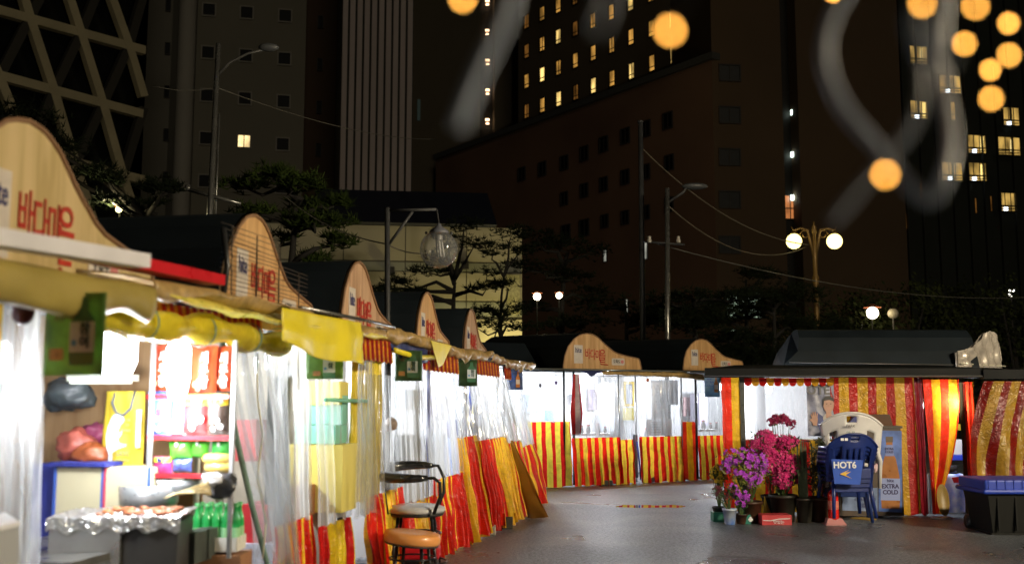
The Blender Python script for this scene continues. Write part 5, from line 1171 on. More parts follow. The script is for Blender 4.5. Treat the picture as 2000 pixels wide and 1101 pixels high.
# gathered curtain tied beside the post
b = MB(); c = fs(1118)
def gath(u, v):
    z = .9 + 1.05 * v; r_ = .055 + .06 * (1 - abs(v - .35) * 1.6); a = u * 2 * math.pi
    return FR.pt(c + r_ * math.cos(a) * (1 + .15 * math.sin(5 * a)), z, .12 + r_ * .6 * math.sin(a) * (1 + .15 * math.cos(5 * a)))
b.grid(gath, 30, 14, lambda u, v: (u * .35, v)).build('tied_curtain', stripe_mat('tied_tarp', (.5, .02, .02), (.6, .5, .5), .12, .4, gloss=.15), far[0], True)
# rolled tan awning
rp = [FR.pt(fs(1160) + (fs(1388) - fs(1160)) * i / 24, 1.975 - .01 * i / 24 * 2 - (.07 if i > 15 else 0) * (i - 15) / 9, .30 + .01 * math.sin(i)) for i in range(25)]
MB().tube(rp, [.03 + .03 * (i / 24) + .008 * math.sin(i * 1.7) for i in range(25)], 10).build('rolled_awning', M_TAN, far[0], True)
MB().prism([FR.pt(fs(1115), 2.01, .28), FR.pt(fs(1165), 2.01, .28), FR.pt(fs(1150), 1.97, .29), FR.pt(fs(1138), 1.90, .29), FR.pt(fs(1130), 1.96, .29)], FR.n * .004).build('tarp_corner', mat('navy_tarp', (.02, .03, .12), .4), far[0])
# things inside the far stalls

def fbox(u0, v0, u1, v1, w0, w1, nm, m, lab, cat=None, bev=.006):
    o = sbox(FR, u0, v0, u1, v1, w0, w1, nm, m, None, bev); tag(o, lab, cat or nm.replace('_', ' ')); return o
fbox(1035, 770, 1062, 806, -1.9, -1.6, 'glass_cabinet', mat('pale_cabinet', (.30, .38, .48), .3, noise_amt=.4, noise_scale=6), 'pale glass cabinet seen left of the black post')
fbox(1064, 800, 1082, 822, -1.2, -1.0, 'water_tub', mat('tub_blue', (.3, .5, .65), .3), 'pale blue tub seen through the corner stall vinyl')
fbox(1024, 760, 1096, 764, -1.9, -1.5, 'wall_shelf', M_SHELF, 'thin shelf on the corner stall back wall', 'shelf')
o = fbox(1219, 745, 1239, 793, -1.9, -1.88, 'picture_frame', mat('yellow_frame', (.7, .5, .08), .4), 'yellow framed picture on the far stall back wall', 'picture')
Mx = FR.mtx(FR.loc(1229, 769, -1.875)[0], FR.loc(1229, 769, -1.875)[1], -1.875); yy = 1 / F * 20
MB().prism([Mx @ Vector(p) for p in ((-.075, -.2, 0), (.075, -.2, 0), (.075, .2, 0), (-.075, .2, 0))], FR.n * .004).build('print', mat('grey_print2', (.4, .42, .5), .5, noise_amt=.5, noise_scale=9), o)
fbox(1219, 796, 1238, 820, -1.9, -1.85, 'yellow_sheet', mat('lemon', (.8, .68, .2), .5), 'lemon yellow sheet below the framed picture', 'notice')
o = fbox(1272, 742, 1305, 818, -.25, -.245, 'paper_menu', mat('menu_paper', (.78, .76, .80), .6), 'tall printed menu sheet behind the far stall vinyl', 'paper')
Mx = FR.mtx(FR.loc(1288, 775, -.24)[0], FR.loc(1288, 775, -.24)[1], -.24)
text('메 뉴\n해물모듬\n산낙지\n조개구이\n가리비\n새우구이\n어묵탕\n라면', Mx, .058, mat('faint_ink', (.4, .38, .45), .6), o)
fbox(1306, 742, 1324, 790, -.25, -.245, 'paper_notice', mat('menu_paper', (.78, .76, .80), .6), 'narrow notice beside the tall menu sheet', 'paper')
o = fbox(1262, 818, 1312, 850, -.5, -.3, 'storage_box', mat('drawer_white', (.62, .64, .68), .4), 'white slatted storage box on the far stall table', 'storage box')
for i in range(5): Mq = FR.loc(1285, 824 + i * 5, -.29); MB().prism([FR.pt(Mq[0] - .15, Mq[1], -.299), FR.pt(Mq[0] + .13, Mq[1], -.299), FR.pt(Mq[0] + .13, Mq[1] + .012, -.299), FR.pt(Mq[0] - .15, Mq[1] + .012, -.299)], FR.n * .01).build('slat', mat('slat_grey', (.3, .3, .35), .5), o)
fbox(1116, 846, 1200, 850, -.6, -.2, 'table', M_WHT, 'white table edge behind the vinyl of the far stall'); fbox(1366, 838, 1408, 842, -.6, -.2, 'table', M_WHT, 'white table edge left of the black canopy')
fbox(1236, 848, 1246, 932, -.1, .0, 'stacked_stools', mat('pale_stools', (.6, .65, .75), .4), 'pale blue stools stacked in the doorway gap of the far stall', 'stools')
o = MB().tube([FR.pt(fs(1240), .75, .05), FR.pt(fs(1244), .3, .06), FR.pt(fs(1246), .05, .05)], .014, 6).build('blue_umbrella', mat('royal_blue', (.02, .05, .5), .4), None, True); tag(o, 'closed blue umbrella leaning in the doorway gap', 'umbrella')
fbox(1150, 760, 1178, 800, -1.9, -1.86, 'wall_poster', mat('lilac_poster', (.50, .42, .55), .5, noise_amt=.5, noise_scale=7), 'faded lilac poster on the far stall back wall', 'poster')
fbox(1183, 748, 1200, 842, -1.6, -1.3, 'fridge', mat('fridge_grey', (.50, .53, .58), .35), 'upright pale fridge inside the far stall', 'fridge')
fbox(1122, 770, 1142, 786, -1.9, -1.7, 'rice_cooker', mat('cooker_grey', (.40, .42, .46), .35), 'grey rice cooker on the far stall shelf', 'cooker')
fbox(1336, 775, 1352, 812, -1.9, -1.86, 'wall_poster', mat('pinkish_poster', (.60, .40, .40), .5, noise_amt=.5, noise_scale=7), 'pinkish poster glimpsed above the orange column', 'poster')
fbox(1366, 768, 1382, 830, -1.7, -1.4, 'drink_cooler', mat('cooler_lilac', (.50, .46, .58), .35), 'lilac tinted cooler left of the black canopy', 'cooler')
for u, v, m in ((1055, 750, (.1, .1, .15)), (1086, 745, (.1, .05, .2)), (1265, 740, (.4, .12, .05))):
    c = FR.at(u, v, .1); t = thing('small_charm', tuple(c), {1055: 'tiny grey charm', 1086: 'tiny dark purple charm', 1265: 'tiny rust charm'}[u] + ' hanging behind the far stall eave', 'charm', 'charms hanging from the far eave')
    LB().ball((0, 0, -.02), .035, 10, 8, (.8, .5, 1)).build('charm', mat('charm_%d' % u, m, .5), t, True); LB().tube([(0, 0, 0), (0, 0, 1.98 - c.z)], .003, 4).build('string', M_BLK, t)
jr = None
for i, (u, wj) in enumerate([(1124, -.4), (1136, -.45), (1149, -.38), (1168, -.42), (1182, -.4), (1262, -.3), (1300, -.35), (1374, -.4), (1388, -.42), (1400, -.38)]):
    c = FR.at(u, 846 if u < 1250 else (850 if u < 1350 else 838), wj)
    lab = 'small jar on the far stall table, ' + ('first from the left', 'second from the left', 'third from the left', 'right of the gap', 'last under the larger sign', 'left of the storage box', 'right of the storage box', 'left one of three by the column', 'middle one of three by the column', 'right one of three by the column')[i]
    if not jr:
        jr = thing('table_jar', tuple(c), lab, 'jar', 'jars on the far stall tables')
        LB().lathe([(.001, 0), (.035, .003), (.04, .03), (.04, .09), (.028, .12), (.028, .14), (.001, .14)], 14).build('jar', mat('jar_glass', (.35, .30, .28), .2, noise_amt=.5, noise_scale=14), jr, True)
        LB().lathe([(.03, .135), (.031, .16), (.001, .165)], 14).build('lid', mat('jar_lid', (.35, .05, .04), .35), jr, True)
    else: copy_thing(jr, c, lab, scale=.8 + .1 * (i % 4))
# stones and blocks holding the skirts
def rock(p, sx, sy, sz, m, label, sd, name='stone_weight', cat='stone'):
    def fn(a, b_):
        th = a * 2 * math.pi; ph = math.pi * b_; d = Vector((math.sin(ph) * math.cos(th), math.sin(ph) * math.sin(th), -math.cos(ph))); k = 1 + .25 * noise.noise(d * 1.5 + Vector((sd, 0, 0))) + .08 * noise.noise(d * 6)
        return Vector((p.x + d.x * sx * k, p.y + d.y * sy * k, max(.004, p.z + sz * .8 + d.z * sz * k)))
    o = MB().grid(fn, 22, 14).build(name, m, None, True); return tag(o, label, cat, 'weights holding the curtain skirts')
M_CONC = mat('concrete', (.36, .34, .28), .85, noise_amt=.4, noise_scale=12, bump=.5)
rock(G(1062, 943) + Vector((0, -.2, 0)), .13, .1, .12, M_CONC, 'rough beige stone holding down the wide striped skirt', 2)
rock(G(1268, 940) + Vector((0, -.15, 0)), .09, .08, .07, M_CONC, 'pale stone at the foot of the far doorway gap', 5)
def block(u, v, sx, sy, sz, rz, m, label, dy=0):
    p = G(u, v); t = MB().box((p.x, p.y + dy, sz / 2 + .002), (sx, sy, sz)).build('concrete_block', m, None, bevel=.01)
    return tag(t, label, 'block', 'weights holding the curtain skirts')
block(1178, 946, .34, .14, .08, 0, mat('grey_block', (.3, .3, .28), .85, noise_amt=.3, noise_scale=10, bump=.4), 'flat grey kerb block below the far striped skirt')
block(1316, 938, .13, .12, .15, 0, mat('dark_block', (.05, .04, .03), .8, noise_amt=.3, noise_scale=10), 'small dark block at the foot of the far skirt'); block(1330, 938, .10, .12, .14, 0, M_CONC, 'small pale block beside the dark one')
block(1385, 934, .5, .1, .04, 0, M_CONC, 'thin pale plank at the foot of the last far skirt')
block(952, 1047, .18, .16, .10, 0, M_CONC, 'pale brick under the left row skirt, nearer one', .15); block(985, 1033, .2, .16, .13, .2, mat('dark_block', (.05, .04, .03), .8), 'dark brick under the left row skirt, farther one', .1)
o = MB().prism([G(868, 1072), G(905, 1068), G(935, 1048), G(898, 1050)], (0, 0, .03)).build('plank', wood_mat('plank', (.42, .26, .10), (.3, .17, .06)), None); tag(o, 'loose wooden plank on the ground beside the stools', 'plank')
o = MB().prism([G(945, 1058), G(948, 1085) * 1, G(935, 1085), G(935, 1058)], (0, 0, .02)).build('board_offcut', M_CONC, None) if False else None

# ------------------------------------------------------------------ right stall
RT = Plane((2.79, 13.75), (1, -.035))
rs = lambda u, w=0: RT.loc(u, 780, w)[0]
st = thing('market_stall', tuple(RT.pt(0, 0)), 'long right stall with black canopy, red and yellow striped sides and a silver wrapped sign', 'market stall')
zE = 1.79
sa, sb = rs(1372), rs(2070)
M_BLKC = mat('black_canopy', (.008, .009, .010), .65, noise_amt=.3, noise_scale=4, bump=.2, spec=.15)
q = MB(); sr = rs(1905); A_ = [RT.pt(sa, zE, .25), RT.pt(sr, zE, .25), RT.pt(sr, 1.9, -1.7), RT.pt(sa + .75, 1.9, -1.7)]
q.prism(A_, (0, 0, .12)).build('canopy', M_BLKC, st)
MB().prism([RT.pt(rs(1905), zE - .02, .3), RT.pt(rs(1905), zE + .1, .3), RT.pt(rs(1905), 1.96, -1.7), RT.pt(rs(1905), 1.84, -1.7)], RT.d * (sb - rs(1905))).build('canopy', M_BLKC, st)
MB().tube([RT.pt(sa - .02, zE + .02, .27), RT.pt(rs(1905), zE + .015, .27)], .012, 8).build('edge_rail', mat('rail_metal', (.10, .10, .10), .4, metal=.3), st, True)
MB().tube([RT.pt(rs(1400), 1.95, -1.0), RT.pt(rs(1900), 1.95, -1.0)], .008, 6).build('edge_rail', mat('rail_metal', (.3, .3, .32), .3), st, True)
# dark roof running to the left of the wrapped gable
Yr = 16.3
prof = [(0, 0), (.0, .05), (.1, .28), (.22, .5), (.38, .62), (.55, .645), (.75, .6), (1.0, .5), (1.4, .3), (1.6, 0)]
xa, xb = P(1512, 700, Yr).x, P(1866, 700, Yr).x; z0 = 1.97
q = MB(); A = [Vector((xa + (.0 if i < 2 else .2 + z * .25), Yr - .5 + y, z0 + z)) for i, (y, z) in enumerate(prof)]; Bq = [Vector((xb + .15, Yr - .5 + y, z0 + z)) for y, z in prof]
for i in range(len(A) - 1): q.quad(A[i], Bq[i], Bq[i + 1], A[i + 1])
q.poly(list(reversed(A))); q.poly(Bq); q.build('roof', M_NAVY, st)
MB().tube([Vector((xa + .1, Yr - .52, z0 + .1)), Vector((xb, Yr - .52, z0 + .06))], .010, 6).build('edge_rail', mat('rail_metal', (.3, .3, .32), .3), st, True)
# silver wrapped gable: same wave, mirrored, wrinkled foil
M_SILV = mat('silver_wrap', (.75, .68, .60), .25, metal=.45, noise_amt=.2, noise_scale=5)
ga, gb = P(1870, 720, 15.7), P(1955, 720, 16.3); GW = Plane((ga.x, ga.y), (gb.x - ga.x, gb.y - ga.y)); wd = math.hypot(gb.x - ga.x, gb.y - ga.y)
zb = 2.0
sp_ = [(0, .40), (.12, .44), (.28, .52), (.45, .70), (.58, .91), (.66, .99), (.72, 1), (.80, .96), (.88, .84), (.95, .62), (1, .2)]
def hgt(x):
    for (x0, z0_), (x1, z1_) in zip(sp_, sp_[1:]):
        if x0 <= x <= x1 and x1 > x0: return z0_ + (z1_ - z0_) * (x - x0) / (x1 - x0)
    return 0
def gable(u, v):
    x = .01 + .985 * u; h = .56 * hgt(x) + .02
    wv = .035 * math.sin(u * 34 + 5 * v + 3 * noise.noise(Vector((u * 3, v * 3, 0)))) * (1 - .3 * v) + .03 * noise.noise(Vector((u * 7, v * 4, 2)))
    e = min(1, 6 * min(u, 1 - u) + .2)
    return GW.pt(x * wd * 1.02, zb + h * v, .05 * e + wv * .6 * e)
gbm = MB().grid(gable, 70, 30)
gbm.prism([GW.pt(0, zb, -.01)] + [GW.pt(x * wd, zb + z * .55, -.01) for x, z in sp_] + [GW.pt(wd, zb, -.01)], -GW.n * .02)
o = gbm.build('wrapped_sign_board', M_SILV, st, True)
MB().tube([GW.pt(0, zb + .05, .06), GW.pt(wd * 1.02, zb + .03, .06)], .01, 6).build('binding_rope', mat('cord', (.6, .58, .45), .6), o)
# walls inside
MB().prism([RT.pt(rs(1412) + 1.02, .02, -2.2), RT.pt(rs(1905), .02, -2.2), RT.pt(rs(1905), 1.9, -2.2), RT.pt(rs(1412) + 1.02, 1.9, -2.2)], -RT.n * .02).build('back_wall', M_WHT, st)
MB().prism([RT.pt(rs(1412), .02, -.05), RT.pt(rs(1412) + 1.0, .02, -2.2), RT.pt(rs(1412) + 1.0, 1.8, -2.2), RT.pt(rs(1412), 1.7, -.05)], RT.d * .02).build('side_wall', M_WHT, st)
bulb(RT.pt(rs(1530), 1.72, -.9), 'bulb in the right stall behind its clear window', 75, drop=.2); bulb(RT.pt(rs(1864), 1.66, -.04), 'bulb in the right stall seen past the drawn striped curtain', 60, drop=.15)
def rc(ua, ub, vt, vb, name, m, nf=4, amp=.02, w0=0, w1=0, u2=None, ph=0, curve=None, solid=0, nu=60):
    Y = RT.at((ua + ub) / 2, 780, w0).y; zt = 1.5 + (780 - vt) * Y / F; zb_ = max(.02, 1.5 + (780 - vb) * Y / F)
    a, b_ = rs(ua, w0), rs(ub, w0); c, d = (a, b_) if not u2 else (rs(u2[0], w1), rs(u2[1], w1))
    return cloth(RT, ((a, zt, w0), (b_, zt, w0)), ((c, zb_, w1), (d, zb_, w1)), nf, amp, ph=ph, curve=curve, nu=nu).build(name, m, st, True)
OC = stripe_mat('right_column_tarp', (.78, .03, .01), (.75, .42, .02), .245, .5, trans=.45)
rc(1410, 1446, 735, 990, 'striped_column', OC, 1.3, .012, .02, .05, ph=2)
q = MB().prism([RT.pt(rs(1444), 0, .05), RT.pt(rs(1453), 0, .05), RT.pt(rs(1453), 1.8, .05), RT.pt(rs(1444), 1.8, .05)], -RT.n * .04); q.build('post', mat('grey_channel', (.06, .065, .06), .4), st)
q = MB()
for i in range(6): q.ball(RT.pt(rs(1448.5), .55 + i * .22, .055), .009, 8, 6)
q.build('rivet', M_CHR, st)
rc(1453, 1630, 748, 856, 'clear_window', vinyl_mat('window_vinyl', .22), 3, .006, .0, .0)
SR = stripe_mat('wall_stripe_tarp', (.40, .012, .008), (.58, .31, .02), .245, .46, trans=.30, gloss=.25)
rc(1453, 1642, 855, 1003, 'striped_skirt', SR, 3, .015, .0, .03, ph=1)
MB().tube([RT.pt(rs(1453), 1.5 - 76 / F * 13.7, .012), RT.pt(rs(1640), 1.5 - 76 / F * 13.6, .012)], .007, 6).build('window_hem', mat('white_hem', (.75, .75, .75), .4), st)
rc(1622, 1802, 728, 1003, 'striped_wall', SR, 4, .012, .01, .02, ph=3)
# scalloped valance
va, vb = rs(1453), rs(1628); nsc = 12; rsc = (vb - va) / nsc / 2
MB().grid(lambda u, v: RT.pt(va + (vb - va) * u, zE - (1 - v) * (.06 + rsc * math.sqrt(max(0, 1 - ((u * nsc) % 1 * 2 - 1) ** 2))), .05), nsc * 12, 3,
          lambda u, v: (u * nsc * .1, v)).build('valance', stripe_mat('scallop_tarp', (.65, .015, .01), (.82, .45, .03), .2, .5, trans=.3), st, solid=.004)
# maroon strip, tied curtain, doorway, posts
rc(1786, 1803, 730, 1003, 'maroon_strip', mat('maroon_vinyl', (.22, .008, .02), .2, noise_amt=.3, noise_scale=8, bump=.6, coat=.6), 1.5, .015, .04, .06)
TC = stripe_mat('lit_striped_tarp', (.80, .03, .008), (.88, .38, .01), .245, .5, trans=.5)
def tied(u, v):
    top_s = rs(1802) + (rs(1873) - rs(1802)) * u; zt, zt2 = 1.77, .03; z = zt2 + (zt - zt2) * v
    k = (max(0, 1 - v)) ** 1.0; right = rs(1873) - (rs(1873) - rs(1832)) * min(1, (1 - v) / .8) ** 2.2 if v > .2 else rs(1832) - (.2 - v) * .3
    left = rs(1802) + .03 * k; s = left + (right - left) * u
    return RT.pt(s, z, .03 + .05 * math.sin(u * 9 + v * 2) * k + .06 * k)
MB().grid(tied, 50, 40, lambda u, v: (u * .52, v * 1.7)).build('tied_curtain', TC, st, True)
rc(1874, 1884, 745, 1010, 'dark_post_wrap', mat('olive_post', (.06, .06, .02), .5), 1, .004, .05, .05, nu=10)
rc(1882, 1903, 745, 1003, 'striped_column', TC, 1, .02, .06, .08, ph=1)
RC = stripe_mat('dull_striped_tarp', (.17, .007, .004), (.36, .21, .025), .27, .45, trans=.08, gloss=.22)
def fan(u, v):
    top = rs(1925, .3) + (rs(2110, .3) - rs(1925, .3)) * u; bot = rs(1893, .45) + (rs(2060, .45) - rs(1893, .45)) * u
    mid_pull = -.10 * math.sin(math.pi * v) * (1 - u); s = bot + (top - bot) * v ** 1.3 + mid_pull; z = .03 + (1.74 - .03) * v
    return RT.pt(s, z, .30 + .09 * math.sin(u * 15 + v * 5) * (.3 + .7 * (1 - v)) + .12 * (1 - v) + .05 * noise.noise(Vector((u * 5, v * 4, 9))))
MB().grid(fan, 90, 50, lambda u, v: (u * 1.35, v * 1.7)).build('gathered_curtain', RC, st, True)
# generic portrait poster
c0 = RT.pt(rs(1602), 1.5 - 20 / F * 13.6, -.02); pw, ph_ = .36, .68
t = thing('portrait_poster', tuple(c0 - Vector((0, 0, ph_ / 2))), 'creased poster of a smiling dark haired person waving one hand', 'poster')
M = RT.mtx(rs(1602), c0.z, .012)
MB().grid(lambda u, v: M @ Vector(((u - .5) * pw, (v - .5) * ph_, .004 * math.sin(u * 14 + v * 6))), 20, 20).build('sheet', mat('poster_ground', (.34, .36, .50), .3, noise_amt=.5, noise_scale=8, coat=.5, bump=.4), t, True)
Z = .008; pp = lambda pts, z, nm, m: MB().poly([M @ Vector((x, y, z)) for x, y in pts]).build(nm, m, t)
oval = lambda cx, cy, a, b_, n_=22: [(cx + a * math.cos(i * 2 * math.pi / n_), cy + b_ * math.sin(i * 2 * math.pi / n_)) for i in range(n_)]
SK = mat('printed_skin', (.50, .29, .22), .4, noise_amt=.15, noise_scale=12); 
pp([(-.02, -.34), (.18, -.34), (.18, -.1), (.12, -.04), (.05, -.05), (-.0, -.14)], Z, 'jacket_print', mat('printed_white', (.55, .52, .50), .4, noise_amt=.3, noise_scale=10))
pp([(.0, -.3), (.05, -.28), (.02, -.08), (-.06, -.02), (-.09, -.12)], Z + .001, 'scarf_print', mat('printed_blue', (.10, .12, .32), .4, noise_amt=.4, noise_scale=9))
pp([(.06, -.1), (.14, -.1), (.13, .0), (.07, .0)], Z + .002, 'neck_print', SK); pp(oval(.10, .07, .07, .1), Z + .003, 'face_print', SK)
pp([(.025, .08), (.03, .14), (.06, .185), (.12, .19), (.165, .16), (.178, .1), (.165, .12), (.12, .135), (.07, .13), (.045, .12), (.035, .06)], Z + .005, 'hair_print', mat('printed_black', (.02, .02, .025), .4))
for x in (.075, .128): pp(oval(x, .085, .012, .005, 10), Z + .006, 'eye_print', M_BLK)
pp([(.08, .03), (.10, .022), (.122, .03), (.10, .012)], Z + .006, 'mouth_print', mat('printed_lip', (.55, .25, .22), .4)); pp([(.096, .075), (.106, .052), (.092, .052)], Z + .006, 'nose_print', mat('printed_shade', (.4, .22, .17), .4))
hand = [(-.11, -.2), (-.06, -.2), (-.045, -.12), (-.05, -.09), (-.045, -.04), (-.055, -.035), (-.065, -.08), (-.07, -.02), (-.083, -.015), (-.088, -.075), (-.1, -.02), (-.113, -.025), (-.11, -.08), (-.128, -.045), (-.137, -.055), (-.125, -.11), (-.15, -.12), (-.15, -.135), (-.125, -.15)]
pp(hand, Z + .004, 'hand_print', SK)
text('OTE', M @ Matrix.Translation((-.03, .26, Z + .004)), .16, mat('printed_grey', (.12, .12, .13), .4), t, bold=.004)
# things in the doorway
def rbox(u0, v0, u1, v1, w0, w1, nm, m, lab, cat=None, bev=.006):
    o = sbox(RT, u0, v0, u1, v1, w0, w1, nm, m, None, bev); return tag(o, lab, cat or nm.replace('_', ' '))
tt = thing('covered_table', tuple(RT.pt(rs(1855), 0, -.5)), 'low table under a blue and white tablecloth seen in the doorway', 'table')
zt = RT.at(1855, 925, -.2).z
cl = MB().grid(lambda u, v: RT.pt(rs(1822) + (rs(1886) - rs(1822)) * u + .01, .02 + (zt - .02) * min(1, v * 1.4), -.18 - (.35 * max(0, v * 1.4 - 1)) + .03 * math.sin(u * 12) * (1 - v)), 30, 16, lambda u, v: (u, v)).build('tablecloth', mat('blue_white_cloth', (.03, .12, .75), .4, noise_amt=0, noise_scale=7, col2=(.7, .75, .85)), tt, True)
for s_ in (rs(1828), rs(1880)): MB().tube([RT.pt(s_, 0, -.4), RT.pt(s_, zt - .01, -.4)], .014).build('leg', M_SPOST, tt)
MB().poly([RT.pt(rs(1858), .48, -.12), RT.pt(rs(1880), .50, -.12), RT.pt(rs(1880), .42, -.12), RT.pt(rs(1862), .41, -.12)]).build('red_patch', mat('red_patch', (.6, .02, .03), .4), cl)
c = RT.at(1852, 905, -.3); t = thing('frying_pan', tuple(Vector((c.x, c.y, zt + .005))), 'black cooking pot on the cloth covered table in the doorway', 'pot')
LB().lathe([(.001, 0), (.09, .0), (.105, .03), (.11, .10), (.102, .10), (.095, .03), (.001, .012)], 24).build('pan', mat('black_iron', (.02, .022, .025), .35), t, True)
LB().tube([(-.09, -.02, .08), (-.05, 0, .2), (-.03, 0, .3)], .010, 8).build('handle', mat('black_iron', (.02, .022, .025), .35), t, True)
rbox(1862, 858, 1882, 888, -1.2, -1.0, 'white_bucket', M_WHT, 'white bucket behind the black pot'); rbox(1852, 872, 1862, 884, -1.0, -.95, 'pink_label', mat('pink_label', (.6, .25, .25), .5), 'small pink label behind the pot', 'label')
rbox(1862, 828, 1880, 840, -1.9, -1.7, 'yellow_tub', B_YL, 'yellow tub high in the doorway gap', 'tub'); rbox(1856, 888, 1890, 898, -.9, -.7, 'blue_crate', mat('royal_blue', (.02, .05, .5), .4), 'blue crate behind the black pot', 'crate')
o = bundle(1840, 1012, .35, .13, .03, mat('white_bag', (.75, .75, .78), .3, bump=.6), 'flat white plastic bag on the ground before the doorway', 33, 'plastic_bag', 'bag', None, RT, .7)
c = RT.pt(rs(1820), .22, .22); t = thing('oval_tray', tuple(c - Vector((0, 0, .22))), 'olive oval tray leaning at the foot of the tied curtain', 'tray')
LB().lathe([(.001, 0), (.11, .0), (.13, .012), (.135, .012), (.12, -.01), (.001, -.008)], 24, (0, 0, .22), Matrix.Rotation(R(80), 4, 'X') @ Matrix.Diagonal((.6, 1.5, 1, 1))).build('tray', mat('olive_tray', (.25, .16, .03), .45, noise_amt=.2, noise_scale=7), t, True)
# ------------------------------------------------------------------ bin
bc = P(1968, 1010, 12.0); t = thing('waste_bin', (bc.x, bc.y, 0), 'big black bin with ribbed blue lid at the right photo edge', 'bin')
zl = P(1960, 958, 12).z
LB().prism([(-.33, -.3, .0), (.33, -.3, .0), (.33, .3, .0), (-.33, .3, .0)], (0, 0, .02)).build('base', mat('bin_black', (.006, .0065, .006), .6, spec=.2), t)
q = LB(); b0_ = [(-.30, -.27), (.36, -.27), (.36, .27), (-.30, .27)]; t0_ = [(-.36, -.32), (.4, -.32), (.4, .32), (-.36, .32)]
for i in range(4):
    j = (i + 1) % 4; q.quad((*b0_[i], .02), (*b0_[j], .02), (*t0_[j], zl), (*t0_[i], zl))
q.build('body', mat('bin_black', (.006, .0065, .006), .6, spec=.2), t, bevel=.01)
for i in range(4): LB().box((-.25 + i * .2, -.31, zl * .5), (.02, .03, zl * .8)).build('rib', mat('bin_black', (.006, .0065, .006), .6, spec=.2), t, bevel=.005)
LID = mat('blue_lid', (.010, .04, .38), .45, noise_amt=.2, noise_scale=4)
q = LB(); q.box((.02, 0, zl + .07), (.84, .70, .16)); q.box((.02, 0, zl + .02), (.90, .76, .05)); q.build('lid', LID, t, bevel=.02)
q = LB()
for i in range(9): q.box((-.36 + i * .095, -.353, zl + .09), (.012, .012, .11))
q.build('lid_ribs', LID, t, bevel=.003)
for s_ in (-1, 1): LB().lathe([(.001, -.03), (.08, -.03), (.08, .03), (.001, .03)], 16, (s_ * .3, .33, .08), Matrix.Rotation(R(90), 4, 'Y')).build('wheel', M_BLK, t, True)
# ------------------------------------------------------------------ fridge cabinet with bottle poster, boxes
RY = 13.35
cl_, cr_ = P(1640, 1003, RY).x, P(1766, 1003, RY).x; zt = P(1700, 836, RY).z
t = thing('drinks_cabinet', ((cl_ + cr_) / 2, RY, 0), 'tall cabinet with a printed amber bottle poster, right of the plastic chairs', 'cabinet')
MB().prism([(cl_, RY, .03), (cr_, RY, .03), (cr_, RY, zt), (cl_, RY, zt)], (.06, .34, 0)).build('body', mat('cabinet_brown', (.07, .045, .03), .5, noise_amt=.3, noise_scale=5), t, bevel=.008)
MB().prism([(cl_ - .01, RY - .02, zt + .001), (cr_ + .02, RY - .02, zt + .001), (cr_ + .02, RY - .02, zt + .03), (cl_ - .01, RY - .02, zt + .03)], (.06, .38, 0)).build('top', mat('cabinet_top', (.04, .03, .02), .5), t)
CP = Plane((cl_, RY), (1, 0)); pX = lambda u, v, w: (CP.pt(CP.loc(u, v, w)[0], CP.loc(u, v, w)[1], w))
def cpoly(pts, w, nm, m): return MB().poly([pX(u, v, w) for u, v in pts]).build(nm, m, t)
cpoly([(1716, 998), (1762, 1000), (1761, 841), (1716, 840)], .004, 'poster_panel', mat('ice_blue_print', (.10, .20, .62), .35, noise_amt=.5, noise_scale=7, coat=.3))
cpoly([(1645, 996), (1714, 998), (1714, 952), (1645, 952)], .004, 'poster_panel', mat('pale_ice_print', (.20, .28, .50), .35, noise_amt=.4, noise_scale=7, coat=.3))
AMB = mat('amber_print2', (.42, .17, .05), .3, noise_amt=.35, noise_scale=6)
cpoly([(1722, 992), (1757, 993), (1759, 960), (1757, 930), (1750, 896), (1744, 884), (1743, 856), (1731, 856), (1730, 884), (1726, 896), (1720, 930), (1720, 960)], .006, 'bottle_print', AMB)
cpoly([(1730, 863), (1744, 863), (1744, 852), (1730, 852)], .008, 'cap_print', mat('cap_print', (.09, .06, .04), .4))
cpoly([(1729, 890), (1746, 890), (1744, 868), (1731, 868)], .008, 'neck_print', mat('neck_blue', (.17, .22, .5), .4))
cpoly([(1720, 976), (1758, 977), (1758, 934), (1720, 933)], .008, 'label_print', mat('label_blue', (.26, .32, .60), .4))
ct = lambda u, v, w: Matrix(((1, 0, 0, pX(u, v, w).x), (0, 0, -1, pX(u, v, w).y), (0, 1, 0, pX(u, v, w).z), (0, 0, 0, 1)))
text('EXTRA\nCOLD', ct(1739, 955, .011), .075, M_INK, t, bold=.003, sx=.95); text('hite', ct(1739, 938, .011), .06, M_INK, t, bold=.001)
text('EXTRA\nCOLD', ct(1737, 879, .011), .04, M_INK, t, bold=.001, sx=.9); text('EXTRA COLD', ct(1690, 975, .009), .045, M_INK, t); text('시원한 맥주\n얼음처럼 차갑게', ct(1690, 987, .009), .03, M_INK, t)
o = MB().prism([(P(1672, 830, RY).x, RY + .1, zt + .032), (P(1750, 830, RY).x, RY + .1, zt + .032), (P(1744, 830, RY).x, RY + .1, P(1700, 809, RY).z), (P(1678, 830, RY).x, RY + .1, P(1700, 809, RY).z)], (.02, .25, 0)).build('brown_box', mat('old_brown_box', (.10, .045, .02), .7, noise_amt=.3, noise_scale=6), None, bevel=.01)
tag(o, 'flat brown box on top of the drinks cabinet', 'box')
o = MB().prism([(P(1655, 850, RY).x, RY - .0, zt + .034), (P(1705, 850, RY).x, RY, zt + .034), (P(1690, 810, RY).x, RY, P(1700, 814, RY).z), (P(1668, 810, RY).x, RY, P(1700, 814, RY).z)], (0, .08, 0)).build('blue_bag', mat('royal_dull', (.02, .04, .22), .5, noise_amt=.3, noise_scale=6), None, bevel=.01); tag(o, 'dark blue bag between the white chair and the brown box', 'bag')

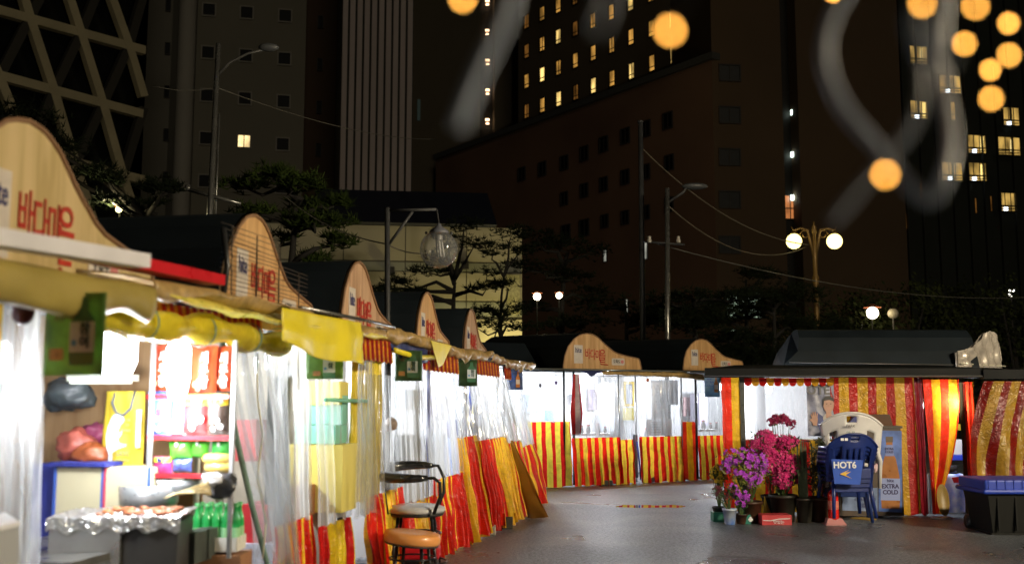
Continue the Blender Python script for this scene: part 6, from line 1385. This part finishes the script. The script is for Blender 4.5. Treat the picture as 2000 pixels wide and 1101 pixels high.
# ------------------------------------------------------------------ stacked monobloc chairs
def mono(name, base, rz, m, label, group, zoff=0, lower=True, hgt=.83, back_w=.5):
    """moulded plastic armchair seen from behind: arched back with slots, arms, splayed legs"""
    t = thing(name, (base[0], base[1], base[2] + zoff), label, 'chair', group, rz)
    # back shell, arched; y<0 towards the viewer (back of the chair)
    def fn(u, v):
        a = (u - .5) * 2; wv = back_w * (.44 + .06 * v) ; top = hgt - .16 * abs(a) ** 2.4
        z = .42 + (top - .42) * v; return Vector((a * wv, -.20 - .08 * v + .10 * a * a, z))
    b = LB(); nu, nv = 24, 16; n0 = len(b.v)
    for j in range(nv + 1):
        for i in range(nu + 1): b.v.append(fn(i / nu, j / nv))
    for j in range(nv):
        for i in range(nu):
            uu, vv = (i + .5) / nu, (j + .5) / nv
            if 1 < j < 9 and i in (8, 11, 14) : continue                     # slots
            if j in (13, 14) and 10 <= i <= 13: continue                      # hand hole
            if j < 11 and (2 < i < 6 or 17 < i < 21) : continue           # side openings
            a_ = n0 + j * (nu + 1) + i; b.f.append((a_, a_+1, a_+nu+2, a_+nu+1)); b.uv += [(0, 0)] * 4
    b.build('backrest', m, t, True, solid=.012)
    LB().tube([fn(i / 24, 1) for i in range(25)], .016, 8).build('back_rim', m, t, True)
    LB().grid(lambda u, v: Vector(((u - .5) * .44 * (1 + .1 * v), -.2 + .42 * v, .42 - .02 * math.sin(math.pi * u) + .01 * v)), 10, 8).build('seat', m, t, True, solid=.02)
    for s in (-1, 1):
        LB().tube([(s * .245, -.20, .66), (s * .27, -.05, .655), (s * .275, .14, .65), (s * .26, .2, .6)], [.022, .026, .026, .02], 8).build('armrest', m, t, True)
        if lower:
            LB().tube([(s * .25, .2, .62), (s * .235, .2, .42), (s * .27, .25, .0)], [.02, .028, .022], 8).build('leg', m, t, True)
            LB().tube([(s * .22, -.2, .44), (s * .235, -.22, .25), (s * .26, -.27, .0)], [.03, .026, .02], 8).build('leg', m, t, True)
    LB().box((0, -.205, .36), (.42, .02, .12)).build('apron', m, t, bevel=.008)
    return t
PW = mat('white_plastic', (.74, .73, .74), .4, noise_amt=.15, noise_scale=6); PB = mat('blue_plastic', (.009, .026, .17), .38, noise_amt=.25, noise_scale=5)
PDB = mat('dark_blue_plastic', (.012, .03, .14), .4)
wp = P(1655, 1003, 13.2); wc_ = mono('plastic_chair', (wp.x, 13.18, 0), R(-12), PDB, 'dark blue plastic chair at the bottom of the stack', 'stacked plastic chairs', 0, hgt=.98, back_w=.66)
w1 = mono('plastic_chair', (wp.x + .02, 13.05, 0), R(-12), PW, 'white plastic chair with arched back on the dark blue one', 'stacked plastic chairs', .30, lower=False, hgt=1.04, back_w=.74)
for s in (-1, 1): LB().tube([(s * .27, -.2, .66), (s * .33, -.16, .45), (s * .31, -.16, .12)], [.03, .028, .022], 8).build('leg', PW, w1, True)
text('사용전\n확인', Matrix.Translation((0, 0, 0)), .001, M_BLK) if False else None
Mw = Matrix.Translation(w1.location) @ Matrix.Rotation(R(-12), 4, 'Z') @ Matrix.Translation((-.02, -.305, .88)) @ Matrix.Rotation(R(82), 4, 'X')
text('PARK', Mw, .045, M_BLK, w1); text('마 을', Mw @ Matrix.Translation((0, -.09, .0)), .05, mat('green_stamp', (.03, .12, .08), .5), w1)
bp0 = P(1650, 960, 12.75)
for i in range(4):
    z = .10 + i * .055
    c = mono('plastic_stool_chair', (bp0.x + .0, 12.72 - .03 * i, 0), R(4), PB, 'blue plastic chair in the front stack, ' + ('lowest', 'second from the bottom', 'third from the bottom', 'topmost, with white lettering')[i], 'stack of blue plastic chairs', z, lower=(i == 0), hgt=.86 - .01 * i, back_w=.62)
# seat panel hanging down with lettering, of the topmost chair
PC = Plane((bp0.x, 12.34), (1, .04)); fl = MB()
pa = [PC.at(u, v, 0) for u, v in ((1630, 944), (1680, 946), (1686, 898), (1624, 896))]
fl.prism(pa, (0, .02, 0)); f_ = fl.build('seat_shell', mat('bright_blue_plastic', (.02, .09, .52), .35, noise_amt=.15, noise_scale=5), c, bevel=.006)
MH = Matrix.Identity(4); MH.col[0][:3] = PC.d; MH.col[1][:3] = (0, 0, 1); MH.col[2][:3] = PC.n; MH.col[3][:3] = PC.at(1650, 908, .012)
text('HOT6', MH, .105, mat('white_print', (.75, .77, .8), .4), f_, bold=.003)
for k, pts in enumerate((((1640, 925), (1658, 917), (1650, 923), (1662, 920), (1652, 927), (1664, 934), (1648, 928)),)):
    MB().prism([PC.at(u, v, .012) for u, v in pts], PC.n * .002).build('emblem', mat('gold_print', (.7, .45, .05), .4), f_)
for u in (1645, 1653): MB().prism([PC.at(u + a, 857 + b_, .16) for a, b_ in ((-3, 3), (3, 3), (3, -2), (-3, -2))], PC.n * .003).build('sticker', mat('white_print', (.75, .77, .8), .4), c)
o = bundle(1704, 898, .55, .085, .15, mat('pink_towel', (.75, .55, .60), .8, noise_amt=.1, noise_scale=20, bump=.5), 'pinkish white towel draped on the blue chairs', 41, 'towel', 'towel', None, RT, .4)
o = bundle(1714, 893, .66, .045, .075, mat('crimson_cloth', (.45, .01, .05), .6, noise_amt=.2, noise_scale=20), 'crimson cloth tucked into the pinkish towel', 44, 'cloth', 'cloth', None, RT, .4)
# fire extinguisher
fb = P(1628, 1003, 12.7); t = thing('fire_extinguisher', (fb.x, 12.7, 0), 'red fire extinguisher on a pink stand before the blue chairs', 'fire extinguisher')
s_ = .063; FRD = mat('extinguisher_red', (.62, .015, .01), .22, coat=.6)
LB().lathe([(.001, .06), (s_, .06), (s_ * 1.02, .08), (s_, .34), (s_ * .85, .385), (.022, .41), (.02, .43), (.001, .43)], 24).build('cylinder', FRD, t, True)
LB().lathe([(.022, .43), (.024, .45), (.012, .47), (.001, .47)], 14).build('valve', M_CHR, t, True)
LB().tube([(0, 0, .46), (.03, 0, .475), (.07, 0, .47)], .008, 8).build('handle', M_BLK, t, True)
LB().tube([(0, 0, .45), (.05, -.02, .44), (.085, -.01, .35), (.08, 0, .2), (.075, 0, .16)], [.008, .008, .008, .008, .013], 8).build('hose', M_BLK, t, True)
LB().lathe([(s_ * 1.025, .18), (s_ * 1.03, .185), (s_ * 1.03, .28), (s_ * 1.025, .285)], 24).build('label', mat('red_label', (.7, .2, .15), .4, noise_amt=.4, noise_scale=30), t, True)
LB().prism([(-.12, -.1, 0), (.12, -.1, 0), (.12, .1, 0), (-.12, .1, 0)], (0, 0, .012)).build('foot_plate', mat('pink_stand', (.5, .22, .22), .5), t)
LB().prism([(-.12, -.10, .014), (.12, -.10, .014), (.085, -.05, .075), (-.085, -.05, .075)], (0, .1, 0)).build('stand', mat('pink_stand', (.5, .22, .22), .5), t, bevel=.006)
t_ = MB().prism([G(1660, 1012), G(1700, 1016), G(1712, 1014), G(1680, 1009)], (0, 0, .01)).build('cardboard_scrap', mat('ochre_scrap', (.4, .26, .05), .7), None); tag(t_, 'flat ochre scrap on the ground below the chairs', 'scrap')

# ------------------------------------------------------------------ flowers and pots
M_STEM = mat('stem', (.06, .10, .02), .6); M_LEAF = mat('leaf_green', (.05, .11, .02), .5, noise_amt=.5, noise_scale=30); M_LEAFY = mat('leaf_yellow_green', (.28, .30, .05), .5, noise_amt=.4, noise_scale=30)
def petals(q, c, r, rnd, n=6, face=None):
    """one open blossom of n petals"""
    f = (face or Vector((rnd.gauss(0, .6), -1 + rnd.gauss(0, .4), rnd.gauss(.4, .5)))).normalized(); a = f.orthogonal().normalized(); b_ = f.cross(a); o = rnd.random() * 6
    for k in range(n):
        t0 = o + k * 2 * math.pi / n; d = a * math.cos(t0) + b_ * math.sin(t0); s = f.cross(d)
        q.quad(c, c + d * r * .6 + s * r * .38, c + d * r + f * r * .3, c + d * r * .6 - s * r * .38)
def potprof(r, h): return [(.001, 0), (r * .72, 0), (r * .75, .01), (r * .96, h * .88), (r * 1.05, h * .88), (r * 1.05, h), (r * .95, h), (r * .92, h * .9), (.001, h * .88)]
def plant(name, base, pot_r, pot_h, potm, blobs, fm, label, seed, leafm=None, nleaf=300, psize=.028, nflow=26, stems=True, pot='pot'):
    rnd = random.Random(seed); t = thing(name, base, label, 'flowering plant' if fm else 'potted plant', 'potted plants beside the right stall')
    if pot: LB().lathe(potprof(pot_r, pot_h), 24).build(pot, potm, t, True); LB().lathe([(.001, pot_h * .87), (pot_r * .93, pot_h * .87)], 16).build('soil', mat('soil', (.02, .014, .008), .9), t)
    st_, lf, fl_ = LB(), LB(), LB()
    for (x, y, z, r) in blobs:
        c = Vector((x, y, z)); b0 = Vector((x * .15, y * .2, pot_h * .85))
        for _ in range(4):
            e = c + Vector((rnd.uniform(-r, r) * .6, rnd.uniform(-r, r) * .6, rnd.uniform(-r, r) * .3)); st_.tube([b0, b0.lerp(e, .5) + Vector((rnd.uniform(-.02, .02), 0, .02)), e], [.005, .004, .002], 5)
        for _ in range(int(nleaf * r / .12)):
            p = c + Vector((rnd.gauss(0, .55), rnd.gauss(0, .5), rnd.gauss(-.15, .5))) * r; n_ = Vector((rnd.gauss(0, 1), rnd.gauss(0, 1), rnd.gauss(0, 1))).normalized(); a = n_.orthogonal().normalized(); b_ = n_.cross(a); k = rnd.uniform(.012, .026)
            lf.quad(p - a * k * .45, p + b_ * k, p + a * k * .45, p - b_ * k)
        if fm:
            for _ in range(int(nflow * (r / .12) ** 2)):
                d = Vector((rnd.gauss(0, 1), rnd.gauss(-.6, .8), rnd.gauss(.25, .8))).normalized(); p = c + d * r * rnd.uniform(.75, 1.08); petals(fl_, p, rnd.uniform(.7, 1.2) * psize, rnd, 5, (d + Vector((0, -.5, 0))).normalized())
    st_.build('stems', M_STEM, t); lf.build('leaves', leafm or M_LEAF, t)
    if fm: fl_.build('blossoms', fm, t)
    return t
def fl(name, c1, c2): return mat(name, c1, .5, noise_amt=0, noise_scale=25, col2=c2)
MAG = fl('magenta_petals', (.72, .035, .24), (.42, .008, .11)); PUR = fl('purple_petals', (.55, .08, .75), (.35, .03, .5)); DMG = fl('deep_magenta_petals', (.32, .005, .07), (.15, .002, .04)); YF = fl('yellow_petals', (.85, .6, .02), (.6, .4, .01))
PLT = mat('dark_pot', (.02, .018, .012), .5, noise_amt=.4, noise_scale=6); PBR = mat('brown_pot', (.06, .025, .012), .5, noise_amt=.3, noise_scale=6)
Yf = 13.0; k = Yf / F
def bl(u0, L): return [((u - u0) * k, dy, CAMZ + (HORIZ - v) * k, r * k) for u, v, r, dy in L]
X = lambda u: (u - 1000) / F
plant('azalea', (X(1520) * Yf, Yf, 0), .17, .33, PLT, bl(1520, [(1520, 905, 26, 0), (1495, 905, 20, 0), (1545, 905, 20, .0), (1518, 932, 17, -.05), (1540, 925, 15, 0), (1500, 885, 14, .05)]), MAG, 'big magenta azalea in a dark pot, nearest the middle', 1, nflow=80, psize=.036)
plant('azalea', (X(1500) * 13.25, 13.25, 0), .14, .3, PLT, [((u - 1500) * k, dy, CAMZ + (HORIZ - v) * k, r * k) for u, v, r, dy in [(1490, 858, 19, 0), (1475, 872, 16, 0), (1528, 865, 17, 0), (1508, 862, 14, .05), (1487, 878, 14, -.05), (1545, 862, 9, 0)]], MAG, 'taller magenta azalea behind the big one', 2, nflow=80, psize=.034)
plant('azalea', (X(1518) * 13.4, 13.4, 0), .1, .25, PLT, [((u - 1518) * k, dy, CAMZ + (HORIZ - v) * k, r * k) for u, v, r, dy in [(1510, 820, 10, 0), (1525, 819, 11, 0), (1540, 827, 9, 0), (1500, 823, 7, 0)]], DMG, 'slender deep crimson azalea rising above the others on a bare stem', 3, nflow=170, psize=.026, nleaf=10)
plant('campanula', (X(1455) * 12.9, 12.9, 0), .16, .26, PBR, bl(1455, [(1425, 890, 18, 0), (1450, 895, 22, 0), (1475, 900, 18, 0), (1440, 920, 16, -.05), (1462, 930, 16, -.05), (1415, 905, 12, 0), (1480, 915, 12, 0)]), PUR, 'bushy plant with loose purple flowers in a wide brown pot', 4, nflow=26, psize=.036, leafm=M_LEAFY)
plant('petunia', (X(1440) * 12.75, 12.75, 0), .08, .12, PBR, bl(1440, [(1432, 958, 9, 0), (1448, 960, 9, 0), (1438, 975, 8, 0), (1425, 945, 8, 0)]), PUR, 'low violet flowers in front of the brown pot', 5, nflow=60, psize=.028)
plant('pansy', (X(1398) * 13.1, 13.1, 0), .09, .17, PLT, bl(1398, [(1396, 915, 11, 0), (1390, 922, 9, 0), (1404, 925, 9, 0), (1398, 938, 8, 0)]), YF, 'yellow pansies at the left end of the flower pots', 6, nflow=60, psize=.026, nleaf=200)
BWP = mat('blue_white_pot', (.05, .16, .55), .3, noise_amt=0, noise_scale=6, col2=(.6, .65, .7), coat=.4)
plant('pansy', (X(1417) * 12.7, 12.7, 0), .085, .19, BWP, bl(1417, [(1396, 950, 10, 0), (1408, 958, 9, 0), (1420, 950, 7, 0)]), fl('wine_petals', (.12, .005, .02), (.05, .002, .01)), 'wine red pansies in the blue and white pot', 7, nflow=45, psize=.026, nleaf=180)
plant('succulent', (X(1560) * 12.9, 12.9, 0), .11, .30, PLT, [], None, 'tall snake plant with upright leaves in a black pot', 8)
sp_t = [o for o in SC.objects if o.name.startswith('succulent') and o.type == 'EMPTY'][0]; sp_t.name = 'snake_plant'
q = LB(); rn = random.Random(3)
for i in range(11):
    a = rn.uniform(0, 6.28); x, y = .04 * math.cos(a), .04 * math.sin(a); H = rn.uniform(.45, .8); lx = rn.uniform(-.05, .05)
    for j in range(6):
        z0, z1 = .27 + H * j / 6, .27 + H * (j + 1) / 6; w0_, w1_ = .022 * (1 - (j / 6) ** 3), .022 * (1 - ((j + 1) / 6) ** 3)
        q.quad((x - w0_ + lx * j / 6, y, z0), (x + w0_ + lx * j / 6, y, z0), (x + w1_ + lx * (j + 1) / 6, y, z1), (x - w1_ + lx * (j + 1) / 6, y, z1))
q.build('leaves', mat('snake_leaf', (.06, .09, .03), .4, noise_amt=.5, noise_scale=14), sp_t)
plant('shrub', (X(1590) * 13.0, 13.0, 0), .15, .30, PBR, bl(1590, [(1592, 880, 16, 0), (1585, 905, 20, 0), (1602, 910, 18, 0), (1590, 935, 20, 0), (1598, 860, 10, 0)]), None, 'grey green bushy shrub left of the blue chairs', 9, leafm=mat('grey_green_leaf', (.075, .085, .04), .6, noise_amt=.5, noise_scale=20), nleaf=420)
t = thing('wire_trellis', (X(1560) * 13.2, 13.2, 0), 'black hoop trellis behind the snake plant', 'trellis')
LB().tube([(-.06, 0, 0), (-.06, 0, .93), (-.04, 0, .97), (.1, 0, .98), (.12, 0, .94), (.12, 0, 0)], .008, 8).build('hoop', M_POST, t, True)
for nm, u0, v0, u1, v1, YY, m, lab in (('crate', 1393, 978, 1432, 992, 12.95, mat('green_tray', (.02, .16, .10), .45), 'dark green tray under the wine red pansies'), ('crate', 1446, 981, 1466, 998, 12.7, mat('teal_tin', (.02, .20, .15), .4), 'small teal tin under the purple flowers')):
    a, b_ = P(u0, v1, YY), P(u1, v1, YY); h_ = P(u0, v0, YY).z - max(0, P(u0, v1, YY).z)
    o = MB().prism([(a.x, YY, .003), (b_.x, YY, .003), (b_.x, YY, .003 + .11), (a.x, YY, .003 + .11)], (0, .18, 0)).build('planter_tray', m, None, bevel=.01); tag(o, lab, 'tray')
MBt = ct2 = Matrix(((1, 0, 0, X(1457) * 12.69), (0, 0, -1, 12.692), (0, 1, 0, .06), (0, 0, 0, 1))); text('♣', MBt, .06, mat('white_print', (.75, .77, .8), .4), o)
a, b_ = P(1488, 1000, 12.6), P(1546, 1000, 12.6); o = MB().prism([(a.x, 12.6, .003), (b_.x, 12.6, .003), (b_.x, 12.6, .12), (a.x, 12.6, .12)], (0, .25, 0)).build('red_carton', mat('coral_red', (.55, .05, .06), .45, noise_amt=.15, noise_scale=6), None, bevel=.004); tag(o, 'flat red carton with a white swoosh under the big azalea', 'carton')
MB().tube([(a.x + .01, 12.596, .06), (a.x + .1, 12.596, .055), (a.x + .2, 12.596, .075), (a.x + .34, 12.596, .08)], .006, 5).build('swoosh', mat('white_print', (.75, .77, .8), .4), o)
text('맛있는', Matrix(((1, 0, 0, a.x + .2), (0, 0, -1, 12.592), (0, 1, 0, .035), (0, 0, 0, 1))), .05, mat('white_print', (.75, .77, .8), .4), o)
o = MB().prism([(X(1480) * 13.1, 13.1, .003), (X(1500) * 13.1, 13.1, .003), (X(1485) * 13.1, 13.1, .3)], (0, .02, 0)).build('tarp_scrap', B_YL, None); tag(o, 'yellow corner of tarp standing between the two big pots', 'tarp')

# ------------------------------------------------------------------ bar chair and stool at the left row
sc = P(813, 990, 8.4); t = thing('bar_chair', (sc.x, 8.4, 0), 'metal bar chair with black curved armrest and silver taped seat', 'chair')
zs = sc.z; rS = .235
LB().lathe([(.001, -.035), (rS * .95, -.035), (rS, -.02), (rS * .98, .0), (rS * .8, .018), (.001, .024)], 36, (0, 0, zs)).build('seat', mat('silver_tape', (.62, .63, .68), .35, noise_amt=.25, noise_scale=6, bump=.5, coat=.3), t, True)
LB().lathe([(.001, -.06), (rS * .93, -.06), (rS * .97, -.037), (.001, -.037)], 36, (0, 0, zs)).build('seat_base', M_BLK, t, True)
zA = P(790, 925, 8.4).z
arc = [(-.02 - .30 * math.cos(a) , .27 * math.sin(a), zA + .01 + .045 * math.sin(a) * (1 if math.sin(a) > 0 else .6)) for a in [R(-115 + i * 230 / 20) for i in range(21)]]
n_ = len(arc); LB().tube(arc, [.02 + .026 * math.sin(math.pi * i / (n_ - 1)) ** .5 for i in range(n_)], 12).build('arm_pad', mat('black_vinyl', (.015, .016, .017), .28, noise_amt=.2, noise_scale=8, coat=.5), t, True)
BM = mat('black_tube', (.02, .022, .025), .3, metal=.3, noise_amt=.3, noise_scale=9)
for s in (-1, 1):
    e = arc[-1 if s > 0 else 0]
    LB().tube([e, (e[0] + .05, e[1], e[2]), (e[0] + .10, e[1] * .98, zA - .05), (e[0] + .10, e[1] * .9, zA - .16), (e[0] + .05, s * rS * .9, zs - .03)], .014, 10).build('arm_post', BM, t, True)
    for dy in (.06, .16): LB().tube([(-.27 + .12 * dy, s * dy, zA - .03), (-.21, s * dy * .9, zs - .04)], .009, 8).build('back_spindle', BM, t, True)
    for fx_ in (-1, 1): LB().tube([(fx_ * .13, s * .13, zs - .06), (fx_ * .2, s * .2, 0)], .013, 10).build('leg', BM, t, True)
for zz, rr_ in ((.22, .25), (zs - .2, .2)):
    LB().tube([(rr_ * math.cos(a * math.pi / 12), rr_ * math.sin(a * math.pi / 12), zz) for a in range(25)], .008, 8).build('foot_ring', BM, t, True)
sc = P(806, 1042, 7.75); t = thing('round_stool', (sc.x, 7.75, 0), 'low stool with thick orange cushion, in front of the bar chair', 'stool')
zs = sc.z; rS = .21; mt = Matrix.Rotation(R(6), 4, 'Y')
LB().lathe([(.001, -.06), (rS * .97, -.06), (rS, -.05), (rS * 1.005, -.02), (rS * .99, .0), (rS * .95, .012), (rS * .6, .018), (.001, .02)], 40, (0, 0, zs), mt).build('cushion', mat('orange_vinyl', (.80, .34, .10), .35, noise_amt=.12, noise_scale=5, coat=.2), t, True)
LB().lathe([(.001, -.075), (rS * .95, -.075), (rS * .97, -.062), (.001, -.062)], 40, (0, 0, zs), mt).build('seat_base', M_BLK, t, True)
for a in range(4):
    x, y = math.cos(a * 1.571 + .6), math.sin(a * 1.571 + .6); LB().tube([(x * .13, y * .13, zs - .075), (x * .15, y * .15, zs * .5), (x * .2, y * .2, 0)], .013, 10).build('leg', BM, t, True)
for zz in (.16, zs - .17): LB().tube([(.17 * math.cos(a * math.pi / 12), .17 * math.sin(a * math.pi / 12), zz) for a in range(25)], .007, 8).build('foot_ring', BM, t, True)
o = MB().box((P(815, 1068, 8.0).x, 8.35, .30), (.3, .22, .1)).build('red_basket', mat('red_plastic', (.5, .01, .02), .35), None, bevel=.02); 
tag(o, 'dark red plastic basket behind the orange stool', 'basket')
MB().box((P(815, 1068, 8.0).x, 8.4, .12), (.26, .2, .24)).build('stand', mat('dark_panel', (.05, .045, .04), .6), o)
o = MB().box((P(818, 1052, 8.0).x, 8.37, .40), (.2, .16, .09)).build('paper_box', mat('white_carton', (.7, .68, .66), .5, noise_amt=.3, noise_scale=14), None, bevel=.01); tag(o, 'white paper box in the red basket', 'box')
# spout box with lamp on the third stall post
rock(P(763, 828, 8.6) - Vector((0, 0, .05)), .05, .05, .06, mat('taped_knob', (.3, .22, .17), .5, noise_amt=.4, noise_scale=20), 'crumpled brown paper tied to the black post', 15, 'tied_paper', 'paper')['group'] = 'papers tied to the post'

# ------------------------------------------------------------------ fairy lights close to the viewer
M_FB = emis('fairy_glow', (1, .44, .07), 26); M_FC = mat('frosted_cable', (.50, .57, .70), .45, noise_amt=.1, noise_scale=30)
def fp(u, v, Y): return P(u, v, Y)
t = thing('fairy_light_string', tuple(fp(1750, -120, .56)), 'white string of warm fairy lights hanging blurred in front of the lens, upper right', 'fairy lights')
def wire(parent, pts, r): 
    P3 = [fp(*p) for p in pts]; out = []
    for i in range(len(P3) - 1):
        p0, p1, p2, p3 = P3[max(0, i-1)], P3[i], P3[i+1], P3[min(len(P3)-1, i+2)]
        for k in range(6):
            s = k / 6; out.append(.5 * ((2*p1) + (-p0+p2)*s + (2*p0-5*p1+4*p2-p3)*s*s + (-p0+3*p1-3*p2+p3)*s**3))
    out.append(P3[-1]); return MB().tube(out, r, 8).build('cable', M_FC, parent, True)
wire(t, [(1690, -60, .80), (1632, 20, .80), (1612, 110, .80), (1642, 200, .80), (1715, 290, .80), (1775, 360, .80), (1815, 392, .80), (1846, 345, .80), (1858, 270, .82), (1846, 180, .84), (1838, 90, .84), (1852, -60, .84)], .0046)
wire(t, [(1800, 120, .74), (1800, 190, .74), (1775, 255, .74), (1722, 320, .74), (1670, 380, .74), (1625, 435, .74)], .0030)
wire(t, [(1790, 30, .50), (1812, 95, .50), (1850, 125, .50)], .0045)
BL = [(1627, -14, 1.0, 1.5), (1801, 8, .67, 1), (1905, 12, .69, 1), (1970, 46, .88, 1.2), (1884, 86, .79, 1.1), (1971, 108, .80, 1.1), (1934, 137, .90, 1.2), (1936, 193, .78, 1.1), (1729, 341, .66, 1.05)]
for i, (u, v, Y, s) in enumerate(BL):
    c = fp(u, v, Y); MB().ball(c, .0019 * s, 12, 8).build('bulb', M_FB, t, True)
t2 = thing('fairy_light_string', tuple(fp(950, -120, .5)), 'second string of fairy lights with a straight white end, upper middle', 'fairy lights')
wire(t2, [(1012, -60, .66), (988, 30, .66), (950, 110, .66), (915, 190, .66), (895, 248, .66)], .0048)
wire(t2, [(1190, -60, .46), (1180, 20, .46), (1165, 60, .46)], .0016)
for u, v, Y, s in ((904, -2, .68, 1.1), (1309, 60, .58, 1.1)):
    c = fp(u, v, Y); MB().ball(c, .0019 * s, 12, 8).build('bulb', M_FB, t2, True)
    MB().tube([c + Vector((0, 0, .001)), c + Vector((.01, 0, .02)), fp(u + 60, -90, Y)], .0002, 5).build('lead', M_FC, t2)
